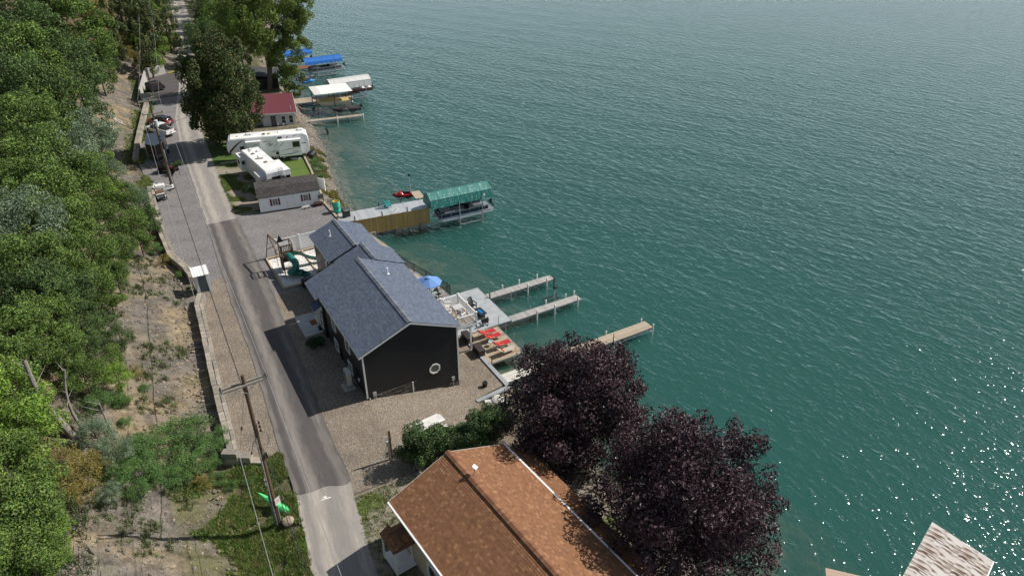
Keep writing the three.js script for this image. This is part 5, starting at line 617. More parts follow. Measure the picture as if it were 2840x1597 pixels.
// ---------------------------------------------------------------- boats
function hull(L, W, H, { bow = 0.45, keel = 0.35, n = 26 } = {}) { // bow at +x, keel at y = 0, open top at H
  const pos = [], idx = [], m = 9; for (let i = 0; i <= n; i++) { const t = i / n, x = -L / 2 + L * t, f = t < 1 - bow ? 1 : Math.sqrt(Math.max(0, 1 - Math.pow((t - 1 + bow) / bow, 2.1))), w = W / 2 * Math.max(0.02, f), k = H * 0.75 * Math.pow(Math.max(0, (t - 0.62) / 0.38), 2.4), top = H * (1 + 0.16 * t * t); for (let j = 0; j < m; j++) { const a = j / (m - 1) * 2 - 1, s = Math.sign(a), q = Math.abs(a); let yy, zz; if (q < 0.6) { zz = w * 0.86 * (q / 0.6); yy = lerp(k, k + (top - k) * keel, q / 0.6); } else { zz = lerp(w * 0.86, w, (q - 0.6) / 0.4); yy = lerp(k + (top - k) * keel, top, (q - 0.6) / 0.4); } pos.push(x, yy, s * zz); } }
  for (let i = 0; i < n; i++) for (let j = 0; j < m - 1; j++) { const a = i * m + j; idx.push(a, a + 1, a + m, a + 1, a + m + 1, a + m); } for (let j = 1; j < m - 1; j++) idx.push(0, j, j + 1);
  const g = new THREE.BufferGeometry(); g.setAttribute('position', new THREE.Float32BufferAttribute(pos, 3)); g.setIndex(idx); g.computeVertexNormals(); return g;
}
function coverOn(L, W, H, peak, bow = 0.45) { // a cloth pulled over the hull
  const pos = [], idx = [], n = 26, m = 11; for (let i = 0; i <= n; i++) { const t = i / n, x = -L / 2 + L * t, f = t < 1 - bow ? 1 : Math.sqrt(Math.max(0, 1 - Math.pow((t - 1 + bow) / bow, 2.1))), w = W / 2 * Math.max(0.02, f) * 1.03, top = H * (1 + 0.16 * t * t), hp = peak(t); for (let j = 0; j < m; j++) { const a = j / (m - 1) * 2 - 1; pos.push(x, top - (Math.abs(a) > 0.95 ? 0.16 : 0) + hp * Math.pow(Math.max(0, 1 - a * a), 0.8) * Math.min(1, f * 1.4) + 0.02 * Math.sin(i * 1.7 + j), a * w); } }
  for (let i = 0; i < n; i++) for (let j = 0; j < m - 1; j++) { const a = i * m + j; idx.push(a, a + m, a + 1, a + 1, a + m, a + m + 1); } const g = new THREE.BufferGeometry(); g.setAttribute('position', new THREE.Float32BufferAttribute(pos, 3)); g.setIndex(idx); g.computeVertexNormals(); return g;
}
function outboard(parent, x, y, dir = -1) { const m = part(parent, 'outboard_motor', [rbox(0.42, 0.5, 0.34, 0.1, x + dir * 0.3, y + 0.42, 0, 0, 0, dir * 0.55), bar([x + dir * 0.35, y + 0.3, 0], [x + dir * 0.75, y - 0.15, 0], 0.1, 8, 0.07), rbox(0.34, 0.1, 0.12, 0.03, x + dir * 0.78, y - 0.2, 0, 0, 0, dir * 0.55)], mBlack); part(m, 'propeller', new THREE.CylinderGeometry(0.15, 0.15, 0.04, 10).rotateZ(Math.PI / 2).translate(x + dir * 0.97, y - 0.26, 0), mSteel); part(m, 'cowling', rbox(0.46, 0.22, 0.38, 0.09, x + dir * 0.36, y + 0.64, 0, 0, 0, dir * 0.55), MP([0.012, 0.012, 0.014], 0.2, { clearcoat: 0.5 })); }
// pontoon boat, stern at +x
function pontoon(label, pos, turn, L, body, stripe) {
  const t = thing('pontoon_boat', label, 'boat', pos, turn); for (const z of [-0.95, 0.95]) part(t, 'pontoon', [new THREE.CapsuleGeometry(0.31, L - 0.9, 6, 16).rotateZ(Math.PI / 2).translate(0.1, 0.31, z), new THREE.ConeGeometry(0.3, 0.8, 14).rotateZ(Math.PI / 2).translate(-L / 2 + 0.05, 0.36, z)], mAlu);
  part(t, 'deck', rbox(L, 0.1, 2.5, 0.03, 0, 0.7, 0), mAlu); for (const z of [-1.2, 1.2]) { part(t, 'side_panel', box(L * 0.86, 0.5, 0.03, -L * 0.03, 1.02, z), body); part(t, 'stripe', box(L * 0.86, 0.1, 0.036, -L * 0.03, 0.86, z), stripe); part(t, 'rail', [box(L * 0.87, 0.04, 0.04, -L * 0.03, 1.3, z), ...[0, 1, 2, 3, 4, 5].map((k) => box(0.03, 0.56, 0.045, -L * 0.46 + k * L * 0.172, 1.02, z))], mAlu); }
  part(t, 'front_gate', box(0.03, 0.5, 2.3, -L * 0.46, 1.02, 0), body); for (const [x, z, w] of [[-L * 0.3, 0.8, 1.5], [-L * 0.3, -0.8, 1.5], [L * 0.25, 0.75, 1.3]]) part(t, 'seat', [rbox(w, 0.4, 0.6, 0.06, x, 0.95, z), rbox(w, 0.45, 0.16, 0.06, x, 1.3, z * 1.3)], M([0.45, 0.45, 0.46], 0.6)); part(t, 'console', rbox(0.5, 0.8, 0.7, 0.06, L * 0.1, 1.1, -0.6), mBlack); outboard(t, L / 2 - 0.15, 0.75, 1); return t;
}
// a lift frame with a cloth canopy, local x along the boat
function canopyLift(label, pos, turn, L, W, y0, sec, cloth, { seams = 0, ends = false, name = 'boat_lift_canopy', posts = [-0.3, 0.3], mat = mGalv, skirt } = {}) {
  const t = thing(name, label, 'boat lift', pos, turn), v = [], f = [], n = sec.length, K = 24; for (let i = 0; i <= K; i++) for (let j = 0; j < n; j++) { const ed = j === 0 || j === n - 1; v.push([-L / 2 + L * i / K, sec[j][1] + (ed ? 0.06 * Math.sin(i * 2.3 + j) : (i % 4 ? -0.02 : 0.0)), sec[j][0] + (ed ? 0.02 * Math.sin(i * 1.9) : 0)]); } for (let i = 0; i < K; i++) for (let j = 0; j + 1 < n; j++) f.push([i * n + j, i * n + j + 1, (i + 1) * n + j + 1, (i + 1) * n + j]); if (ends) { f.push(Array.from({ length: n }, (_, j) => j)); f.push(Array.from({ length: n }, (_, j) => K * n + n - 1 - j)); }
  const c = part(t, 'canopy', poly(v, f), cloth); for (let k = 1; k < n - 1; k++) part(c, 'seam', tube([[-L / 2, sec[k][1] + 0.012, sec[k][0]], [0, sec[k][1] + 0.012, sec[k][0]], [L / 2, sec[k][1] + 0.012, sec[k][0]]], 0.018, 8, 5), seams || cloth);
  for (const u of posts) for (const s of [-1, 1]) part(t, 'lift_post', [stand(0.09, sec[0][1] + 0.35 - y0, 0.09, u * L, y0, s * (W / 2)), stand(0.3, 0.06, 0.3, u * L, y0, s * W / 2)], mat); part(t, 'lift_beam', [...posts.map((u) => box(0.1, 0.12, W, u * L, y0 + 0.75, 0)), ...[-1, 1].map((s) => box(L * (posts.at(-1) - posts[0]), 0.09, 0.09, L * (posts[0] + posts.at(-1)) / 2, y0 + 0.45, s * W / 2))], mat); part(t, 'canopy_frame', [...[-1, 1].map((s) => bar([-L / 2 + 0.1, sec[0][1] + 0.25, s * (W / 2 - 0.1)], [L / 2 - 0.1, sec[0][1] + 0.25, s * (W / 2 - 0.1)], 0.03)), ...[-0.45, -0.15, 0.15, 0.45].map((u) => bar([u * L, sec[0][1] + 0.25, -W / 2 + 0.1], [u * L, sec[0][1] + 0.25, W / 2 - 0.1], 0.025))], mat); return t;
}
const hexSec = (w, lo, sh, top) => [[w / 2, lo], [w / 2 - 0.18, sh], [0.35, top], [-0.35, top], [-w / 2 + 0.18, sh], [-w / 2, lo]];
{ // green one by the grey dock
  const tG = tex(256, 256, (u, v) => { const s = 0.8 + 0.35 * tfbm(u, v, 8, 4), w = Math.pow(tnoise(u * 64, v * 8, 64), 9) * 1.6; return [0.004 * s + 0.4 * w, 0.155 * s + 0.45 * w, 0.135 * s + 0.42 * w]; }, { srgb: true, size: [3, 3] });
  canopyLift('long teal boat lift canopy with faded streaks beside the grey dock', [24.7, 0, -32.4], -0.03, 8.7, 3.0, WATER - 0.4, [[1.5, 0.3], [1.25, 1.4], [0.1, 2.1], [-1.1, 1.4], [-1.4, 0.3]], M([1, 1, 1], 0.55, { map: tG }), { ends: true, seams: M([0.1, 0.3, 0.26], 0.6), posts: [-0.05, 0.33] });
  pontoon('silver and navy pontoon boat under the teal canopy', [25.4, -2.15, -32.35], -0.03, 7.9, MP([0.012, 0.018, 0.045], 0.25, { clearcoat: 0.5 }), M([0.01, 0.02, 0.07], 0.3)); single('lift_sign', 'small pale diamond sign on a stake by the teal canopy', 'sign', [box(0.3, 0.3, 0.02, 0, 1.9, 0, 0, 0, 0.785), cyl(0.02, 0.02, 1.9, 0, 0, 0, 6)], M([0.6, 0.6, 0.58], 0.6), [27.8, -1.0, -30.75], 0.2); }
// jet skis
function jetski(label, pos, turn, a, b) { const t = thing('jet_ski', label, 'jet ski', pos, turn); part(t, 'hull', hull(2.9, 1.1, 0.42, { bow: 0.5 }), a); part(t, 'deck', coverOn(2.85, 1.05, 0.42, (u) => 0.12 + 0.34 * Math.exp(-Math.pow((u - 0.62) / 0.13, 2)) + 0.1 * smooth(0.7, 1, u)), b); part(t, 'seat', new THREE.CapsuleGeometry(0.19, 0.95, 4, 10).rotateZ(Math.PI / 2).scale(1, 0.8, 1).translate(-0.45, 0.72, 0), mBlack); part(t, 'handlebar', [bar([0.32, 1.02, -0.34], [0.32, 1.02, 0.34], 0.03), bar([0.45, 0.75, 0], [0.32, 1.02, 0], 0.06)], mBlack); part(t, 'stripe', [beam([-1.2, 0.42, 0.5], [0.7, 0.5, 0.46], 0.03, 0.09), beam([-1.2, 0.42, -0.5], [0.7, 0.5, -0.46], 0.03, 0.09)], b); return t; }
{ const p = P(1118, 545, -0.9); jetski('red and black jet ski held up on a small lift behind the grey dock', [p.x, -1.0, p.z], 2.75, mBlack, MP([0.45, 0.012, 0.012], 0.25, { clearcoat: 0.5 })); const t = thing('jet_ski_lift', 'small lift with mast under the red jet ski', 'boat lift', [p.x, 0, p.z], -0.1); part(t, 'cradle', [box(1.9, 0.08, 0.1, 0, -1.05, 0.35), box(1.9, 0.08, 0.1, 0, -1.05, -0.35), box(0.1, 0.08, 1.5, 0.5, -1.12, 0), box(0.1, 0.08, 1.5, -0.5, -1.12, 0)], mBlackMetal); part(t, 'leg', [cyl(0.05, 0.05, 2.0, 0.9, -3.1, 0.7), cyl(0.05, 0.05, 2.0, -0.9, -3.1, 0.7)], mGalv); part(t, 'mast', cyl(0.06, 0.05, 5.0, 1.1, -3.1, -0.2), mGalv); part(t, 'winch', [rbox(0.26, 0.34, 0.26, 0.06, 1.1, 1.95, -0.2)], mBlackMetal); }
jetski('blue and white jet ski moored by the big shade tree', [27, -2.4, -109.6], 0.1, M([0.02, 0.03, 0.05], 0.4), MP([0.02, 0.2, 0.5], 0.25, { clearcoat: 0.5 }));
jetski('dark purple jet ski behind the blue one', [26.6, -2.4, -112.6], 0.1, mBlack, M([0.08, 0.06, 0.14], 0.4));
// ---- the row of lifts and docks farther along the shore
dock('old narrow plank dock beside the red-roofed cottage', [16.9, -2.0, -82.8], -0.15, 12.3, 1.1, { mats: [0, 1, 2].map((k) => wood([[0.34, 0.29, 0.23], [0.38, 0.33, 0.27], [0.3, 0.26, 0.21]][k], 0.9)), truss: true, posts: [[2.4, 1, 0.8, mGalv, 0.045], [2.4, -1, 0.8, mGalv, 0.045], [4.9, 1, 0.75, mGalv, 0.035], [7.3, 1, 0.5], [9.6, 1, 0.8, mGalv, 0.04], [12.1, 1, 0.4]] });
dock('wide weathered plank dock behind the white lift roof', [19.5, -2.0, -96.2], -0.12, 12.0, 3.6, { mats: [0, 1, 2].map((k) => wood([[0.34, 0.29, 0.22], [0.4, 0.345, 0.27], [0.29, 0.25, 0.2]][k], 0.9)), pl: 0.26, posts: [[11.6, 1, 0.4, mGalv, 0.04]] });
dock('short plank dock end by the grey canopy', [31.3, -2.0, -96.2], 0.05, 2.4, 1.2, { mats: mTanPl, posts: [[2.2, 1, 0.3, mGalv, 0.05], [0.2, 1, 0.3, mGalv, 0.05]] });
dock('brown composite dock behind the blue canopies', [25.5, -2.0, -122.6], 0, 6, 3.0, { mats: [wood([0.2, 0.1, 0.07], 0.85), wood([0.17, 0.085, 0.06], 0.85)], pl: 0.3 });
{ // white flat-roofed lift with a cream boat
  const t = thing('boat_lift_roof', 'boat lift with flat white roof panel on brown steel posts', 'boat lift', [25.8, 0, -89.4], 0.27 - 0.36), mBr = M([0.1, 0.08, 0.065], 0.7); part(t, 'roof_panel', box(7.2, 0.09, 5.6, 0, 1.25, 0, 0, 0.03), M([0.78, 0.78, 0.76], 0.45)); part(t, 'roof_panel', box(1.3, 0.1, 5.62, -2.96, 1.262, 0, 0, 0.03), M([0.6, 0.6, 0.57], 0.6)); for (const x of [-3.3, 0, 3.3]) for (const z of [-2.5, 2.5]) part(t, 'post', [stand(0.14, 4.6, 0.14, x, -3.4, z), stand(0.7, 0.5, 0.7, x, -3.2, z)], mBr); part(t, 'beam', [box(6.9, 0.14, 0.1, 0, -2.0, 2.5), box(6.9, 0.14, 0.1, 0, -2.0, -2.5), box(0.1, 0.12, 5, -2.0, -1.95, 0), box(0.1, 0.12, 5, 2.0, -1.95, 0)], mGalv);
  const b = thing('motor_boat', 'cream and white motor boat with tan cover under the white lift roof', 'boat', [26.0, -1.85, -88.8], Math.PI - 0.09); part(b, 'hull', hull(6.4, 2.3, 1.05), MP([0.68, 0.64, 0.52], 0.25, { clearcoat: 0.5 })); part(b, 'cover', coverOn(6.1, 2.25, 1.05, (u) => 0.12 + 0.5 * Math.exp(-Math.pow((u - 0.55) / 0.16, 2)), 0.45).translate(0.2, 0, 0), M([0.42, 0.32, 0.13], 0.8)); part(b, 'swim_platform', rbox(0.5, 0.2, 1.8, 0.05, -3.3, 0.55, 0), mWhite); part(b, 'rub_rail', [beam([-3.1, 0.62, 1.12], [0.6, 0.68, 1.12], 0.03, 0.05), beam([-3.1, 0.62, -1.12], [0.6, 0.68, -1.12], 0.03, 0.05)], M([0.3, 0.28, 0.22], 0.5)); }
{ const b = thing('covered_motor_boat', 'small motor boat under a charcoal cover by the old narrow dock', 'boat', [26.9, -2.0, -84.2], Math.PI - 0.15); part(b, 'hull', hull(5.2, 2.1, 0.8), M([0.05, 0.045, 0.05], 0.35)); part(b, 'cover', coverOn(5.2, 2.1, 0.8, (u) => 0.1 + 0.42 * Math.exp(-Math.pow((u - 0.5) / 0.2, 2))), mot([0.035, 0.03, 0.032], 0.85)); outboard(b, -2.5, 0.5, -1);
  const t = thing('wheel_boat_lift', 'boat lift with large spoked winch wheel holding the covered boat', 'boat lift', [26.9, WATER, -83.5], -0.15); part(t, 'winch_wheel', [new THREE.TorusGeometry(0.55, 0.03, 6, 32), ...[0, 1, 2].map((k) => bar([0.55 * Math.cos(k * 1.047), 0.55 * Math.sin(k * 1.047), 0], [-0.55 * Math.cos(k * 1.047), -0.55 * Math.sin(k * 1.047), 0], 0.018, 5))].map((g) => g.translate(-0.5, 1.15, 0.5)), mGalv); for (const x of [-2.2, 1.8]) for (const z of [0.45, -1.8]) part(t, 'lift_post', stand(0.09, 2.0, 0.09, x, -0.7, z), mGalv); part(t, 'bunk', [box(4.4, 0.1, 0.12, -0.2, 0.55, 0.2), box(4.4, 0.1, 0.12, -0.2, 0.55, -1.5)], woodX([0.35, 0.26, 0.16], 0.9)); }
canopyLift('boat lift with pale grey ribbed canopy over a red boat', [31.5, 0, -95.9], 0.02, 8.6, 3.0, WATER - 0.4, hexSec(3.4, -0.45, 0.75, 1.35), M([0.56, 0.56, 0.55], 0.8), { seams: M([0.45, 0.45, 0.45], 0.8), posts: [-0.3, 0.36] });
{ const b = thing('motor_boat', 'dark red motor boat with outboard under the pale grey canopy', 'boat', [33.2, -1.9, -95.8], Math.PI); part(b, 'hull', hull(5.8, 2.2, 0.95), MP([0.13, 0.012, 0.018], 0.25, { clearcoat: 0.6 })); part(b, 'deck', coverOn(5.6, 2.1, 0.9, () => 0.06), mWhite); part(b, 'windscreen', box(0.04, 0.35, 1.6, 0.5, 1.25, 0, 0, 0, 0.5), mDarkGlass); part(b, 'seat', [rbox(0.6, 0.4, 0.55, 0.06, -0.5, 1.1, 0.5), rbox(0.6, 0.4, 0.55, 0.06, -0.5, 1.1, -0.5), rbox(0.5, 0.4, 1.7, 0.06, -1.9, 1.1, 0)], M([0.4, 0.38, 0.36], 0.7)); outboard(b, -2.8, 0.6, -1); }
const mBlueC = mot([0.005, 0.13, 0.46], 0.7, { bumpScale: 0.002 });
canopyLift('boat lift with bright blue canopy over a grey pontoon boat', [32.5, 0, -117.0], 0.02, 8.6, 3.0, WATER - 0.4, hexSec(3.3, 0.0, 0.5, 1.15), mBlueC, { posts: [-0.2, 0.28] });
pontoon('grey and black pontoon boat under the bright blue canopy', [33.2, -2.25, -116.9], 0.02, 8.2, M([0.1, 0.1, 0.105], 0.4), M([0.03, 0.03, 0.03], 0.4));
canopyLift('smaller bright blue lift canopy half hidden by the shade tree', [29.6, 0, -127.2], 0.02, 6.6, 2.8, WATER - 0.4, hexSec(3.0, 0.0, 0.45, 0.95), mBlueC, { posts: [-0.2, 0.3] });
{ const b = thing('motor_boat', 'white motor boat under the smaller blue canopy', 'boat', [29.8, -1.9, -127], Math.PI); part(b, 'hull', hull(5.6, 2.1, 0.95), mWhite); part(b, 'deck', coverOn(5.4, 2.0, 0.9, () => 0.1), M([0.2, 0.2, 0.2], 0.6)); outboard(b, -2.7, 0.6, -1); }
{ const p = P(907, 367, WATER); const t = thing('mooring_barrel', 'black and white floating barrel near the trailers', 'buoy', [p.x, WATER - 0.35, p.z], 0.4); t.rotation.z = 0.12; part(t, 'barrel', new THREE.LatheGeometry([[0.001, 0], [0.28, 0], [0.31, 0.15], [0.31, 1.0], [0.28, 1.12], [0.001, 1.12]].map(([x, y]) => new THREE.Vector2(x, y)), 20), mBlack); part(t, 'panel', box(0.1, 0.75, 0.34, -0.28, 0.6, 0), mWhiteRough); }
// ---------------------------------------------------------------- the rusty boathouse and the beige roof at the frame's corner
{
  const tRust = tex(1024, 1024, (u, v) => { const n = tfbm(u, v, 5, 6), st = tnoise(u * 14, v * 120, 120), f = tfbm(u, v, 20, 4), s = smooth(0.5, 0.62, 0.42 * n + 0.38 * st + 0.2 * f), d = smooth(0.58, 0.72, 0.5 * n + 0.5 * st); return [lerp(lerp(0.72, 0.27, s), 0.12, d), lerp(lerp(0.69, 0.17, s), 0.06, d), lerp(lerp(0.65, 0.11, s), 0.03, d)]; }, { srgb: true, size: [6, 6] });
  const a = P(2585, 1452, 1.2), b = P(2752, 1560, 0.6), c = P(2440, 1590, 1.2), dir = b.clone().sub(a).setY(0), L = dir.length() * 1.02, W = 13, ax = dir.clone().normalize(), az = V(-ax.z, 0, ax.x); if (az.dot(c.clone().sub(a)) < 0) az.negate();
  const t = thing('boathouse', 'boathouse with rusty white corrugated roof standing in the lake', 'boathouse', [a.x, 0, a.z], -Math.atan2(ax.z, ax.x)), mRust = M([1, 1, 1], 0.6, { map: tRust, metalness: 0.1 });
  const sgn = V(0, 0, 1).applyAxisAngle(V(0, 1, 0), t.rotation.y).dot(az) > 0 ? 1 : -1;
  const sheetGeo = (w, l) => { const v = [], f = [], n = Math.round(w / 0.038); for (let i = 0; i <= n; i++) { const z = w * i / n, y = 0.011 * (i % 2 ? 1 : -1); v.push([0, y, sgn * z], [l, y - l * 0.16, sgn * z]); } for (let i = 0; i < n; i++) f.push(sgn > 0 ? [2 * i, 2 * i + 2, 2 * i + 3, 2 * i + 1] : [2 * i, 2 * i + 1, 2 * i + 3, 2 * i + 2]); return poly(v, f); };
  const mR = [mRust, M([0.94, 0.92, 0.9], 0.6, { map: tRust })]; for (let k = 0; k < 8; k++) { const w = 1.62, off = k >= 4 && k < 6 ? 0.1 : k >= 6 ? -0.25 : 0; for (let j = 0; j < 2; j++) { const m = part(t, 'roof_sheet', sheetGeo(w + 0.05, j ? L * 0.5 : L * 0.53 - off), mR[(k + j) % 2]); m.position.set(j ? L * 0.5 : off, 1.35 - (j ? L * 0.5 : off) * 0.16 + (j ? -0.005 : 0.012) + k % 2 * 0.006, sgn * k * w); } }
  part(t, 'roof_trim', [beam([L, 1.33 - L * 0.16, 0], [L, 1.33 - L * 0.16, sgn * W], 0.07, 0.08), beam([0, 1.3, 0], [L, 1.3 - L * 0.16, 0], 0.05, 0.06)], mWhite); part(t, 'wall', [box(0.1, 3.6, W - 0.6, 0.3, -0.75, sgn * W / 2), box(0.1, 2.8, W - 0.6, L - 0.3, -1.0, sgn * W / 2), box(L - 0.6, 2.9, 0.1, L / 2, -1.0, sgn * 0.3)], wood([0.2, 0.12, 0.08], 0.9)); for (const x of [0.4, L - 0.4]) for (const z of [0.4, 4, 8]) part(t, 'pile', cyl(0.14, 0.14, 3, x, -5, sgn * z), mPole);
  const e = P(2290, 1575, -0.6), q = thing('dock_roof_panel', 'beige boarded dock corner beside the rusty boathouse', 'dock', [e.x, -0.6, e.z], 0.75 + YAW * 0); for (let k = 0; k < 10; k++) part(q, 'plank', box(0.24, 0.05, 4, -0.12 - k * 0.25, 0, 2), M([0.42, 0.31, 0.24], 0.8)); for (const [x, z] of [[-0.2, 0.3], [-2.2, 0.3], [-0.2, 3.6], [-2.2, 3.6]]) part(q, 'post', cyl(0.07, 0.07, 3, x, -3.2, z), mGalv);
}
// ---------------------------------------------------------------- brown-roofed house
srand(801);
{
  const t = thing('brown_roof_house', 'cream house with brown shingle gable roof and white gutters beside the purple trees', 'house', [0.97, 0, 14.45], 0.096), EV = 4.2, K = 0.4, HW = 4.32, L = 17, up = V(1, K, 0).normalize(), dn = V(-1, K, 0).normalize(), sl = Math.hypot(HW, K * HW);
  const tones = [[0.225, 0.106, 0.05], [0.21, 0.098, 0.046], [0.235, 0.112, 0.053], [0.2, 0.092, 0.044], [0.218, 0.102, 0.048], [0.3, 0.155, 0.075], [0.23, 0.108, 0.052], [0.185, 0.084, 0.04], [0.222, 0.103, 0.049]], mCream = mot([0.5, 0.45, 0.34], 0.85, { bumpScale: 0.002 });
  part(t, 'wall', poly([[-3.85, -2, 0.3], [3.85, -2, 0.3], [3.85, EV, 0.3], [0, EV + 3.85 * K, 0.3], [-3.85, EV, 0.3], [-3.85, -2, L], [3.85, -2, L], [3.85, EV, L], [-3.85, EV, L]], [[4, 3, 2, 1, 0], [0, 5, 8, 4], [1, 2, 7, 6]]), mCream);
  const r = part(t, 'roof', poly([[-HW, EV - 0.1, 0], [0, EV + HW * K - 0.1, 0], [HW, EV - 0.1, 0], [-HW, EV - 0.005, 0], [0, EV + HW * K - 0.005, 0], [HW, EV - 0.005, 0], [-HW, EV - 0.1, L], [0, EV + HW * K - 0.1, L], [HW, EV - 0.1, L], [-HW, EV - 0.005, L], [0, EV + HW * K - 0.005, L], [HW, EV - 0.005, L]], [[3, 9, 10, 4], [4, 10, 11, 5], [0, 1, 4, 3], [1, 2, 5, 4], [0, 6, 7, 1], [1, 7, 8, 2], [0, 3, 9, 6], [2, 8, 11, 5]]), M([0.1, 0.06, 0.04], 0.9));
  const mSh = M([1, 1, 1], 0.92, { vertexColors: true, map: tGranule }), mOwn = new Map(), ownMat = (c) => { const k = c.map((v) => Math.round(v * 40)).join(); if (!mOwn.has(k)) mOwn.set(k, M(c, 0.92, { map: tGranule })); return mOwn.get(k); };
  let left = 300; const pick = (A) => A.z > 8.0 && A.z < 10.6 && left-- > 0;
  const ga = shingles(V(-HW - 0.02, EV, 0), V(0, 0, 1), L, up, sl + 0.02, tones, { exp: 0.15, tab: 0.2, thick: 0.03, pick }), gb = shingles(V(HW + 0.02, EV, 0), V(0, 0, 1), L, dn, sl + 0.02, tones, { exp: 0.15, tab: 0.2, thick: 0.014 });
  stuffPart(r, 'shingles', ga, mSh); stuffPart(r, 'shingles', gb, mSh); for (const [q, c] of ga.userData.own) part(r, 'shingle', shingleGeo(q), ownMat(c));
  ridgeCaps(r, V(0, EV + HW * K + 0.02, L), V(0, EV + HW * K + 0.02, 0), [M([0.2, 0.088, 0.042], 0.9, { map: tGranule }), M([0.25, 0.12, 0.06], 0.9, { map: tGranule }), M([0.17, 0.07, 0.036], 0.9, { map: tGranule })], 0.2, 0.075);
  part(t, 'gutter', [box(0.12, 0.12, L, -HW - 0.08, EV - 0.04, L / 2)], mWhite); part(t, 'gutter', [box(0.12, 0.12, L, HW + 0.08, EV - 0.04, L / 2)], mWhite); part(t, 'fascia', beam([-HW, EV - 0.09, -0.03], [0, EV + HW * K - 0.09, -0.03], 0.03, 0.16), mWhite); part(t, 'fascia', beam([0, EV + HW * K - 0.09, -0.03], [HW, EV - 0.09, -0.03], 0.03, 0.16), mWhite);
  part(t, 'downspout', box(0.09, 4.2, 0.09, -3.95, 2.0, 1.75), mWhiteRough); windowOn(t, [-3.88, 1.55, 4.6], -Math.PI / 2, 1.8, 1.25, { bars: [2, 1], fw: 0.12 }); windowOn(t, [-3.88, 1.55, 9], -Math.PI / 2, 1.8, 1.25, { bars: [2, 1], fw: 0.12 });
  const lower = part(t, 'lower_roof', poly([[HW - 0.3, 3.8, 0.2], [6.0, 3.35, 0.2], [6.0, 3.35, L], [HW - 0.3, 3.8, L], [HW - 0.3, 3.7, 0.2], [6.0, 3.25, 0.2], [6.0, 3.25, L], [HW - 0.3, 3.7, L]], [[0, 3, 2, 1], [1, 2, 6, 5], [0, 1, 5, 4], [4, 5, 6, 7]]), M([0.1, 0.06, 0.04], 0.9)); stuffPart(lower, 'shingles', shingles(V(6.02, 3.36, 0.2), V(0, 0, 1), L - 0.2, V(-2.0, 0.45, 0).normalize(), 2.0, tones, { exp: 0.145, tab: 0.2 }), mSh); for (const z of [0.6, 5, 9.5, 14]) part(lower, 'post', stand(0.14, 5.2, 0.14, 5.8, -1.9, z), mWhiteRough);
  const po = part(t, 'porch_roof', poly([[-5.35, 2.3, 0.35], [-4.6, 2.75, 1.1], [-3.85, 2.75, 1.1], [-3.85, 2.3, 0.35], [-5.35, 2.3, 2.2], [-3.85, 2.3, 2.2], [-4.6, 2.75, 1.45], [-3.85, 2.75, 1.45], [-5.35, 2.2, 0.35], [-5.35, 2.2, 2.2], [-3.85, 2.2, 2.2], [-3.85, 2.2, 0.35]], [[0, 1, 2, 3], [0, 4, 6, 1], [4, 5, 7, 6], [1, 6, 7, 2], [0, 8, 9, 4], [4, 9, 10, 5], [3, 11, 8, 0], [8, 11, 10, 9]]), M([0.14, 0.075, 0.045], 0.9));
  stuffPart(po, 'shingles', [shingles(V(-5.37, 2.31, 0.33), V(0, 0, 1), 1.9, V(0.75, 0.45, 0).normalize(), 0.8, tones, { exp: 0.145, tab: 0.2 }), shingles(V(-3.85, 2.31, 2.22), V(-1, 0, 0), 1.2, V(0, 0.45, -0.75).normalize(), 0.8, tones, { exp: 0.145, tab: 0.2 }), shingles(V(-3.85, 2.31, 0.33), V(-1, 0, 0), 1.2, V(0, 0.45, 0.75).normalize(), 0.8, tones, { exp: 0.145, tab: 0.2 })], mSh);
  part(t, 'porch', [box(1.4, 0.1, 1.9, -4.6, 0.35, 1.3), ...[0.45, 2.15].map((z) => stand(0.09, 2.2, 0.09, -5.25, 0, z)), beam([-5.3, 0.95, 0.4], [-5.3, 0.95, 2.2], 0.06, 0.06)], mWhiteRough);
  const a = thing('roof_antenna', 'small white antenna on a bent mast at the ridge of the brown roof', 'antenna', [1.45, EV + HW * K - 0.12, 17.1], 0.2); part(a, 'mast', tube([[0, 0, 0], [0.05, 0.25, 0], [0.12, 0.42, -0.02], [0.14, 0.62, -0.05]], 0.025, 14, 6), mSteel); part(a, 'bracket', rbox(0.12, 0.05, 0.16, 0.01, 0, 0.02, 0), mSteel); part(a, 'head', [rbox(0.22, 0.1, 0.26, 0.03, 0.15, 0.68, -0.06, 0.4, 0.5), box(0.26, 0.02, 0.3, 0.17, 0.75, -0.02, 0.4, 0.5)], mWhite);
}
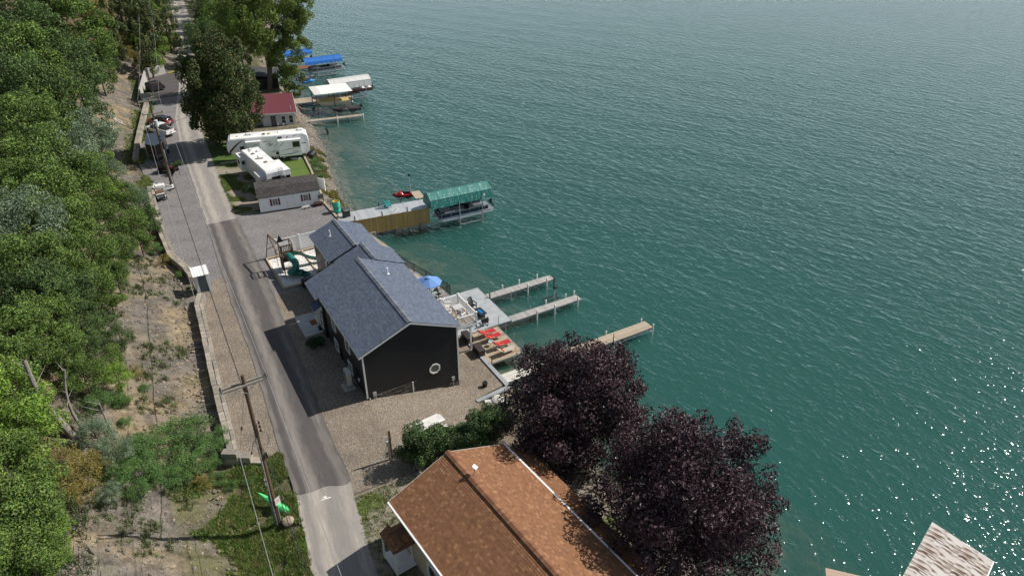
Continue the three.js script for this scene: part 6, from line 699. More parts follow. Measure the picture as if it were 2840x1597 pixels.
// ---------------------------------------------------------------- the white shed
{
  const ang = -0.138, t = thing('garden_shed', 'white clapboard shed with grey barn roof, dark red shutters and white door', 'shed', [1.38, -0.2, -42.05], ang), L = 7.55, D = 3.6, Hw = 2.15, mS = mVinyl, mSh = M([1, 1, 1], 0.9, { vertexColors: true, map: tGranule }), tone = [[0.06, 0.053, 0.053], [0.075, 0.066, 0.065], [0.05, 0.045, 0.046], [0.085, 0.076, 0.073]];
  part(t, 'wall', poly([[0, 0.12, 0], [L, 0.12, 0], [L, Hw, 0], [0, Hw, 0], [0, 0.12, -D], [L, 0.12, -D], [L, Hw, -D], [0, Hw, -D], [L, Hw + 0.85, -0.65], [L, Hw + 1.35, -D / 2], [L, Hw + 0.85, -D + 0.65], [0, Hw + 0.85, -0.65], [0, Hw + 1.35, -D / 2], [0, Hw + 0.85, -D + 0.65]], [[0, 1, 2, 3], [1, 5, 6, 10, 9, 8, 2], [5, 4, 7, 6], [4, 0, 3, 11, 12, 13, 7]]), M([0.42, 0.3, 0.2], 0.85)); part(t, 'skid', [stand(L - 0.2, 0.12, 0.15, L / 2, 0, -0.3), stand(L - 0.2, 0.12, 0.15, L / 2, 0, -D + 0.3)], mTim0());
  lapSiding(t, V(0, 0, 0.002), V(1, 0, 0), 0.12, Hw, () => [0, L], mS, 0.1, 0.014); lapSiding(t, V(L + 0.002, 0, 0), V(0, 0, -1), 0.12, Hw, () => [0, D], mS, 0.1, 0.014);
  const sec = [[0.16, Hw - 0.04], [-0.62, Hw + 0.92], [-D / 2, Hw + 1.42], [-D + 0.62, Hw + 0.92], [-D - 0.16, Hw - 0.04]], r = part(t, 'roof', merge(sec.slice(0, 4).map(([z, y], k) => { const [z2, y2] = sec[k + 1]; return poly([[-0.15, y, z], [L + 0.15, y, z], [L + 0.15, y2, z2], [-0.15, y2, z2], [-0.15, y - 0.07, z], [L + 0.15, y - 0.07, z], [L + 0.15, y2 - 0.07, z2], [-0.15, y2 - 0.07, z2]], [[0, 1, 2, 3], [4, 7, 6, 5], [0, 4, 5, 1], [1, 5, 6, 2], [0, 3, 7, 4]]); })), M([0.06, 0.055, 0.055], 0.9));
  for (let k = 0; k < 4; k++) { const [z, y] = sec[k < 2 ? k : k + 1], [z2, y2] = sec[k < 2 ? k + 1 : k], d = V(0, y2 - y, z2 - z); stuffPart(r, 'shingles', shingles(V(-0.16, y + 0.004, z), V(1, 0, 0), L + 0.32, d.clone().normalize(), d.length(), tone), mSh); }
  for (const x of [1.95, 5.8]) { windowOn(t, [x, 1.25, 0.03], 0, 0.74, 0.92, { bars: [2, 4], fw: 0.06, glass: mDarkGlass }); for (const s of [-1, 1]) part(t, 'shutter', box(0.22, 0.92, 0.04, x + s * 0.5, 1.25, 0.03), M([0.11, 0.012, 0.015], 0.6)); }
  const d = part(t, 'door', box(0.95, 1.9, 0.05, 3.85, 1.1, 0.035), mWhite); for (const [x, y, w, h] of [[3.64, 1.55, 0.3, 0.6], [4.06, 1.55, 0.3, 0.6], [3.64, 0.75, 0.3, 0.7], [4.06, 0.75, 0.3, 0.7]]) part(d, 'door_panel', rbox(w, h, 0.02, 0.008, x, y, 0.065), mWhite); part(d, 'hinge', [box(0.12, 0.04, 0.02, 4.27, 1.6, 0.07), box(0.12, 0.04, 0.02, 4.27, 0.6, 0.07)], mBlack); part(d, 'handle', box(0.05, 0.1, 0.05, 3.46, 1.05, 0.08), mBlack); part(t, 'corner_trim', [box(0.09, 2.03, 0.05, 0.03, 1.13, 0.02), box(0.09, 2.03, 0.05, L - 0.03, 1.13, 0.02), box(0.08, 1.98, 0.05, 3.32, 1.1, 0.03), box(0.08, 1.98, 0.05, 4.38, 1.1, 0.03)], mWhite);
  part(t, 'ramp', [0, 1, 2, 3, 4, 5].map((k) => box(0.16, 0.04, 1.5, -0.12 - k * 0.17, 0.16 - k * 0.025, -1.8)), wood([0.3, 0.25, 0.19], 0.9));
  function mTim0() { return wood([0.3, 0.24, 0.17], 0.9); }
  single('rusty_planter', 'rust brown rectangular planter beside the shed corner', 'planter', [poly([[-0.5, 0.42, -0.32], [0.5, 0.42, -0.32], [0.5, 0.42, 0.32], [-0.5, 0.42, 0.32], [-0.42, 0, -0.24], [0.42, 0, -0.24], [0.42, 0, 0.24], [-0.42, 0, 0.24]], [[0, 1, 5, 4], [1, 2, 6, 5], [2, 3, 7, 6], [3, 0, 4, 7]]), box(0.9, 0.03, 0.56, 0, 0.34, 0)], mot([0.055, 0.022, 0.014], 0.9), [8.5, -0.18, -40.7], 0.1);
  const w = thing('hand_cart', 'low white wire hand cart along the shed wall', 'cart', [6.85, -0.2, -40.7], 0.13); part(w, 'tray', [...[0, 1, 2, 3].map((k) => box(1.0, 0.03, 0.05, 0, 0.24, -0.2 + k * 0.13)), bar([-0.5, 0.3, -0.2], [0.5, 0.3, -0.2], 0.02), bar([-0.5, 0.3, 0.2], [0.5, 0.3, 0.2], 0.02), bar([-0.5, 0.26, 0], [-0.9, 0.12, 0], 0.02)], mWhiteRough); for (const x of [-0.3, 0.35]) part(w, 'wheel', new THREE.TorusGeometry(0.11, 0.04, 6, 16).translate(x, 0.15, 0.24), mRubber);
}
// white fence piece by the shore
{ const t = thing('white_vinyl_fence', 'short white vinyl fence panel behind the shed at the shore', 'fence', [10.1, -0.3, -46.8], -1.1); for (const x of [0, 1.6]) part(t, 'post', [stand(0.12, 1.75, 0.12, x, 0, 0), stand(0.16, 0.05, 0.16, x, 1.75, 0)], mVinyl); for (let k = 0; k < 9; k++) part(t, 'picket', box(0.16, 1.5, 0.03, 0.14 + k * 0.165, 0.85, 0), mVinyl); part(t, 'rail', [box(1.5, 0.1, 0.06, 0.8, 0.15, 0), box(1.5, 0.1, 0.06, 0.8, 1.6, 0)], mVinyl); }
{ const t = thing('lawn_edging', 'grey timber edging along the lawn above the rocky shore', 'edging', [0, 0, 0]); for (const [a, b] of [[[9.9, -0.1, -44], [10.5, -0.1, -48.6]], [[10.52, -0.1, -48.7], [11.2, -0.1, -53.2]], [[11.22, -0.1, -53.3], [12.0, -0.08, -59.8]]]) part(t, 'timber', beam(a, b, 0.26, 0.24), wood([0.36, 0.31, 0.25], 0.9)); }
{ const t = thing('culvert_pipe', 'short length of black corrugated drain pipe at the lawn corner', 'pipe', [13.3, -0.85, -60.3], 0.9); const pr = []; for (let k = 0; k <= 40; k++) pr.push(new THREE.Vector2(0.5 + 0.045 * (k % 4 < 2 ? 1 : 0), -0.8 + k * 0.04)); part(t, 'wall', new THREE.LatheGeometry(pr, 24).rotateZ(Math.PI / 2).translate(0, 0.5, 0), mBlack); part(t, 'bore', new THREE.CylinderGeometry(0.47, 0.47, 1.6, 24, 1, true).rotateZ(Math.PI / 2).translate(0, 0.5, 0), mBlack); }

// ---------------------------------------------------------------- trailers
const wheel = (parent, x, z, r, rim = mAlu, y = r) => { const w = part(parent, 'wheel', new THREE.TorusGeometry(r * 0.76, r * 0.26, 8, 22).translate(x, y, z), mRubber); part(w, 'rim', [new THREE.CylinderGeometry(r * 0.58, r * 0.58, 0.12, 18).rotateX(Math.PI / 2).translate(x, y, z)], rim); part(w, 'hub', [new THREE.CylinderGeometry(r * 0.2, r * 0.2, 0.17, 10).rotateX(Math.PI / 2).translate(x, y, z)], M([0.2, 0.2, 0.2], 0.4)); return w; };
const mRV = M([0.74, 0.745, 0.75], 0.35), mRVroof = mot([0.78, 0.78, 0.77], 0.6, { bumpScale: 0.001 }), mMaroon = M([0.07, 0.02, 0.03], 0.4), mTeal = M([0.07, 0.13, 0.13], 0.4), mNavy = M([0.03, 0.035, 0.05], 0.4);
const ribbon = (pts, z) => { const s = new THREE.Shape(), n = pts.length; pts.forEach(([x, y, w], k) => s[k ? 'lineTo' : 'moveTo'](x, y + w / 2)); for (let k = n - 1; k >= 0; k--) s.lineTo(pts[k][0], pts[k][1] - pts[k][2] / 2); return new THREE.ExtrudeGeometry(s, { depth: 0.006, bevelEnabled: false }).translate(0, 0, z); };
const swoop = (x0, y0, x1, y1, lift, w, z) => ribbon(Array.from({ length: 17 }, (_, k) => { const t = k / 16; return [lerp(x0, x1, t), lerp(y0, y1, t) + lift * Math.sin(Math.PI * t), Math.max(0.006, w * Math.sin(Math.PI * Math.min(1, t * 0.9 + 0.08)))]; }), z);
const roofUnit = (t, name, w, h, d, x, y, z, m = mRV) => { const u = part(t, name, rbox(w, h, d, 0.08, x, y + h / 2, z), m); part(u, 'grille', box(0.02, h * 0.5, d * 0.7, x + w / 2 + 0.005, y + h / 2, z), mBlack); };
{
  const t = thing('fifth_wheel_trailer', 'long white fifth-wheel trailer with maroon swooshes and two slide-outs', 'trailer', [7.45, -0.18, -61.5], -0.22), hw = 1.28;
  const prof = [[-5.75, 1.95], [-5.85, 2.6], [-5.72, 3.3], [-5.45, 3.72], [-5.1, 3.82], [5.25, 3.72], [5.65, 3.5], [5.85, 2.6], [5.78, 1.0], [5.35, 0.62], [-2.95, 0.62], [-3.1, 1.5], [-4.9, 1.42]];
  part(t, 'body', prism(prof, 2 * hw, 0.06), mRV); part(t, 'roof', box(10.5, 0.03, 2.4, 0.05, 3.81, 0, 0, 0, -0.0096), mRVroof); part(t, 'skirt_trim', box(8.2, 0.06, 0.03, 1.2, 0.66, hw + 0.005), mAlu); part(t, 'chassis', [box(8.2, 0.14, 1.6, 1.2, 0.52, 0), box(1.6, 0.12, 0.9, -4.1, 1.36, 0)], mBlackMetal); part(t, 'landing_leg', [stand(0.1, 1.4, 0.1, -3.5, 0, 0.7), stand(0.1, 1.4, 0.1, -3.5, 0, -0.7)], mBlackMetal); part(t, 'kingpin', cyl(0.12, 0.08, 0.5, -4.4, 0.9, 0), mBlackMetal);
  const s1 = part(t, 'slide_out', rbox(2.05, 1.95, 0.55, 0.03, -2.05, 2.3, hw + 0.27), mRV); part(s1, 'slide_awning', box(2.15, 0.12, 0.62, -2.05, 3.32, hw + 0.26, 0, 0.06), mRVroof); part(s1, 'swoosh', swoop(-2.35, 2.75, -1.05, 2.95, 0.05, 0.06, hw + 0.545), mNavy); const s2 = part(t, 'slide_out', rbox(3.15, 2.35, 0.75, 0.03, 3.05, 1.9, hw + 0.37), mRV); part(s2, 'slide_awning', box(3.3, 0.13, 0.85, 3.05, 3.14, hw + 0.36, 0, 0.06), mRVroof); part(s2, 'swoosh', swoop(1.55, 1.6, 4.6, 1.85, 0.12, 0.07, hw + 0.745), mMaroon); part(s2, 'swoosh', swoop(1.5, 1.02, 4.6, 1.35, -0.1, 0.1, hw + 0.745), mNavy); part(s2, 'swoosh', swoop(1.55, 2.35, 2.3, 2.95, -0.02, 0.1, hw + 0.745), mMaroon); part(s2, 'hatch', box(0.5, 0.3, 0.02, 2.9, 1.4, hw + 0.755), mWhite); part(s2, 'name_decal', [0, 1, 2, 3, 4].map((k) => box(0.1, 0.11 - (k % 2) * 0.03, 0.006, 3.4 + k * 0.14, 1.42 + k * 0.012, hw + 0.748)), M([0.09, 0.08, 0.07], 0.5));
  windowOn(t, [-3.72, 2.3, hw + 0.015], 0, 0.62, 0.72, { bars: [1, 1], fw: 0.05, frame: mBlack, glass: mDarkGlass }); windowOn(t, [3.95, 2.45, hw + 0.76], 0, 1.05, 0.85, { bars: [1, 1], fw: 0.05, frame: mBlack, glass: mDarkGlass }); windowOn(t, [1.75, 3.45, hw + 0.015], 0, 0.62, 0.24, { bars: [1, 1], fw: 0.04, frame: mBlack, glass: mDarkGlass }); part(t, 'hatch', box(0.4, 0.42, 0.02, 1.08, 1.1, hw + 0.01), mBlack);
  part(t, 'swoosh', ribbon(Array.from({ length: 18 }, (_, k) => { const u = k / 17; return [lerp(-5.55, -3.1, u), 1.9 + 1.72 * Math.sin(u * 1.45), 0.42 * (1 - u) + 0.05]; }), hw + 0.002), mMaroon); part(t, 'swoosh', swoop(-1.0, 2.95, 0.7, 3.0, 0.08, 0.08, hw + 0.002), mNavy); part(t, 'swoosh', swoop(0.7, 2.1, 1.5, 2.7, 0.02, 0.07, hw + 0.002), mNavy); part(t, 'swoosh', swoop(2.5, 3.05, 3.0, 3.6, 0, 0.2, hw + 0.002), mMaroon); part(t, 'swoosh', swoop(3.6, 3.42, 4.4, 3.62, 0.05, 0.1, hw + 0.002), mMaroon); part(t, 'swoosh', box(0.7, 0.13, 0.006, 5.1, 2.3, hw + 0.003), mMaroon); part(t, 'swoosh', swoop(0.1, 1.38, 1.45, 1.42, 0.05, 0.1, hw + 0.002), mTeal);
  { const fl = []; srand(5); for (let k = 0; k < 60; k++) { const a = rr(0, 6.28), r0 = Math.sqrt(rnd()); fl.push(box(0.05, 0.09, 0.005, 0.2 + 0.55 * r0 * Math.cos(a), 2.55 + 0.24 * r0 * Math.sin(a), hw + 0.003, 0, 0, a)); } stuffPart(t, 'leaf_emblem', fl, M([0.16, 0.14, 0.12], 0.5)); }
  for (const x of [0.95, 1.95]) wheel(t, x, hw - 0.12, 0.38); part(t, 'fender', [0.95, 1.95].map((x) => new THREE.TorusGeometry(0.46, 0.05, 6, 16, Math.PI).translate(x, 0.42, hw + 0.02)), mWhite); part(t, 'rear_ladder', [bar([5.93, 0.8, 0.8], [5.75, 3.5, 0.8], 0.02), bar([5.93, 0.8, 0.45], [5.75, 3.5, 0.45], 0.02), ...[1.1, 1.6, 2.1, 2.6, 3.1].map((y) => bar([5.9 - y * 0.03, y, 0.45], [5.9 - y * 0.03, y, 0.8], 0.015))], mAlu); part(t, 'bumper', box(0.15, 0.16, 2.4, 5.9, 0.72, 0), mBlackMetal); part(t, 'tail_light', box(0.03, 0.3, 0.12, 5.86, 1.4, 1.15), M([0.3, 0.01, 0.01], 0.3));
  roofUnit(t, 'air_conditioner', 0.75, 0.28, 0.75, 4.8, 3.72, -0.5); roofUnit(t, 'air_conditioner', 0.8, 0.24, 0.7, -2.6, 3.8, -0.4); part(t, 'antenna', [bar([-3.2, 3.87, 0.15], [-2.2, 3.9, 0.05], 0.035), cyl(0.08, 0.06, 0.08, -3.2, 3.82, 0.15)], mSteel); part(t, 'roof_vent', [cyl(0.32, 0.06, 0.22, 1.7, 3.78, 0.0, 16)], mRV); part(t, 'roof_vent', new THREE.SphereGeometry(0.3, 16, 8, 0, 6.3, 0, 1.57).scale(1, 0.8, 1).translate(0.35, 3.8, 0.25), M([0.5, 0.42, 0.26], 0.4)); part(t, 'roof_vent', rbox(0.42, 0.2, 0.4, 0.06, -0.45, 3.9, 0.25), M([0.1, 0.085, 0.065], 0.4)); part(t, 'skylight', rbox(0.35, 0.05, 0.35, 0.02, -4.25, 3.85, 0.1), M([0.16, 0.12, 0.06], 0.3));
  single('trailer_step_bars', 'pair of white tubes lying on the lawn under the long trailer', 'pipe', [bar([9.9, -0.12, -59.6], [11.3, -0.05, -58.9], 0.06, 8), bar([10.0, -0.12, -59.2], [11.0, -0.12, -58.7], 0.05, 8)], mWhiteRough);
}
{
  const t = thing('travel_trailer', 'white travel trailer with slide-outs parked end on behind the shed', 'trailer', [4.35, -0.18, -52.0], 0.085), hw = 1.24; // rear towards +z
  const body = prism([[-5.75, 0.7], [-5.75, 2.9], [-5.2, 3.5], [5.6, 3.68], [5.72, 3.45], [5.72, 0.7]], 2 * hw, 0.05).rotateY(-Math.PI / 2); part(t, 'body', body, mRV); part(t, 'roof', box(2.3, 0.03, 10.5, 0, 3.62, 0.2, 0, -0.0167), mRVroof); part(t, 'chassis', box(1.6, 0.16, 10.8, 0, 0.62, 0), mBlackMetal);
  const slide = (x, z, w, l, top, lo) => { const s = part(t, 'slide_out', rbox(w, top - lo, l, 0.03, x, (top + lo) / 2, z), mRV); part(s, 'slide_roof', box(w + 0.04, 0.03, l + 0.06, x, top + 0.02, z), mRVroof); return s; }; slide(-hw - 0.32, -4.85, 0.66, 2.0, 2.95, 0.9); slide(-hw - 0.36, 3.9, 0.75, 2.3, 2.95, 0.8); slide(hw + 0.38, 3.5, 0.78, 4.4, 3.4, 0.8);
  windowOn(t, [-hw - 0.66, 2.0, -4.85], -Math.PI / 2, 0.6, 0.6, { bars: [2, 1], fw: 0.05, frame: mBlack, glass: mDarkGlass }); windowOn(t, [-hw - 0.3, 2.1, -3.83], 0, 0.4, 0.55, { bars: [1, 2], fw: 0.05, frame: mBlack, glass: mDarkGlass }); windowOn(t, [0.1, 2.45, 5.74], 0, 1.25, 0.85, { bars: [1, 1], fw: 0.05, frame: mBlack, glass: mDarkGlass }); windowOn(t, [-0.9, 2.35, 5.74], 0, 0.4, 0.6, { bars: [1, 1], fw: 0.05, frame: mBlack, glass: mDarkGlass }); windowOn(t, [0.98, 2.5, 5.74], 0, 0.32, 0.6, { bars: [1, 2], fw: 0.04, frame: mBlack, glass: mDarkGlass }); windowOn(t, [-hw - 0.36, 2.1, 5.07], 0, 0.6, 0.65, { bars: [2, 1], fw: 0.05, frame: mBlack, glass: mDarkGlass }); windowOn(t, [hw + 0.38, 2.4, 5.72], 0, 0.6, 0.6, { bars: [2, 1], fw: 0.05, frame: mBlack, glass: mDarkGlass });
  { const cv = document.createElement('canvas'); cv.width = 256; cv.height = 64; const x = cv.getContext('2d'); x.fillStyle = '#dfe1e3'; x.fillRect(0, 0, 256, 64); x.fillStyle = '#3a3a40'; x.fillRect(20, 14, 10, 36); x.fillStyle = '#3f6f9a'; x.fillRect(60, 24, 44, 24); x.fillStyle = '#33405e'; x.fillRect(104, 22, 22, 26); x.fillStyle = '#4a4550'; for (const i of [134, 160, 184, 206]) x.fillRect(i, 26 - (i % 3) * 5, 16, 20); const tx = new THREE.CanvasTexture(cv); tx.colorSpace = THREE.SRGBColorSpace; part(t, 'name_decal', new THREE.PlaneGeometry(0.95, 0.24).translate(0.05, 3.13, 5.735), M([1, 1, 1], 0.4, { map: tx })); }
  part(t, 'marker_light', [-0.25, 0, 0.25].map((x) => box(0.1, 0.05, 0.04, x + 0.05, 3.4, 5.73)), M([0.12, 0.03, 0.03], 0.3)); part(t, 'rear_ladder', [bar([0.62, 1.2, 5.8], [0.62, 3.75, 5.75], 0.02), bar([0.98, 1.2, 5.8], [0.98, 3.75, 5.75], 0.02), ...[1.6, 2.0, 2.4, 2.8, 3.2].map((y) => bar([0.62, y, 5.79], [0.98, y, 5.79], 0.014)), bar([0.62, 3.75, 5.75], [0.62, 3.75, 5.2], 0.02), bar([0.98, 3.75, 5.75], [0.98, 3.75, 5.2], 0.02)], mAlu);
  roofUnit(t, 'roof_vent', 0.5, 0.22, 0.5, -0.1, 3.56, -4.3); roofUnit(t, 'roof_vent', 0.55, 0.2, 0.45, 0.6, 3.58, -3.0); part(t, 'antenna', [bar([-0.6, 3.55, -3.7], [-0.3, 3.68, -3.6], 0.04)], mSteel); part(t, 'roof_vent', poly([[-0.7, 3.6, -2.2], [-0.1, 3.6, -2.2], [-0.4, 3.82, -2.35], [-0.7, 3.6, -2.5], [-0.1, 3.6, -2.5]], [[0, 1, 2], [1, 4, 2], [4, 3, 2], [3, 0, 2]]), M([0.1, 0.085, 0.07], 0.5)); part(t, 'skylight', [box(0.06, 0.4, 0.5, -0.35, 3.8, -0.1, 0, 0, 0.1), rbox(0.5, 0.06, 0.5, 0.02, 0, 3.64, 0.1)], M([0.16, 0.13, 0.09], 0.4)); part(t, 'roof_vent', rbox(0.45, 0.14, 0.42, 0.04, 0.0, 3.72, 2.0), M([0.17, 0.14, 0.1], 0.4));
  for (const z of [-0.6, 0.4]) for (const s of [-1, 1]) { const w = part(t, 'wheel', new THREE.TorusGeometry(0.27, 0.1, 8, 20).rotateY(Math.PI / 2).translate(s * (hw - 0.15), 0.37, z), mRubber); part(w, 'rim', new THREE.CylinderGeometry(0.2, 0.2, 0.1, 14).rotateZ(Math.PI / 2).translate(s * (hw - 0.13), 0.37, z), mAlu); }
  part(t, 'jack', [stand(0.08, 0.6, 0.08, -0.8, 0, 5.2), stand(0.08, 0.6, 0.08, 0.8, 0, 5.2), stand(0.08, 0.6, 0.08, 0, 0, -5.2)], mBlackMetal); single('garden_hose', 'pale hose running from the travel trailer over the gravel', 'hose', tube([[2.1, 0.5, -50.9], [1.75, 0.1, -50.8], [1.3, -0.12, -50.3], [1.35, -0.14, -49.6], [1.7, -0.12, -49.3]], 0.03, 30, 6), M([0.5, 0.6, 0.5], 0.6));
}
{ const t = thing('stone_curb', 'row of pale paving stones beside the long trailer', 'curb', [0.5, -0.12, -62.7], -0.1); for (let k = 0; k < 5; k++) part(t, 'paver', rbox(0.62, 0.14, 0.4, 0.03, k * 0.66, 0, 0), mRockW); }
{ // grey cargo trailer
  const t = thing('cargo_trailer', 'grey enclosed cargo trailer with pointed nose by the block wall', 'trailer', [-7.2, 0, -71.3], -0.14), w = 1.28, L = 6.0, mG = M([0.17, 0.155, 0.135], 0.35, { metalness: 0.3 }), mD = M([0.06, 0.052, 0.045], 0.35, { metalness: 0.2 }), mRf = M([0.34, 0.37, 0.39], 0.4, { metalness: 0.3 });
  const o = [[-w, -L / 2], [w, -L / 2], [w, L / 2 - 1.0], [0.05, L / 2 + 0.3], [-w, L / 2 - 1.0]]; part(t, 'body', slab(o, 2.42, 1.95), mD); part(t, 'lower_panel', slab(o.map(([x, z]) => [x * 1.008, z * 1.004]), 0.95, 0.5), mG); part(t, 'roof', slab(o.map(([x, z]) => [x * 1.01, z * 1.005]), 2.49, 0.06), mRf); part(t, 'corner_trim', [box(0.07, 1.98, 0.07, w, 1.46, L / 2 - 1.0), box(0.07, 1.98, 0.07, -w, 1.46, L / 2 - 1.0), box(0.07, 1.98, 0.07, 0.05, 1.46, L / 2 + 0.3)], mAlu); part(t, 'side_panel', [box(0.02, 1.4, 3.6, w + 0.012, 1.65, -0.6)], M([0.24, 0.24, 0.235], 0.35, { metalness: 0.3 })); part(t, 'side_door', box(0.03, 1.6, 0.75, w + 0.025, 1.3, 1.0), M([0.2, 0.2, 0.195], 0.35)); for (const z of [-0.9, 0.0]) { const q = part(t, 'wheel', new THREE.TorusGeometry(0.25, 0.1, 8, 20).rotateY(Math.PI / 2).translate(w + 0.12, 0.35, z), mRubber); part(q, 'rim', new THREE.CylinderGeometry(0.19, 0.19, 0.1, 14).rotateZ(Math.PI / 2).translate(w + 0.14, 0.35, z), mAlu); } part(t, 'fender', box(0.28, 0.05, 1.7, w + 0.12, 0.78, -0.45), mWhite); part(t, 'tongue', [beam([-0.6, 0.45, L / 2 - 0.6], [0.05, 0.42, L / 2 + 1.3], 0.09, 0.1), beam([0.7, 0.45, L / 2 - 0.6], [0.05, 0.42, L / 2 + 1.3], 0.09, 0.1)], mBlackMetal); part(t, 'jack', cyl(0.05, 0.05, 0.75, 0.05, 0, L / 2 + 0.9), mSteel); }
// ---------------------------------------------------------------- cars
// sections along x: [x, half width, floor, belt, shoulder half width]; roof sections: [x, half width at belt, belt, roof half width, roof]
function loft(rings) { const pos = [], idx = [], m = rings[0].length; rings.forEach((r) => r.forEach((p) => pos.push(...p))); for (let i = 0; i + 1 < rings.length; i++) for (let j = 0; j < m; j++) { const a = i * m + j, b = i * m + (j + 1) % m; idx.push(a, b, a + m, b, b + m, a + m); } for (const [i, s] of [[0, 1], [rings.length - 1, -1]]) for (let j = 1; j + 1 < m; j++) idx.push(...(s > 0 ? [i * m, i * m + j + 1, i * m + j] : [i * m, i * m + j, i * m + j + 1])); const g = new THREE.BufferGeometry(); g.setAttribute('position', new THREE.Float32BufferAttribute(pos, 3)); g.setIndex(idx); g.computeVertexNormals(); return g; }
const bodyRing = ([x, w, lo, belt, sh]) => [[x, lo, -w * 0.9], [x, lo + 0.14, -w], [x, (lo + belt) / 2 + 0.05, -w], [x, belt - 0.1, -w * 0.98], [x, belt, -sh], [x, belt + 0.025, 0], [x, belt, sh], [x, belt - 0.1, w * 0.98], [x, (lo + belt) / 2 + 0.05, w], [x, lo + 0.14, w], [x, lo, w * 0.9], [x, lo, 0]];
const cabRing = ([x, w, belt, rw, roof]) => [[x, belt, -w], [x, lerp(belt, roof, 0.85), -rw - 0.02], [x, roof, -rw + 0.12], [x, roof + 0.03, 0], [x, roof, rw - 0.12], [x, lerp(belt, roof, 0.85), rw + 0.02], [x, belt, w]];
function car(name, label, pos, turn, paint, { body, cab, roofFrom, roofTo, wheels, wr = 0.36, hw, kind = 'car', pillars = [], roofMat, rearZ }) {
  const t = thing(name, label, kind, pos, turn); part(t, 'body', loft(body.map(bodyRing)), paint); part(t, 'windows', loft(cab.map(cabRing)), mDarkGlass);
  const rf = cab.filter(([x]) => x >= roofFrom && x <= roofTo); part(t, 'roof', loft(rf.map(([x, w, b, rw, roof]) => [[x, roof - 0.07, -rw - 0.005], [x, roof + 0.012, -rw + 0.1], [x, roof + 0.045, 0], [x, roof + 0.012, rw - 0.1], [x, roof - 0.07, rw + 0.005], [x, roof - 0.05, 0]])), roofMat ?? paint);
  for (const [x0, y0, z0, x1, y1, z1] of pillars) for (const s of [-1, 1]) part(t, 'pillar', beam([x0, y0, s * z0], [x1, y1, s * z1], 0.05, 0.09), paint);
  for (const x of wheels) for (const s of [-1, 1]) { const w = part(t, 'wheel', new THREE.TorusGeometry(wr * 0.74, wr * 0.27, 8, 22).translate(x, wr, s * (hw - 0.1)), mRubber); part(w, 'rim', new THREE.CylinderGeometry(wr * 0.58, wr * 0.58, 0.1, 18).rotateX(Math.PI / 2).translate(x, wr, s * (hw - 0.06)), mAlu); part(t, 'wheel_arch', new THREE.TorusGeometry(wr * 1.12, 0.05, 6, 16, Math.PI).translate(x, wr + 0.02, s * (hw - 0.02)), mBlack); }
  return t;
}
{ const red = MP([0.2, 0.008, 0.012], 0.3, { clearcoat: 0.9, clearcoatRoughness: 0.06 });
  const t = car('parked_car', 'dark red SUV with black roof parked nose to the block wall', [-5.0, 0, -86.5], 2.21, red, { hw: 0.95, wheels: [-1.45, 1.4], roofMat: MP([0.012, 0.012, 0.013], 0.15, { clearcoat: 0.8 }), body: [[-2.3, 0.78, 0.45, 0.95, 0.7], [-2.2, 0.9, 0.35, 1.02, 0.82], [-1.4, 0.95, 0.28, 1.05, 0.86], [0.3, 0.95, 0.28, 1.0, 0.86], [1.2, 0.95, 0.28, 0.98, 0.84], [2.0, 0.9, 0.32, 0.9, 0.76], [2.38, 0.72, 0.42, 0.78, 0.6]], cab: [[-2.15, 0.82, 1.0, 0.66, 1.3], [-1.75, 0.86, 1.02, 0.68, 1.62], [-0.4, 0.86, 1.0, 0.7, 1.68], [0.35, 0.86, 0.98, 0.68, 1.6], [1.25, 0.84, 0.94, 0.66, 1.0]], roofFrom: -1.8, roofTo: 0.4, pillars: [[-2.12, 1.04, 0.84, -1.75, 1.62, 0.68], [-0.6, 1.02, 0.87, -0.6, 1.64, 0.7], [1.2, 0.98, 0.84, 0.35, 1.6, 0.68]] }); part(t, 'tail_light', [box(0.06, 0.16, 0.36, -2.24, 0.95, 0.62), box(0.06, 0.16, 0.36, -2.24, 0.95, -0.62)], M([0.25, 0.005, 0.005], 0.2)); part(t, 'bumper', rbox(0.16, 0.22, 1.5, 0.05, -2.3, 0.5, 0), mBlack); part(t, 'licence_plate', box(0.02, 0.12, 0.3, -2.32, 0.78, 0), mWhite); }
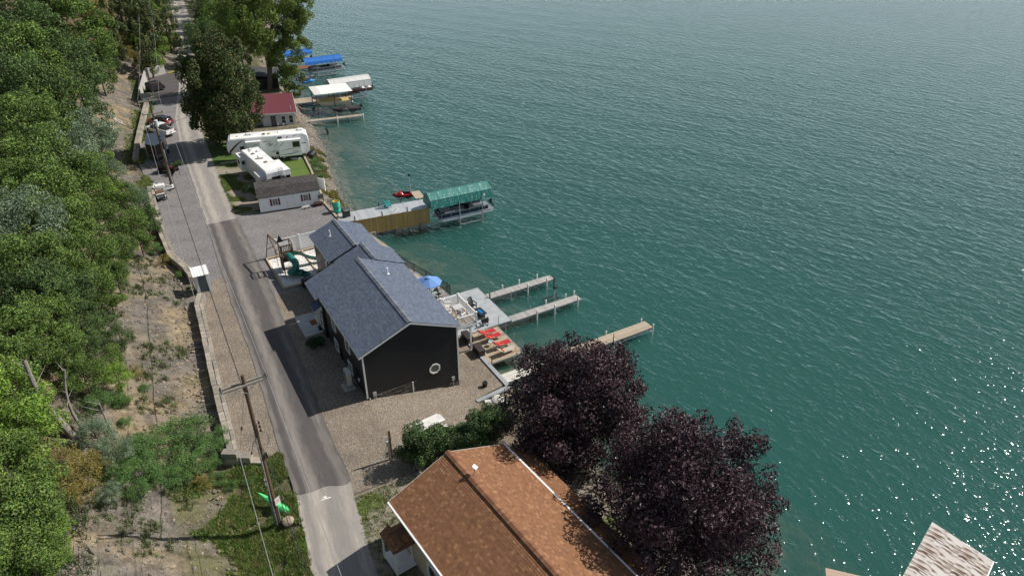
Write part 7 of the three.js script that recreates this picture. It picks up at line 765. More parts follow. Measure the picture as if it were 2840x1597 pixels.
{ const wh = MP([0.68, 0.68, 0.67], 0.3, { clearcoat: 0.8, clearcoatRoughness: 0.08 });
  const t = car('parked_pickup', 'white pickup truck with open bed parked beside the cargo trailer', [-5.6, 0, -81.6], 2.06, wh, { kind: 'truck', hw: 0.98, wr: 0.4, wheels: [-1.75, 1.75], body: [[-2.85, 0.92, 0.5, 1.12, 0.9], [-2.7, 0.97, 0.42, 1.13, 0.95], [-0.95, 0.98, 0.38, 1.12, 0.93], [0.9, 0.98, 0.38, 1.08, 0.9], [1.4, 0.97, 0.38, 1.1, 0.86], [2.5, 0.94, 0.4, 1.04, 0.8], [2.85, 0.8, 0.5, 0.92, 0.7]], cab: [[-0.95, 0.88, 1.1, 0.72, 1.78], [-0.55, 0.88, 1.08, 0.74, 1.86], [0.4, 0.88, 1.06, 0.74, 1.86], [0.85, 0.86, 1.06, 0.72, 1.72], [1.4, 0.84, 1.06, 0.7, 1.12]], roofFrom: -0.96, roofTo: 0.9, pillars: [[-0.95, 1.1, 0.88, -0.9, 1.8, 0.73], [0.15, 1.08, 0.89, 0.1, 1.82, 0.75], [1.4, 1.08, 0.84, 0.8, 1.72, 0.72]] }); part(t, 'bed_liner', box(1.75, 0.03, 1.5, -1.85, 1.155, 0), mBlack); part(t, 'bed_rail', [box(1.9, 0.08, 0.1, -1.85, 1.17, 0.86), box(1.9, 0.08, 0.1, -1.85, 1.17, -0.86), box(0.08, 0.1, 1.8, -2.8, 1.16, 0)], wh); part(t, 'bumper', rbox(0.16, 0.2, 1.8, 0.05, -2.95, 0.6, 0), mSteel); part(t, 'tail_light', [box(0.05, 0.34, 0.14, -2.87, 0.98, 0.84), box(0.05, 0.34, 0.14, -2.87, 0.98, -0.84)], M([0.25, 0.005, 0.005], 0.2)); part(t, 'licence_plate', box(0.02, 0.12, 0.3, -2.9, 0.8, 0), mBlack); }
{ // side-by-side
  const t = thing('utility_vehicle', 'red and black open utility vehicle with slatted rear rack under a sapling', 'utility vehicle', [-6.9, 0, -62.7], -0.62), r = MP([0.16, 0.008, 0.01], 0.35, { clearcoat: 0.4 }); part(t, 'chassis', rbox(2.6, 0.3, 1.2, 0.08, 0, 0.55, 0), mBlack); part(t, 'body', [rbox(0.8, 0.35, 1.25, 0.1, 1.0, 0.85, 0), rbox(1.1, 0.12, 1.35, 0.04, -0.75, 0.85, 0)], r); part(t, 'seat', [rbox(0.5, 0.3, 1.1, 0.06, 0.1, 0.8, 0), rbox(0.14, 0.55, 1.1, 0.05, -0.2, 1.15, 0)], mBlack); for (let k = 0; k < 7; k++) part(t, 'rack_slat', box(1.2, 0.04, 0.09, -0.75, 1.1, -0.57 + k * 0.19), mBlackMetal); part(t, 'rack_side', [box(1.25, 0.3, 0.04, -0.75, 1.05, 0.68), box(1.25, 0.3, 0.04, -0.75, 1.05, -0.68)], mBlackMetal); part(t, 'roll_cage', [...[-0.6, 0.6].flatMap((z) => [bar([-0.25, 0.8, z], [-0.2, 1.85, z * 0.9], 0.03), bar([-0.2, 1.85, z * 0.9], [0.5, 1.82, z * 0.9], 0.03), bar([0.5, 1.82, z * 0.9], [0.9, 1.0, z], 0.03)]), bar([-0.2, 1.85, -0.54], [-0.2, 1.85, 0.54], 0.03), bar([0.5, 1.82, -0.54], [0.5, 1.82, 0.54], 0.03)], mBlackMetal); part(t, 'steering_wheel', new THREE.TorusGeometry(0.17, 0.02, 6, 16).rotateY(1.2).translate(0.55, 1.15, 0.3), mBlack); for (const x of [-0.95, 0.95]) for (const s of [-1, 1]) wheel(t, x, s * 0.68, 0.34, mBlackMetal); }
{ const t = thing('golf_cart', 'small open golf cart seen from behind with tan seat and rear tray', 'golf cart', [-9.1, 0, -53.0], 0.12); part(t, 'body', [rbox(1.15, 0.35, 1.9, 0.1, 0, 0.5, -0.2), rbox(1.1, 0.3, 0.5, 0.08, 0, 0.72, 0.55)], mWhite); part(t, 'seat', [rbox(1.05, 0.18, 0.5, 0.05, 0, 0.88, -0.1), rbox(1.05, 0.42, 0.12, 0.05, 0, 1.1, 0.2)], M([0.3, 0.17, 0.1], 0.7)); part(t, 'rear_tray', [box(1.1, 0.04, 0.6, 0, 0.82, 0.72), box(1.1, 0.25, 0.04, 0, 0.9, 1.02)], M([0.12, 0.12, 0.13], 0.5)); part(t, 'grab_frame', [bar([-0.5, 0.8, 0.3], [-0.5, 1.25, 0.35], 0.025), bar([0.5, 0.8, 0.3], [0.5, 1.25, 0.35], 0.025), bar([-0.5, 1.25, 0.35], [0.5, 1.25, 0.35], 0.025)], mBlackMetal); part(t, 'light', [box(0.14, 0.1, 0.04, -0.45, 0.6, 1.04), box(0.14, 0.1, 0.04, 0.45, 0.6, 1.04)], mWhite); part(t, 'bumper', rbox(1.2, 0.25, 0.1, 0.03, 0, 0.42, 1.0), mBlack); for (const z of [-0.85, 0.7]) for (const s of [-1, 1]) part(t, 'wheel', [new THREE.TorusGeometry(0.17, 0.09, 8, 18).rotateY(Math.PI / 2).translate(s * 0.55, 0.26, z), new THREE.CylinderGeometry(0.12, 0.12, 0.1, 12).rotateZ(Math.PI / 2).translate(s * 0.57, 0.26, z)], mRubber); }
{ const t = thing('boat_trailer', 'small white tow frame with a white tank behind the golf cart', 'trailer', [-8.6, 0, -55.8], 0.1); part(t, 'frame', [beam([-0.3, 0.5, -2.3], [-0.85, 0.5, -0.9], 0.09, 0.09), beam([-0.3, 0.5, -2.3], [1.1, 0.5, 0.1], 0.09, 0.09), beam([1.1, 0.5, 0.1], [1.35, 0.45, 0.9], 0.09, 0.09), beam([-0.85, 0.5, -0.9], [-0.9, 0.45, 0.8], 0.09, 0.09), beam([-0.9, 0.45, 0.8], [1.35, 0.45, 0.9], 0.09, 0.09)], mWhite); part(t, 'tank', rbox(1.25, 0.5, 0.75, 0.12, -0.25, 0.85, 0.3), mWhiteRough); part(t, 'coupler', rbox(0.25, 0.35, 0.45, 0.04, 1.35, 0.5, 0.4), mWhite); part(t, 'jack', cyl(0.05, 0.05, 0.8, -0.35, 0, -2.4), mSteel); part(t, 'wheel', [new THREE.TorusGeometry(0.2, 0.08, 8, 18).rotateY(Math.PI / 2).translate(-1.05, 0.28, 0.3)], mRubber); part(t, 'wheel', [new THREE.TorusGeometry(0.2, 0.08, 8, 18).rotateY(Math.PI / 2).translate(1.45, 0.28, 0.2)], mRubber); }
{ const t = thing('covered_cart', 'cart shrouded in a black rain cover on the dark parking pad', 'cart', [-3.1, 0, -109.6], 0.55), g = prism([[-1.5, 0.3], [-1.55, 1.75], [-1.3, 1.95], [0.9, 1.9], [1.25, 1.3], [1.75, 0.85], [1.8, 0.3]], 1.5, 0.1); part(t, 'cover', g, mot([0.012, 0.012, 0.015], 0.5, { bumpScale: 0.05 })); part(t, 'binding', [tube([[-1.45, 0.4, 0.76], [-0.8, 1.4, 0.77], [0.8, 1.5, 0.77], [1.6, 0.5, 0.77]], 0.02, 20, 5)], M([0.2, 0.05, 0.04], 0.6)); for (const x of [-1.1, 1.45]) for (const s of [-1, 1]) wheel(t, x, s * 0.62, 0.26, mSteel); }
{ const t = thing('refuse_bins', 'open concrete bay with green and blue bins by the far block wall', 'bin', [-5.0, 0, -100.4], 0.2); part(t, 'bay', [box(2.2, 1.1, 0.2, 0, 0.55, -0.9), box(0.2, 1.1, 1.8, -1.0, 0.55, 0)], mConcrete); part(t, 'bin', rbox(0.6, 0.95, 0.65, 0.05, -0.35, 0.48, 0), M([0.01, 0.08, 0.28], 0.5)); part(t, 'bin', rbox(0.6, 0.95, 0.65, 0.05, 0.4, 0.48, 0.1), M([0.02, 0.12, 0.03], 0.5)); }
{ const t = thing('white_dock_rack', 'white metal dock frame sections leaning on the slope', 'dock frame', [-11.3, 1.2, -88]); for (let j = 0; j < 2; j++) { part(t, 'frame_rail', [beam([-2.2 - j, 1.6 - j * 0.2, -3 + j * 4], [0.8 - j, -0.5, -1 + j * 4], 0.07, 0.07), beam([-2.0 - j, 1.6 - j * 0.2, -1.4 + j * 4], [0.9 - j, -0.5, 0.8 + j * 4], 0.07, 0.07)], mWhiteRough); for (let k = 0; k < 4; k++) part(t, 'frame_rung', beam([-1.7 - j + k * 0.75, 1.25 - k * 0.5, -2.6 + k * 0.5 + j * 4], [-1.6 - j + k * 0.75, 1.25 - k * 0.5, -1.0 + k * 0.5 + j * 4], 0.06, 0.06), mWhiteRough); } }
// ---------------------------------------------------------------- cottages along the shore
{
  const t = thing('red_roof_cottage', 'grey clapboard cottage with low dark red metal roof at the water', 'cottage', [14.0, -1.0, -83.2], -0.2), mR = M([0.14, 0.036, 0.046], 0.5), mW = M([0.5, 0.51, 0.52], 0.7), L = 5.4, D = 11.2;
  part(t, 'wall', [box(L, 2.6, D, 0, 1.3, 0), box(3.4, 2.4, 5.6, -4.2, 1.2, 1.7)], mW); lapSiding(t, V(-L / 2, 0, D / 2 + 0.002), V(1, 0, 0), 0, 2.6, () => [0, L], mW, 0.12, 0.014); lapSiding(t, V(-5.9, 0, 4.502), V(1, 0, 0), 0, 2.4, () => [0, 3.2], M([0.42, 0.43, 0.44], 0.7), 0.12, 0.014);
  const r = part(t, 'roof', poly([[-3.0, 2.80, D / 2 + 0.4], [3.1, 2.60, D / 2 + 0.4], [3.1, 2.80, -D / 2 - 0.4], [-3.0, 3.10, -D / 2 - 0.4], [-3.0, 2.65, D / 2 + 0.4], [3.1, 2.45, D / 2 + 0.4], [3.1, 2.65, -D / 2 - 0.4], [-3.0, 2.95, -D / 2 - 0.4]], [[0, 1, 2, 3], [0, 4, 5, 1], [1, 5, 6, 2], [4, 7, 6, 5], [3, 2, 6, 7]]), mR); for (let k = 0; k < 13; k++) part(r, 'roof_seam', beam([-3.0 + k * 0.5, 2.81 - k * 0.0164 + 0.012, D / 2 + 0.4], [-3.0 + k * 0.5, 3.11 - k * 0.0246 + 0.012, -D / 2 - 0.4], 0.02, 0.025), mR); part(t, 'roof', poly([[-6.3, 2.40, 4.9], [-3.0, 2.75, 4.9], [-3.0, 3.05, -1.2], [-6.3, 2.60, -1.2], [-6.3, 2.25, 4.9], [-3.0, 2.60, 4.9], [-3.0, 2.90, -1.2], [-6.3, 2.45, -1.2]], [[0, 1, 2, 3], [0, 4, 5, 1], [4, 7, 6, 5], [0, 3, 7, 4]]), mR); part(t, 'fascia', [beam([-3.0, 2.71, D / 2 + 0.43], [3.1, 2.51, D / 2 + 0.43], 0.04, 0.2), beam([3.13, 2.51, D / 2 + 0.4], [3.13, 2.71, -D / 2 - 0.4], 0.04, 0.2), beam([-6.3, 2.32, 4.93], [-3.0, 2.67, 4.93], 0.04, 0.18)], mWhite);
  windowOn(t, [0.75, 1.4, D / 2 + 0.04], 0, 0.85, 1.45, { bars: [1, 2] }); windowOn(t, [2.0, 1.4, D / 2 + 0.04], 0, 0.85, 1.45, { bars: [1, 2] }); const d = part(t, 'door', box(0.9, 2.1, 0.06, -0.9, 1.2, D / 2 + 0.04), M([0.24, 0.26, 0.27], 0.5)); for (let i = 0; i < 3; i++) for (let j = 0; j < 5; j++) part(d, 'pane', box(0.2, 0.3, 0.02, -1.15 + i * 0.25, 0.6 + j * 0.36, D / 2 + 0.075), mDarkGlass); part(t, 'vent_pipe', cyl(0.08, 0.08, 0.8, 2.2, 2.5, 4.2, 10), mGalv); part(t, 'step_rail', [bar([-0.35, 0.2, D / 2 + 0.6], [-0.35, 1.1, D / 2 + 0.2], 0.03), bar([-0.35, 1.1, D / 2 + 0.2], [-0.25, 0.9, D / 2 + 0.9], 0.03)], mWhite); part(t, 'wall_lamp', box(0.1, 0.16, 0.1, -0.3, 2.3, D / 2 + 0.08), mBlack);
  const g = thing('gas_tank', 'small white gas tank by the cottage door', 'tank', [13.4, -1.0, -77.4]); part(g, 'tank', new THREE.CapsuleGeometry(0.22, 0.35, 6, 14).translate(0, 0.42, 0), mWhite); part(g, 'collar', cyl(0.13, 0.13, 0.16, 0, 0.78, 0, 12), mWhite); part(g, 'foot_ring', cyl(0.17, 0.17, 0.08, 0, 0, 0, 12), mSteel);
}
{ const t = thing('dark_roof_cottage', 'boathouse cottage with near-black shingle roof behind the big tree trunk', 'cottage', [17.4, -2.2, -106.5], -0.1), mW = wood([0.035, 0.03, 0.028], 0.9); part(t, 'wall', box(4.2, 3.6, 7.5, 0, 1.8, 0), mW); part(t, 'roof', poly([[-2.6, 4.6, 4.3], [2.5, 3.7, 4.3], [2.5, 3.7, -4.3], [-2.6, 4.6, -4.3], [-2.6, 4.45, 4.3], [2.5, 3.55, 4.3], [2.5, 3.55, -4.3], [-2.6, 4.45, -4.3]], [[0, 1, 2, 3], [0, 4, 5, 1], [1, 5, 6, 2], [4, 7, 6, 5], [0, 3, 7, 4]]), mot([0.045, 0.045, 0.05], 0.9)); windowOn(t, [1.0, 2.2, 3.78], 0, 1.4, 0.9, { frame: mBlack, bars: [2, 1] }); part(t, 'landing', box(3.4, 0.15, 4, 0.6, 0.4, 6.2), wood([0.2, 0.16, 0.13], 0.9)); }
{ const t = thing('grey_roof_house', 'house with pale green-grey shingle roof mostly behind the dense tree', 'house', [10.2, -0.6, -111], -0.12); part(t, 'wall', box(6.6, 3.4, 8.5, 0, 1.7, 0), M([0.32, 0.3, 0.27], 0.8)); part(t, 'roof', poly([[-3.8, 3.3, 4.6], [0, 5.3, 4.6], [3.9, 3.2, 4.6], [-3.8, 3.3, -4.6], [0, 5.3, -4.6], [3.9, 3.2, -4.6], [-3.8, 3.15, 4.6], [3.9, 3.05, 4.6], [-3.8, 3.15, -4.6], [3.9, 3.05, -4.6]], [[0, 1, 4, 3], [1, 2, 5, 4], [0, 6, 7, 2, 1], [3, 4, 5, 9, 8], [2, 7, 9, 5], [0, 3, 8, 6]]), mot([0.25, 0.29, 0.26], 0.9)); part(t, 'chimney', stand(0.7, 2.2, 0.7, 0.6, 4.2, -1.5), mot([0.14, 0.09, 0.07], 0.95)); windowOn(t, [0, 1.8, 4.27], 0, 1.3, 1.1); }
{ const t = thing('white_house', 'pale house glimpsed through the trees farther along the shore', 'house', [25.5, -0.5, -165], -0.2); part(t, 'wall', box(7, 4.6, 9, 0, 2.3, 0), mWhiteRough); part(t, 'roof', poly([[-4, 4.5, 5], [0, 6.6, 5], [4, 4.5, 5], [-4, 4.5, -5], [0, 6.6, -5], [4, 4.5, -5]], [[0, 1, 4, 3], [1, 2, 5, 4], [0, 2, 1], [3, 4, 5]]), mot([0.28, 0.28, 0.28], 0.9)); windowOn(t, [-1.6, 2.4, 4.53], 0, 1.1, 1.3); windowOn(t, [1.6, 2.4, 4.53], 0, 1.1, 1.3); }
// ---------------------------------------------------------------- trees: limbs, and crowns made of many small leaf faces
function foliage({ lobes = 18, leaves = 4000, size = 0.34, tones, rx = 4, ry = 3.6, shellMin = 0.45, shellMax = 0.78, lobeR = [0.3, 0.46], narrow = 0, low = -0.75, inner = 0.15, fine = 0, lum = 2.2 }) {
  const L = []; for (let k = 0; k < lobes; k++) { let y, a = rnd() * 6.2832, r; do { y = rr(-1, 1); } while (y < low); r = rr(shellMin, shellMax); const taper = narrow ? 1 - narrow * (y + 1) / 2 : 1, c = Math.sqrt(1 - y * y) * r * taper; L.push([c * Math.cos(a), y * (narrow ? 0.85 : r), c * Math.sin(a), rr(...lobeR) * (narrow ? taper * 0.8 + 0.15 : 1), rr(0.72, 1.28)]); }
  for (let k = 0; k < fine; k++) { let y; do { y = rr(-1, 1); } while (y < low); const a = rnd() * 6.2832, r = rr(0.8, 1.03), c = Math.sqrt(1 - y * y) * r; L.push([c * Math.cos(a), y * r, c * Math.sin(a), rr(0.07, 0.15), rr(0.75, 1.35)]); }
  const cum = []; let tot = 0; for (const l of L) cum.push(tot += l[3] * l[3]); const some = () => { const t = rnd() * tot; let i = 0, j = cum.length - 1; while (i < j) { const m = (i + j) >> 1; cum[m] < t ? i = m + 1 : j = m; } return L[i]; };
  const pos = new Float32Array(leaves * 18), col_ = new Float32Array(leaves * 18); let o = 0;
  const p = V(0, 0, 0), n = V(0, 0, 0), t = V(0, 0, 0), b = V(0, 0, 0);
  for (let k = 0; k < leaves; k++) {
    const l = some(), y = rr(-1, 1), a = rnd() * 6.2832, c = Math.sqrt(1 - y * y), d = rnd() < inner ? rr(0.3, 0.8) : rr(0.8, 1.1);
    n.set(c * Math.cos(a), y, c * Math.sin(a)); p.set((l[0] + n.x * l[3] * d) * rx, (l[1] + n.y * l[3] * d * 0.9) * ry, (l[2] + n.z * l[3] * d) * rx);
    n.set(n.x + rr(-0.55, 0.55), n.y + rr(-0.3, 0.75), n.z + rr(-0.55, 0.55)).normalize(); t.set(rr(-1, 1), rr(-1, 0.5), rr(-1, 1)).cross(n).normalize(); b.crossVectors(n, t);
    const s = size * rr(0.6, 1.3), w = s * rr(0.4, 0.6), f = s * 0.14, q = (u, v, h) => { pos[o++] = p.x + t.x * u + b.x * v + n.x * h; pos[o++] = p.y + t.y * u + b.y * v + n.y * h; pos[o++] = p.z + t.z * u + b.z * v + n.z * h; };
    const o0 = o; q(-s / 2, 0, 0); q(0.05 * s, -w / 2, f); q(s / 2, 0, -f); q(-s / 2, 0, 0); q(s / 2, 0, -f); q(0.05 * s, w / 2, f);
    const tn = tones[Math.floor(rnd() * tones.length)], e = rr(0.8, 1.2) * l[4] * lum; for (let m = o0; m < o; m += 3) { col_[m] = tn[0] * e; col_[m + 1] = tn[1] * e; col_[m + 2] = tn[2] * e; }
  }
  const g = new THREE.BufferGeometry(); g.setAttribute('position', new THREE.BufferAttribute(pos, 3)); g.setAttribute('color', new THREE.BufferAttribute(col_, 3)); g.userData.lobes = L.map((l) => [l[0] * rx, l[1] * ry, l[2] * rx]); return g;
}
const mLeaf = new THREE.MeshPhysicalMaterial({ color: 0xffffff, vertexColors: true, roughness: 0.62, transmission: 0.28, thickness: 0, side: THREE.DoubleSide, specularIntensity: 0.5 });
const mPurple = new THREE.MeshPhysicalMaterial({ color: 0xffffff, vertexColors: true, roughness: 0.46, transmission: 0.1, thickness: 0, side: THREE.DoubleSide, specularIntensity: 0.6 });
const mBark = mot([0.105, 0.085, 0.066], 0.95, { bumpScale: 0.02 }), mBarkGrey = mot([0.26, 0.235, 0.21], 0.95, { bumpScale: 0.03 });
function limbs(h, r, centre, lobes, n, lean = 0) { // trunk from the ground to inside the crown, with boughs to some of the leaf masses
  const top = V(lean, h, 0), g = [], mid = V(lean * 0.4 + 0.02 * h, h * 0.5, 0.02 * h), trunk = new THREE.CatmullRomCurve3([V(0, -0.3, 0), mid, top]); const tb = (c, a, b, seg) => { const t = new THREE.TubeGeometry(c, seg, 1, 7), p = t.attributes.position, P0 = c.getSpacedPoints(seg); for (let i = 0; i <= seg; i++) for (let j = 0; j <= 7; j++) { const k = i * 8 + j, cc = P0[i], f = lerp(a, b, i / seg); p.setXYZ(k, cc.x + (p.getX(k) - cc.x) * f, cc.y + (p.getY(k) - cc.y) * f, cc.z + (p.getZ(k) - cc.z) * f); } t.computeVertexNormals(); return uvm(t); };
  g.push(tb(trunk, r, r * 0.4, 12)); for (let k = 0; k < Math.min(n, lobes.length); k++) { const l = V(lobes[k][0], lobes[k][1] + centre, lobes[k][2]), s = trunk.getPoint(rr(0.45, 0.9)), m = s.clone().lerp(l, 0.5).add(V(rr(-0.3, 0.3), rr(0, 0.6), rr(-0.3, 0.3))); g.push(tb(new THREE.CatmullRomCurve3([s, m, l]), r * 0.42, r * 0.1, 8)); } return g;
}
const KINDS_ = {
  oak: { tones: [[0.06, 0.1, 0.02], [0.045, 0.08, 0.018], [0.078, 0.118, 0.024], [0.036, 0.066, 0.018], [0.1, 0.135, 0.03]], leaves: 6400, label: 'broad mid-green oak in the hillside wood', name: 'oak_tree' },
  dark: { tones: [[0.04, 0.07, 0.02], [0.03, 0.056, 0.017], [0.052, 0.084, 0.025], [0.066, 0.098, 0.03]], leaves: 6400, label: 'dark green leafy tree in the hillside wood', name: 'broadleaf_tree' },
  bright: { tones: [[0.11, 0.17, 0.026], [0.085, 0.15, 0.024], [0.14, 0.19, 0.035], [0.07, 0.125, 0.02]], leaves: 6000, label: 'bright yellow-green leafy tree on the hillside', name: 'broadleaf_tree' },
  grey: { tones: [[0.10, 0.135, 0.085], [0.085, 0.12, 0.075], [0.12, 0.155, 0.1], [0.07, 0.10, 0.055]], leaves: 6000, size: 0.26, label: 'grey-green fine-leaved tree on the hillside', name: 'broadleaf_tree' },
  cedar: { tones: [[0.055, 0.085, 0.028], [0.075, 0.085, 0.03], [0.04, 0.07, 0.025], [0.09, 0.085, 0.035]], leaves: 4200, size: 0.3, narrow: 0.75, rx: 2.4, ry: 5.2, label: 'narrow olive-green cedar by the road', name: 'cedar_tree', lobes: 26 },
  brown: { tones: [[0.12, 0.095, 0.03], [0.15, 0.12, 0.032], [0.095, 0.085, 0.025], [0.17, 0.15, 0.04]], leaves: 3600, size: 0.26, label: 'yellow-brown drying shrub on the hillside', name: 'shrub' },
  bush: { tones: [[0.06, 0.115, 0.03], [0.05, 0.095, 0.03], [0.085, 0.14, 0.035], [0.042, 0.08, 0.03]], leaves: 5600, size: 0.24, label: 'low green bush on the hillside', name: 'shrub', low: -0.2, ry: 2.6 },
};
const GROUPS_ = { oak: 'oaks of the hillside wood', dark: 'dark trees of the hillside wood', bright: 'bright trees of the hillside wood', grey: 'grey-green hillside trees', cedar: 'cedars by the road', brown: 'drying hillside shrubs', bush: 'green hillside bushes' };
const protos = {};
srand(2024);
for (const [k, o] of Object.entries(KINDS_)) protos[k] = [0, 1, 2].map(() => { const rx = o.rx ?? 4, ry = o.ry ?? 3.5, g = foliage({ size: 0.29, lobes: 26, lobeR: [0.17, 0.33], shellMin: 0.42, shellMax: 0.9, fine: 14, ...o, rx, ry }), h = k === 'bush' || k === 'brown' ? ry * 0.7 : k === 'cedar' ? ry * 0.95 : ry + 1.6; return { g, h, trunk: merge(limbs(h, k === 'bush' || k === 'brown' ? 0.09 : 0.2, h, g.userData.lobes, 7)), rx }; });
let nTree = 0;
function tree(kind, x, z, R, { y, label, name, group, mat = mLeaf, up = 1 } = {}) {
  const p = protos[kind][nTree++ % 3], o = KINDS_[kind], t = thing(name ?? o.name, label ?? ((R > 5.2 ? 'large ' : R < 3 && o.name !== 'shrub' ? 'small ' : '') + o.label), o.name === 'shrub' ? 'shrub' : 'tree', [x, (y ?? landY(x, z)) - 0.1, z], nTree * 2.4, group ?? GROUPS_[kind]), s = R / p.rx;
  const c = part(t, o.name === 'shrub' ? 'foliage' : 'crown', p.g, mat); c.position.y = p.h * s * up; c.scale.set(s, s * up, s); c.userData.kind = 'stuff'; const tr = part(t, o.name === 'shrub' ? 'stem' : 'trunk', p.trunk, mBark); tr.scale.set(s, s * up, s); return t;
}
// crowns set where the photograph shows them: direction, size seen, kind
function crownAt(a, b, rp, kind, opt) { let hc = 5, q = null, R = 4; for (let k = 0; k < 4; k++) { q = hit(a, b, hc); const d = q.clone().setY(q.y + hc).distanceTo(EYE); R = 0.86 * rp * d / FOC; const p = protos[kind][0]; hc = p.h * R / p.rx; } return tree(kind, q.x, q.z, R, opt); }
for (const [a, b, r, k] of [
  // far up the hill, top of the wood
  [30, 30, 95, 'dark'], [130, 20, 95, 'oak'], [215, 60, 85, 'oak'], [60, 130, 105, 'oak'], [160, 150, 100, 'dark'], [250, 130, 70, 'oak'], [20, 230, 110, 'dark'], [120, 245, 105, 'oak'], [215, 235, 85, 'dark'], [275, 205, 48, 'oak'], [290, 165, 40, 'dark'],
  [265, 30, 50, 'brown'], [300, 75, 46, 'cedar'], [280, 110, 40, 'brown'], [335, 40, 46, 'cedar'], [330, 110, 42, 'brown'], [375, 60, 46, 'cedar'], [370, 20, 42, 'dark'], [405, 25, 42, 'cedar'], [415, 85, 44, 'cedar'], [440, 130, 36, 'bright'], [455, 60, 38, 'cedar'], [450, 15, 34, 'dark'], [405, 140, 36, 'cedar'], [372, 112, 34, 'bright'], [467, 105, 26, 'bright'], [430, 170, 26, 'bright'], [395, 172, 24, 'brown'], [355, 150, 26, 'brown'], [315, 140, 30, 'brown'],
  // middle of the wood
  [40, 340, 110, 'oak'], [140, 340, 95, 'oak'], [225, 305, 70, 'dark'], [245, 370, 80, 'grey'], [185, 420, 90, 'grey'], [275, 395, 50, 'grey'], [80, 440, 110, 'oak'], [305, 475, 46, 'grey'], [20, 520, 100, 'oak'], [120, 530, 110, 'oak'], [220, 500, 90, 'oak'], [285, 455, 46, 'bright'], [330, 550, 60, 'dark'], [290, 540, 60, 'bright'], [60, 620, 110, 'grey'], [170, 610, 100, 'oak'], [260, 610, 80, 'oak'], [350, 620, 62, 'oak'], [400, 600, 44, 'dark'], [420, 625, 30, 'dark'], [380, 545, 40, 'grey'],
  [50, 720, 105, 'oak'], [150, 710, 95, 'oak'], [240, 705, 80, 'oak'], [320, 690, 60, 'oak'], [385, 670, 42, 'oak'], [430, 690, 30, 'bush'], [455, 720, 24, 'brown'], [80, 800, 95, 'dark'], [170, 800, 85, 'dark'], [250, 790, 75, 'oak'], [320, 765, 50, 'oak'], [300, 830, 45, 'oak'], [120, 880, 90, 'oak'], [215, 880, 70, 'dark'], [30, 900, 100, 'oak'], [280, 900, 45, 'dark'], [330, 930, 42, 'dark'], [160, 960, 75, 'oak'], [240, 960, 55, 'dark'], [70, 1000, 100, 'oak'], [300, 990, 46, 'oak'], [370, 1030, 26, 'brown'], [20, 1090, 110, 'bright'], [230, 1040, 60, 'oak'], [320, 1040, 50, 'bright'], [260, 1110, 50, 'bush'], [330, 1110, 40, 'bush'], [60, 1150, 80, 'oak'],
  // foot of the wood near the bank
  [50, 1200, 110, 'bright'], [30, 1310, 120, 'oak'], [260, 1200, 55, 'grey'], [170, 1290, 65, 'brown'], [235, 1310, 65, 'brown'], [160, 1350, 60, 'brown'], [220, 1370, 46, 'brown'], [310, 1250, 55, 'grey'], [330, 1320, 65, 'bush'], [400, 1290, 70, 'bush'], [445, 1330, 55, 'bush'], [380, 1360, 45, 'bush'], [300, 1370, 36, 'grey'], [430, 1235, 70, 'bush'], [515, 1205, 78, 'bush'], [585, 1225, 58, 'bush'], [530, 1285, 72, 'bush'], [360, 1255, 60, 'bush'], [490, 1330, 46, 'bush'], [590, 1280, 40, 'bush'], [600, 1330, 32, 'bush'], [560, 1340, 34, 'brown'], [640, 1345, 22, 'bush'],
  [40, 1430, 120, 'oak'], [110, 1420, 80, 'oak'], [150, 1480, 55, 'bright'], [60, 1520, 110, 'oak'], [20, 1590, 110, 'oak'], [120, 1540, 60, 'bright'], [690, 1340, 20, 'bush'],
  [400, 1075, 20, 'bush'], [345, 1175, 24, 'bush'], [460, 950, 10, 'bush'], [500, 760, 18, 'bush'], [525, 800, 14, 'bush'],
]) crownAt(a, b, r, k);
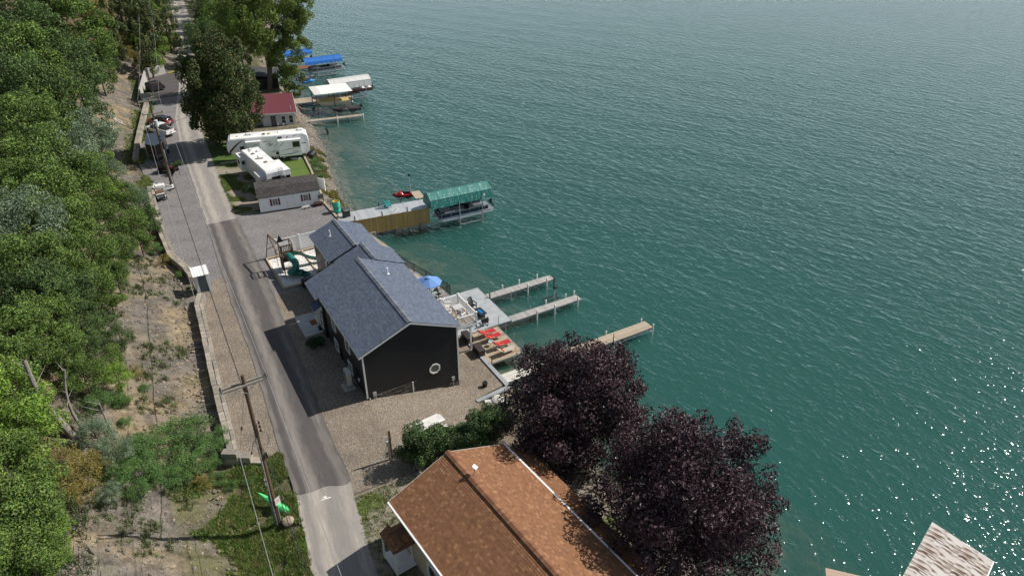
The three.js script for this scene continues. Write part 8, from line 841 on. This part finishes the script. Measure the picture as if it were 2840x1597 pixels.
// bare and dead stems on the slope
{ const stem = (label, pts, r, br) => { const o = V(pts[0][0], pts[0][1], pts[0][2]), t = thing('dead_tree', label, 'tree', [o.x, o.y, o.z]); const c = pts.map((p) => V(p[0] - o.x, p[1] - o.y, p[2] - o.z)), cv = new THREE.CatmullRomCurve3(c), n = 20, tb = new THREE.TubeGeometry(cv, n, r, 8), p = tb.attributes.position, q = cv.getSpacedPoints(n); for (let i = 0; i <= n; i++) for (let j = 0; j <= 8; j++) { const k = i * 9 + j, f = lerp(1, 0.45, i / n) * (1 + 0.1 * Math.sin(i * 2.1)); p.setXYZ(k, q[i].x + (p.getX(k) - q[i].x) * f, q[i].y + (p.getY(k) - q[i].y) * f, q[i].z + (p.getZ(k) - q[i].z) * f); } tb.computeVertexNormals(); part(t, 'trunk', uvm(tb), mBarkGrey); srand(br); for (let k = 0; k < 7; k++) { const s = cv.getPoint(rr(0.35, 1)), e = s.clone().add(V(rr(-1.2, 1.2), rr(0.2, 1.1), rr(-1.2, 1.2))); part(t, 'branch', bar(s, e, 0.035, 5, 0.01), mBarkGrey); } };
  const up = (a, b, above) => { const q = hit(a, b, above); return [q.x, q.y + above, q.z]; };
  const s1 = hit(205, 1215, 0.2), s2 = hit(235, 1200, 0.2), s3 = hit(318, 1215, 0.2);
  stem('thick bare grey leaning trunk standing out of the brush', [[s1.x, s1.y, s1.z], [s1.x - 0.5, s1.y + 2.6, s1.z + 0.2], [s1.x - 0.8, s1.y + 5.0, s1.z + 0.4], [s1.x - 0.75, s1.y + 7.4, s1.z + 0.5]], 0.27, 3); stem('thin bare forked trunk beside the thick leaning one', [[s2.x, s2.y, s2.z], [s2.x - 0.25, s2.y + 2.2, s2.z], [s2.x - 0.1, s2.y + 4, s2.z], [s2.x + 0.3, s2.y + 5.6, s2.z]], 0.13, 4); stem('short dark bare sapling at the edge of the bare slope', [[s3.x, s3.y, s3.z], [s3.x - 0.1, s3.y + 1.6, s3.z], [s3.x - 0.15, s3.y + 3.6, s3.z]], 0.09, 5); }
// ---- single trees
function bigTree(name, label, pos, h, r, fo, mat, bark, n = 10, lean = 0) { const g = foliage(fo), t = thing(name, label, 'tree', pos); const c = part(t, 'crown', g, mat); c.position.set(lean, h, 0); c.userData.kind = 'stuff'; part(t, 'trunk', limbs(h, r, h, g.userData.lobes, n, lean), bark); return t; }
srand(31);
const purple = [[0.034, 0.02, 0.026], [0.045, 0.026, 0.032], [0.026, 0.015, 0.021], [0.06, 0.04, 0.046], [0.038, 0.018, 0.02]];
{ const p = P(1600, 1125, 4.6), q = P(1905, 1400, 4.8);
  bigTree('purple_maple', 'dark purple-leaved maple between the white dock and the brown roof', [p.x, landY(p.x, p.z) - 0.2, p.z], 4.6 + 1.9, 0.28, { lobes: 60, fine: 130, leaves: 44000, size: 0.25, lum: 1.75, tones: purple, rx: 5.3, ry: 5.5, shellMin: 0.4, shellMax: 0.8, lobeR: [0.16, 0.32], low: -0.95 }, mPurple, mBark, 16);
  bigTree('purple_maple', 'larger dark purple-leaved maple beside the rusty boathouse', [q.x, landY(q.x, q.z) - 0.2, q.z], 4.8 + 1.9, 0.32, { lobes: 70, fine: 150, leaves: 52000, size: 0.25, lum: 1.75, tones: purple, rx: 5.6, ry: 5.8, shellMin: 0.4, shellMax: 0.8, lobeR: [0.16, 0.32], low: -0.95 }, mPurple, mBark, 18); }
const atZ = (a, b, z) => { const r = ray(a, b); return EYE.clone().addScaledVector(r, (z - EYE.z) / r.z); };
{ const c = atZ(612, 252, -69.5), gy = landY(c.x, c.z); bigTree('linden_tree', 'dense rounded dark green tree between the road and the red-roofed cottage', [c.x, gy, c.z], c.y - gy, 0.34, { lobes: 70, fine: 140, lum: 1.95, leaves: 46000, size: 0.42, tones: [[0.034, 0.055, 0.015], [0.045, 0.063, 0.017], [0.026, 0.046, 0.014], [0.085, 0.075, 0.024], [0.037, 0.06, 0.018]], rx: 5.7, ry: 8.6, shellMin: 0.35, shellMax: 0.8, lobeR: [0.18, 0.32], low: -0.95 }, mLeaf, mBark, 14); }
{ // tall open cottonwood at the water
  const o = P(745, 262, -1.5), t = thing('cottonwood_tree', 'tall open-crowned tree with forked dark trunk at the water behind the cottage', 'tree', [o.x, -2.2, o.z]), tones = [[0.075, 0.105, 0.02], [0.06, 0.088, 0.018], [0.105, 0.125, 0.026], [0.045, 0.072, 0.016]], at = (a, b, dz = 0) => { const q = atZ(a, b, o.z + dz); return [q.x - o.x, q.y + 2.2, dz]; };
  const lim = (pts, a, b) => { const c = new THREE.CatmullRomCurve3(pts.map((p) => V(...p))), n = 16, g = new THREE.TubeGeometry(c, n, 1, 8), p = g.attributes.position, q = c.getSpacedPoints(n); for (let i = 0; i <= n; i++) for (let j = 0; j <= 8; j++) { const k = i * 9 + j, f = lerp(a, b, i / n); p.setXYZ(k, q[i].x + (p.getX(k) - q[i].x) * f, q[i].y + (p.getY(k) - q[i].y) * f, q[i].z + (p.getZ(k) - q[i].z) * f); } g.computeVertexNormals(); return uvm(g); };
  part(t, 'trunk', lim([[0, 0, 0], at(747, 200), at(745, 150), at(744, 128)], 0.55, 0.42), mBark); part(t, 'limb', lim([at(744, 130), at(732, 110, 0.4), at(718, 75, 0.8), at(705, 40, 1), at(690, -40, 1)], 0.36, 0.14), mBark); part(t, 'limb', lim([at(745, 132), at(750, 90, -0.3), at(757, 45, -0.6), at(770, -40, -1)], 0.34, 0.14), mBark); part(t, 'limb', lim([at(752, 80), at(775, 55, 0.4), at(800, 30, 0.6)], 0.16, 0.05), mBark); part(t, 'limb', lim([at(747, 150), at(775, 150, 0.6), at(800, 190, 0.9)], 0.13, 0.04), mBark);
  [[790, 165, 42, 0.8, 4200], [812, 110, 40, 0.4, 4200], [800, 215, 34, 1.0, 2600], [818, 250, 20, 1.2, 900], [785, 45, 62, 0, 7000], [825, 20, 40, 0.6, 3600], [700, 50, 66, 1, 7500], [745, -10, 70, -0.5, 7000], [660, 70, 40, 1.2, 3200], [720, 110, 32, 1.4, 2000], [765, 105, 26, -0.6, 1500], [690, 125, 24, 1, 1200], [640, 20, 45, 1.4, 3000], [770, 285, 11, 0.4, 300]].forEach(([a, b, r, dz, n]) => { const q = at(a, b, dz), R = r * 0.0865, c = part(t, 'crown', foliage({ lobes: 24, leaves: n, size: 0.36, tones, rx: R, ry: R, shellMin: 0.45, shellMax: 0.98, lobeR: [0.15, 0.3], low: -1 }), mLeaf); c.position.set(...q); c.userData.kind = 'stuff'; });
}
// trees along the lake side of the far road
for (const [x, z, R, k, lab] of [[9.5, -128, 3.6, 'dark'], [13.5, -124, 3.6, 'oak'], [14.5, -134, 4.4, 'oak'], [18.5, -131, 3.6, 'bright'], [12.6, -142, 2.6, 'cedar'], [17, -143, 4.6, 'oak'], [21.5, -141, 4.2, 'bright'], [15.5, -152, 4.2, 'dark'], [20, -154, 4.6, 'oak'], [24.5, -150, 4.4, 'bright'], [18.5, -164, 4.4, 'dark'], [23, -172, 4.8, 'oak'], [28, -160, 4.4, 'bright'], [20.5, -177, 4.2, 'dark'], [27, -184, 5, 'oak'], [33, -178, 4.6, 'oak'], [22.5, -192, 4.4, 'dark'], [29, -200, 5, 'oak'], [37, -196, 5, 'bright'], [24.5, -208, 4.6, 'dark'], [33, -216, 5.5, 'oak'], [42, -215, 5.5, 'oak'], [26.5, -226, 5, 'dark'], [36, -236, 5.5, 'oak'], [20.4, -118, 2.6, 'bright'], [15.8, -118.5, 2.6, 'cedar'], [10, -136, 2.3, 'brown'], [14, -128.5, 2.0, 'brown']]) tree(k, x, z, R, { label: { dark: 'dark leafy tree between the far road and the lake', oak: 'mid-green leafy tree between the far road and the lake', bright: 'light yellow-green tree between the far road and the lake', cedar: 'narrow cedar between the far road and the lake', brown: 'brownish shrub between the far road and the lake' }[k], group: `${k} trees between the far road and the lake`, up: k === 'cedar' ? 1 : 1.35 });
for (const [x, z, R, k] of [[3, -160, 3.5, 'bright'], [-1, -168, 4.5, 'dark'], [5, -176, 3.8, 'oak'], [1, -186, 5, 'oak'], [7.5, -192, 3.8, 'dark'], [3, -205, 5, 'oak'], [10, -212, 4, 'bright'], [-6, -178, 5, 'oak'], [-4, -200, 5.5, 'dark'], [8, -228, 5, 'oak'], [-3, -225, 6, 'oak'], [-14, -190, 6, 'oak'], [-14, -215, 6, 'dark'], [14, -240, 5, 'dark'], [4, -245, 6, 'oak'], [-10, -245, 6, 'oak']]) tree(k, x, z, R);
// ---- hedge bushes by the brown roof, young sapling, pot shrubs
srand(91);
const hedgeTones = [[0.03, 0.06, 0.02], [0.024, 0.05, 0.018], [0.042, 0.075, 0.024], [0.075, 0.1, 0.03], [0.034, 0.06, 0.024]];
[[1.3, 8.6, 1.9, 3.3, 'loose green hedge bush beside the meter post'], [3.5, 8.4, 1.9, 2.7, 'green hedge bush in front of the white picnic table'], [5.7, 8.0, 1.9, 2.6, 'dark hedge bush in the middle of the hedge row'], [7.7, 7.3, 1.9, 2.7, 'dark hedge bush shaded by the purple maple'], [9.0, 6.4, 1.5, 1.9, 'hedge bush at the beach end of the row']].forEach(([x, z, R, h, label], i) => { const g = foliage({ lobes: 34, leaves: 9000, size: 0.17, tones: hedgeTones, rx: R, ry: h * 0.62, shellMin: 0.3, shellMax: 0.9, lobeR: [0.2, 0.36], low: -0.5 }), t = thing('hedge_bush', label, 'bush', [x, landY(x, z) - 0.05, z]); const c = part(t, 'foliage', g, mLeaf); c.position.y = h * 0.5; c.userData.kind = 'stuff'; part(t, 'stem', limbs(h * 0.5, 0.06, h * 0.5, g.userData.lobes, 8), mBark); });
{ const t = thing('spiky_shrub', 'dark spreading shrub on the shaded gravel beside the dark house', 'shrub', [-1.15, 0, -9.6]), g = foliage({ lobes: 14, leaves: 1800, size: 0.2, tones: [[0.03, 0.06, 0.025], [0.022, 0.045, 0.02]], rx: 0.8, ry: 0.7, low: -0.2 }), c = part(t, 'foliage', g, mLeaf); c.position.y = 0.35; c.userData.kind = 'stuff'; part(t, 'stone_ring', new THREE.TorusGeometry(0.34, 0.05, 6, 20).rotateX(Math.PI / 2).translate(0, 0.04, 0), mRockG); }
{ const t = thing('sapling', 'young green sapling growing over the utility vehicle', 'tree', [-5.6, 0, -61.2]), g = foliage({ lobes: 14, leaves: 1500, size: 0.22, tones: KINDS_.bush.tones, rx: 0.85, ry: 0.6, lobeR: [0.14, 0.3], shellMax: 1, lum: 1.3 }), c = part(t, 'crown', g, mLeaf); c.position.y = 1.3; c.userData.kind = 'stuff'; part(t, 'trunk', limbs(1.3, 0.04, 1.3, g.userData.lobes, 5), mBark); }
for (const [x, z, R, lab] of [[12.9, -57.5, 1.1, 'leafy shrub among the shore stones below the lawn'], [12.3, -54.5, 1.3, 'large leafy shrub on the stony shore'], [11.9, -51.5, 1.0, 'leafy shrub on the stony shore behind the shed'], [13.1, -60.0, 0.7, 'small shrub beside the black drain pipe'], [11.4, -48.4, 0.7, 'small weedy shrub by the short white fence']]) tree('bush', x, z, R, { label: lab, group: 'shore shrubs', name: 'shore_shrub' });
// ---------------------------------------------------------------- small ground cover: nobody could count it
srand(4242);
function scatter(name, label, category, geo, mat, n, place, tint) {
  const m = new THREE.InstancedMesh(geo, mat, n), q = new THREE.Object3D(), c = new THREE.Color(); let k = 0, tries = 0;
  while (k < n && tries++ < n * 60) { const p = place(); if (!p) continue; const [x, z, s, dy = 0] = p; q.position.set(x, landY(x, z) + dy, z); q.rotation.set(rr(-0.2, 0.2), rnd() * 6.28, rr(-0.2, 0.2)); q.scale.set(s * rr(0.8, 1.25), s * rr(0.7, 1.3), s * rr(0.8, 1.25)); q.updateMatrix(); m.setMatrixAt(k, q.matrix); const t = tint(); m.setColorAt(k, c.setRGB(...t)); k++; }
  m.count = k; m.name = name; m.userData = { kind: 'stuff', label, category }; scene.add(m); return m;
}
function tuftGeo(n, h, w) { const pos = []; for (let k = 0; k < n; k++) { const a = rnd() * 6.28, r = rnd() * w, x = r * Math.cos(a), z = r * Math.sin(a), b = rnd() * 6.28, lx = rr(-0.5, 0.5) * h, lz = rr(-0.5, 0.5) * h, hh = h * rr(0.6, 1.2), ww = 0.018 + 0.02 * rnd(); pos.push(x - ww * Math.cos(b), 0, z - ww * Math.sin(b), x + ww * Math.cos(b), 0, z + ww * Math.sin(b), x + lx, hh, z + lz); } const g = new THREE.BufferGeometry(); g.setAttribute('position', new THREE.Float32BufferAttribute(pos, 3)); return g; }
const mTuft = new THREE.MeshPhysicalMaterial({ color: 0xffffff, roughness: 0.8, transmission: 0.25, thickness: 0, side: THREE.DoubleSide });
const greenTint = () => { const e = rr(0.7, 1.3); return rnd() < 0.75 ? [0.16 * e, 0.25 * e, 0.045 * e] : [0.28 * e, 0.25 * e, 0.09 * e]; };
// bank round the signed pole
scatter('roadside_weeds', 'ragged green weeds on the bank round the signed utility pole', 'weeds', tuftGeo(16, 0.22, 0.22), mTuft, 15000, () => { const z = rr(2.5, 30), [rl] = roadEdges(z), hf = hillFoot(z)[0], x = rr(hf - 2.5, rl - 0.1); if (fbm(x * 0.5, z * 0.5, 3) < lerp(0.3, 0.6, smooth(hf + 1.5, hf - 2, x))) return null; return [x, z, rr(0.6, 1.3), -0.05]; }, greenTint);
scatter('verge_grass', 'thin grass on the gravelly verge beside the brown roofed house', 'grass', tuftGeo(14, 0.12, 0.2), mTuft, 5000, () => { const z = rr(9.6, 30), x = rr(roadEdges(z)[1] + 0.05, 11); if (fbm(x * 0.6 + 3, z * 0.6, 3) < 0.5) return null; return [x, z, rr(0.6, 1.2), -0.02]; }, greenTint);
scatter('lot_grass', 'patchy grass on the gravel between the road and the trailers', 'grass', tuftGeo(14, 0.12, 0.2), mTuft, 4000, () => { const z = rr(-62, -43), x = rr(roadEdges(z)[1] + 0.05, 3.4); if (fbm(x * 0.5 + 13, z * 0.5, 3) < 0.52) return null; return [x, z, rr(0.6, 1.2), 0]; }, greenTint);
scatter('wall_foot_grass', 'grass and weeds along the far block walls', 'grass', tuftGeo(16, 0.25, 0.22), mTuft, 4500, () => { const z = rr(-120, -56), x = lotEdge(z)[0] + rr(-2.6, 1.2) * rnd(); return fbm(x * 0.5 + 3, z * 0.3, 3) < 0.45 ? null : [x, z, rr(0.6, 1.4), 0]; }, greenTint);
// bare slope: rubble and weeds
const clod = new THREE.IcosahedronGeometry(0.5, 0); clod.scale(1, 0.7, 0.8);
scatter('slope_rubble', 'loose shale rubble and clods on the bare slope', 'rubble', clod, M([1, 1, 1], 1), 15000, () => { const z = rr(-62, 26), hf = hillFoot(z)[0], d = Math.pow(rnd(), 1.5) * 14 - 0.4; return [hf - d, z, Math.pow(rnd(), 6) * 0.34 + 0.04, 0.01]; }, () => { const e = rr(0.55, 1.15); return rnd() < 0.5 ? [0.3 * e, 0.24 * e, 0.17 * e] : [0.2 * e, 0.18 * e, 0.16 * e]; });
scatter('slope_weeds', 'scattered weeds on the bare slope above the block wall', 'weeds', tuftGeo(22, 0.34, 0.28), mTuft, 2600, () => { const z = rr(-62, 26), hf = hillFoot(z)[0], d = rr(0.2, 13), x = hf - d; if (fbm(x * 0.35 + 8, z * 0.35, 3) < 0.55) return null; return [x, z, rr(0.5, 1.5), -0.05]; }, () => { const e = rr(0.6, 1.3); return [0.15 * e, 0.18 * e, 0.07 * e]; });
scatter('forest_floor_plants', 'low undergrowth beneath the hillside trees', 'undergrowth', tuftGeo(26, 0.6, 0.6), mTuft, 7000, () => { const z = rr(-130, 30), hf = hillFoot(z)[0], d = rr(7, 34), x = hf - d; if (fbm(x * 0.2, z * 0.2, 2) < 0.42) return null; return [x, z, rr(0.7, 1.8), -0.1]; }, () => { const e = rr(0.5, 1.2); return [0.07 * e, 0.105 * e, 0.025 * e]; });
// stony shore
scatter('shore_stones', 'tumbled stones along the shore below the lawn', 'stones', new THREE.IcosahedronGeometry(0.5, 0).scale(1, 0.65, 0.85), M([1, 1, 1], 0.95), 2600, () => { const z = rr(-92, -42), [t, w] = shore(z); return [rr(t, w + 1.6), z, Math.pow(rnd(), 2) * 0.42 + 0.12, 0]; }, () => { const e = rr(0.5, 1.2); return [0.24 * e, 0.215 * e, 0.18 * e]; });
scatter('shore_weeds', 'yellow-green weeds among the shore stones', 'weeds', tuftGeo(20, 0.3, 0.25), mTuft, 1300, () => { const z = rr(-66, -42), [t, w] = shore(z), x = rr(t, w - 0.4); return fbm(x * 0.8, z * 0.5, 2) < 0.45 ? null : [x, z, rr(0.6, 1.3), 0]; }, () => { const e = rr(0.7, 1.3); return rnd() < 0.6 ? [0.12 * e, 0.16 * e, 0.03 * e] : [0.3 * e, 0.22 * e, 0.05 * e]; });
scene.traverse((o) => { if (o.isMesh) { o.castShadow = true; o.receiveShadow = true; } });
renderer.render(scene, camera);
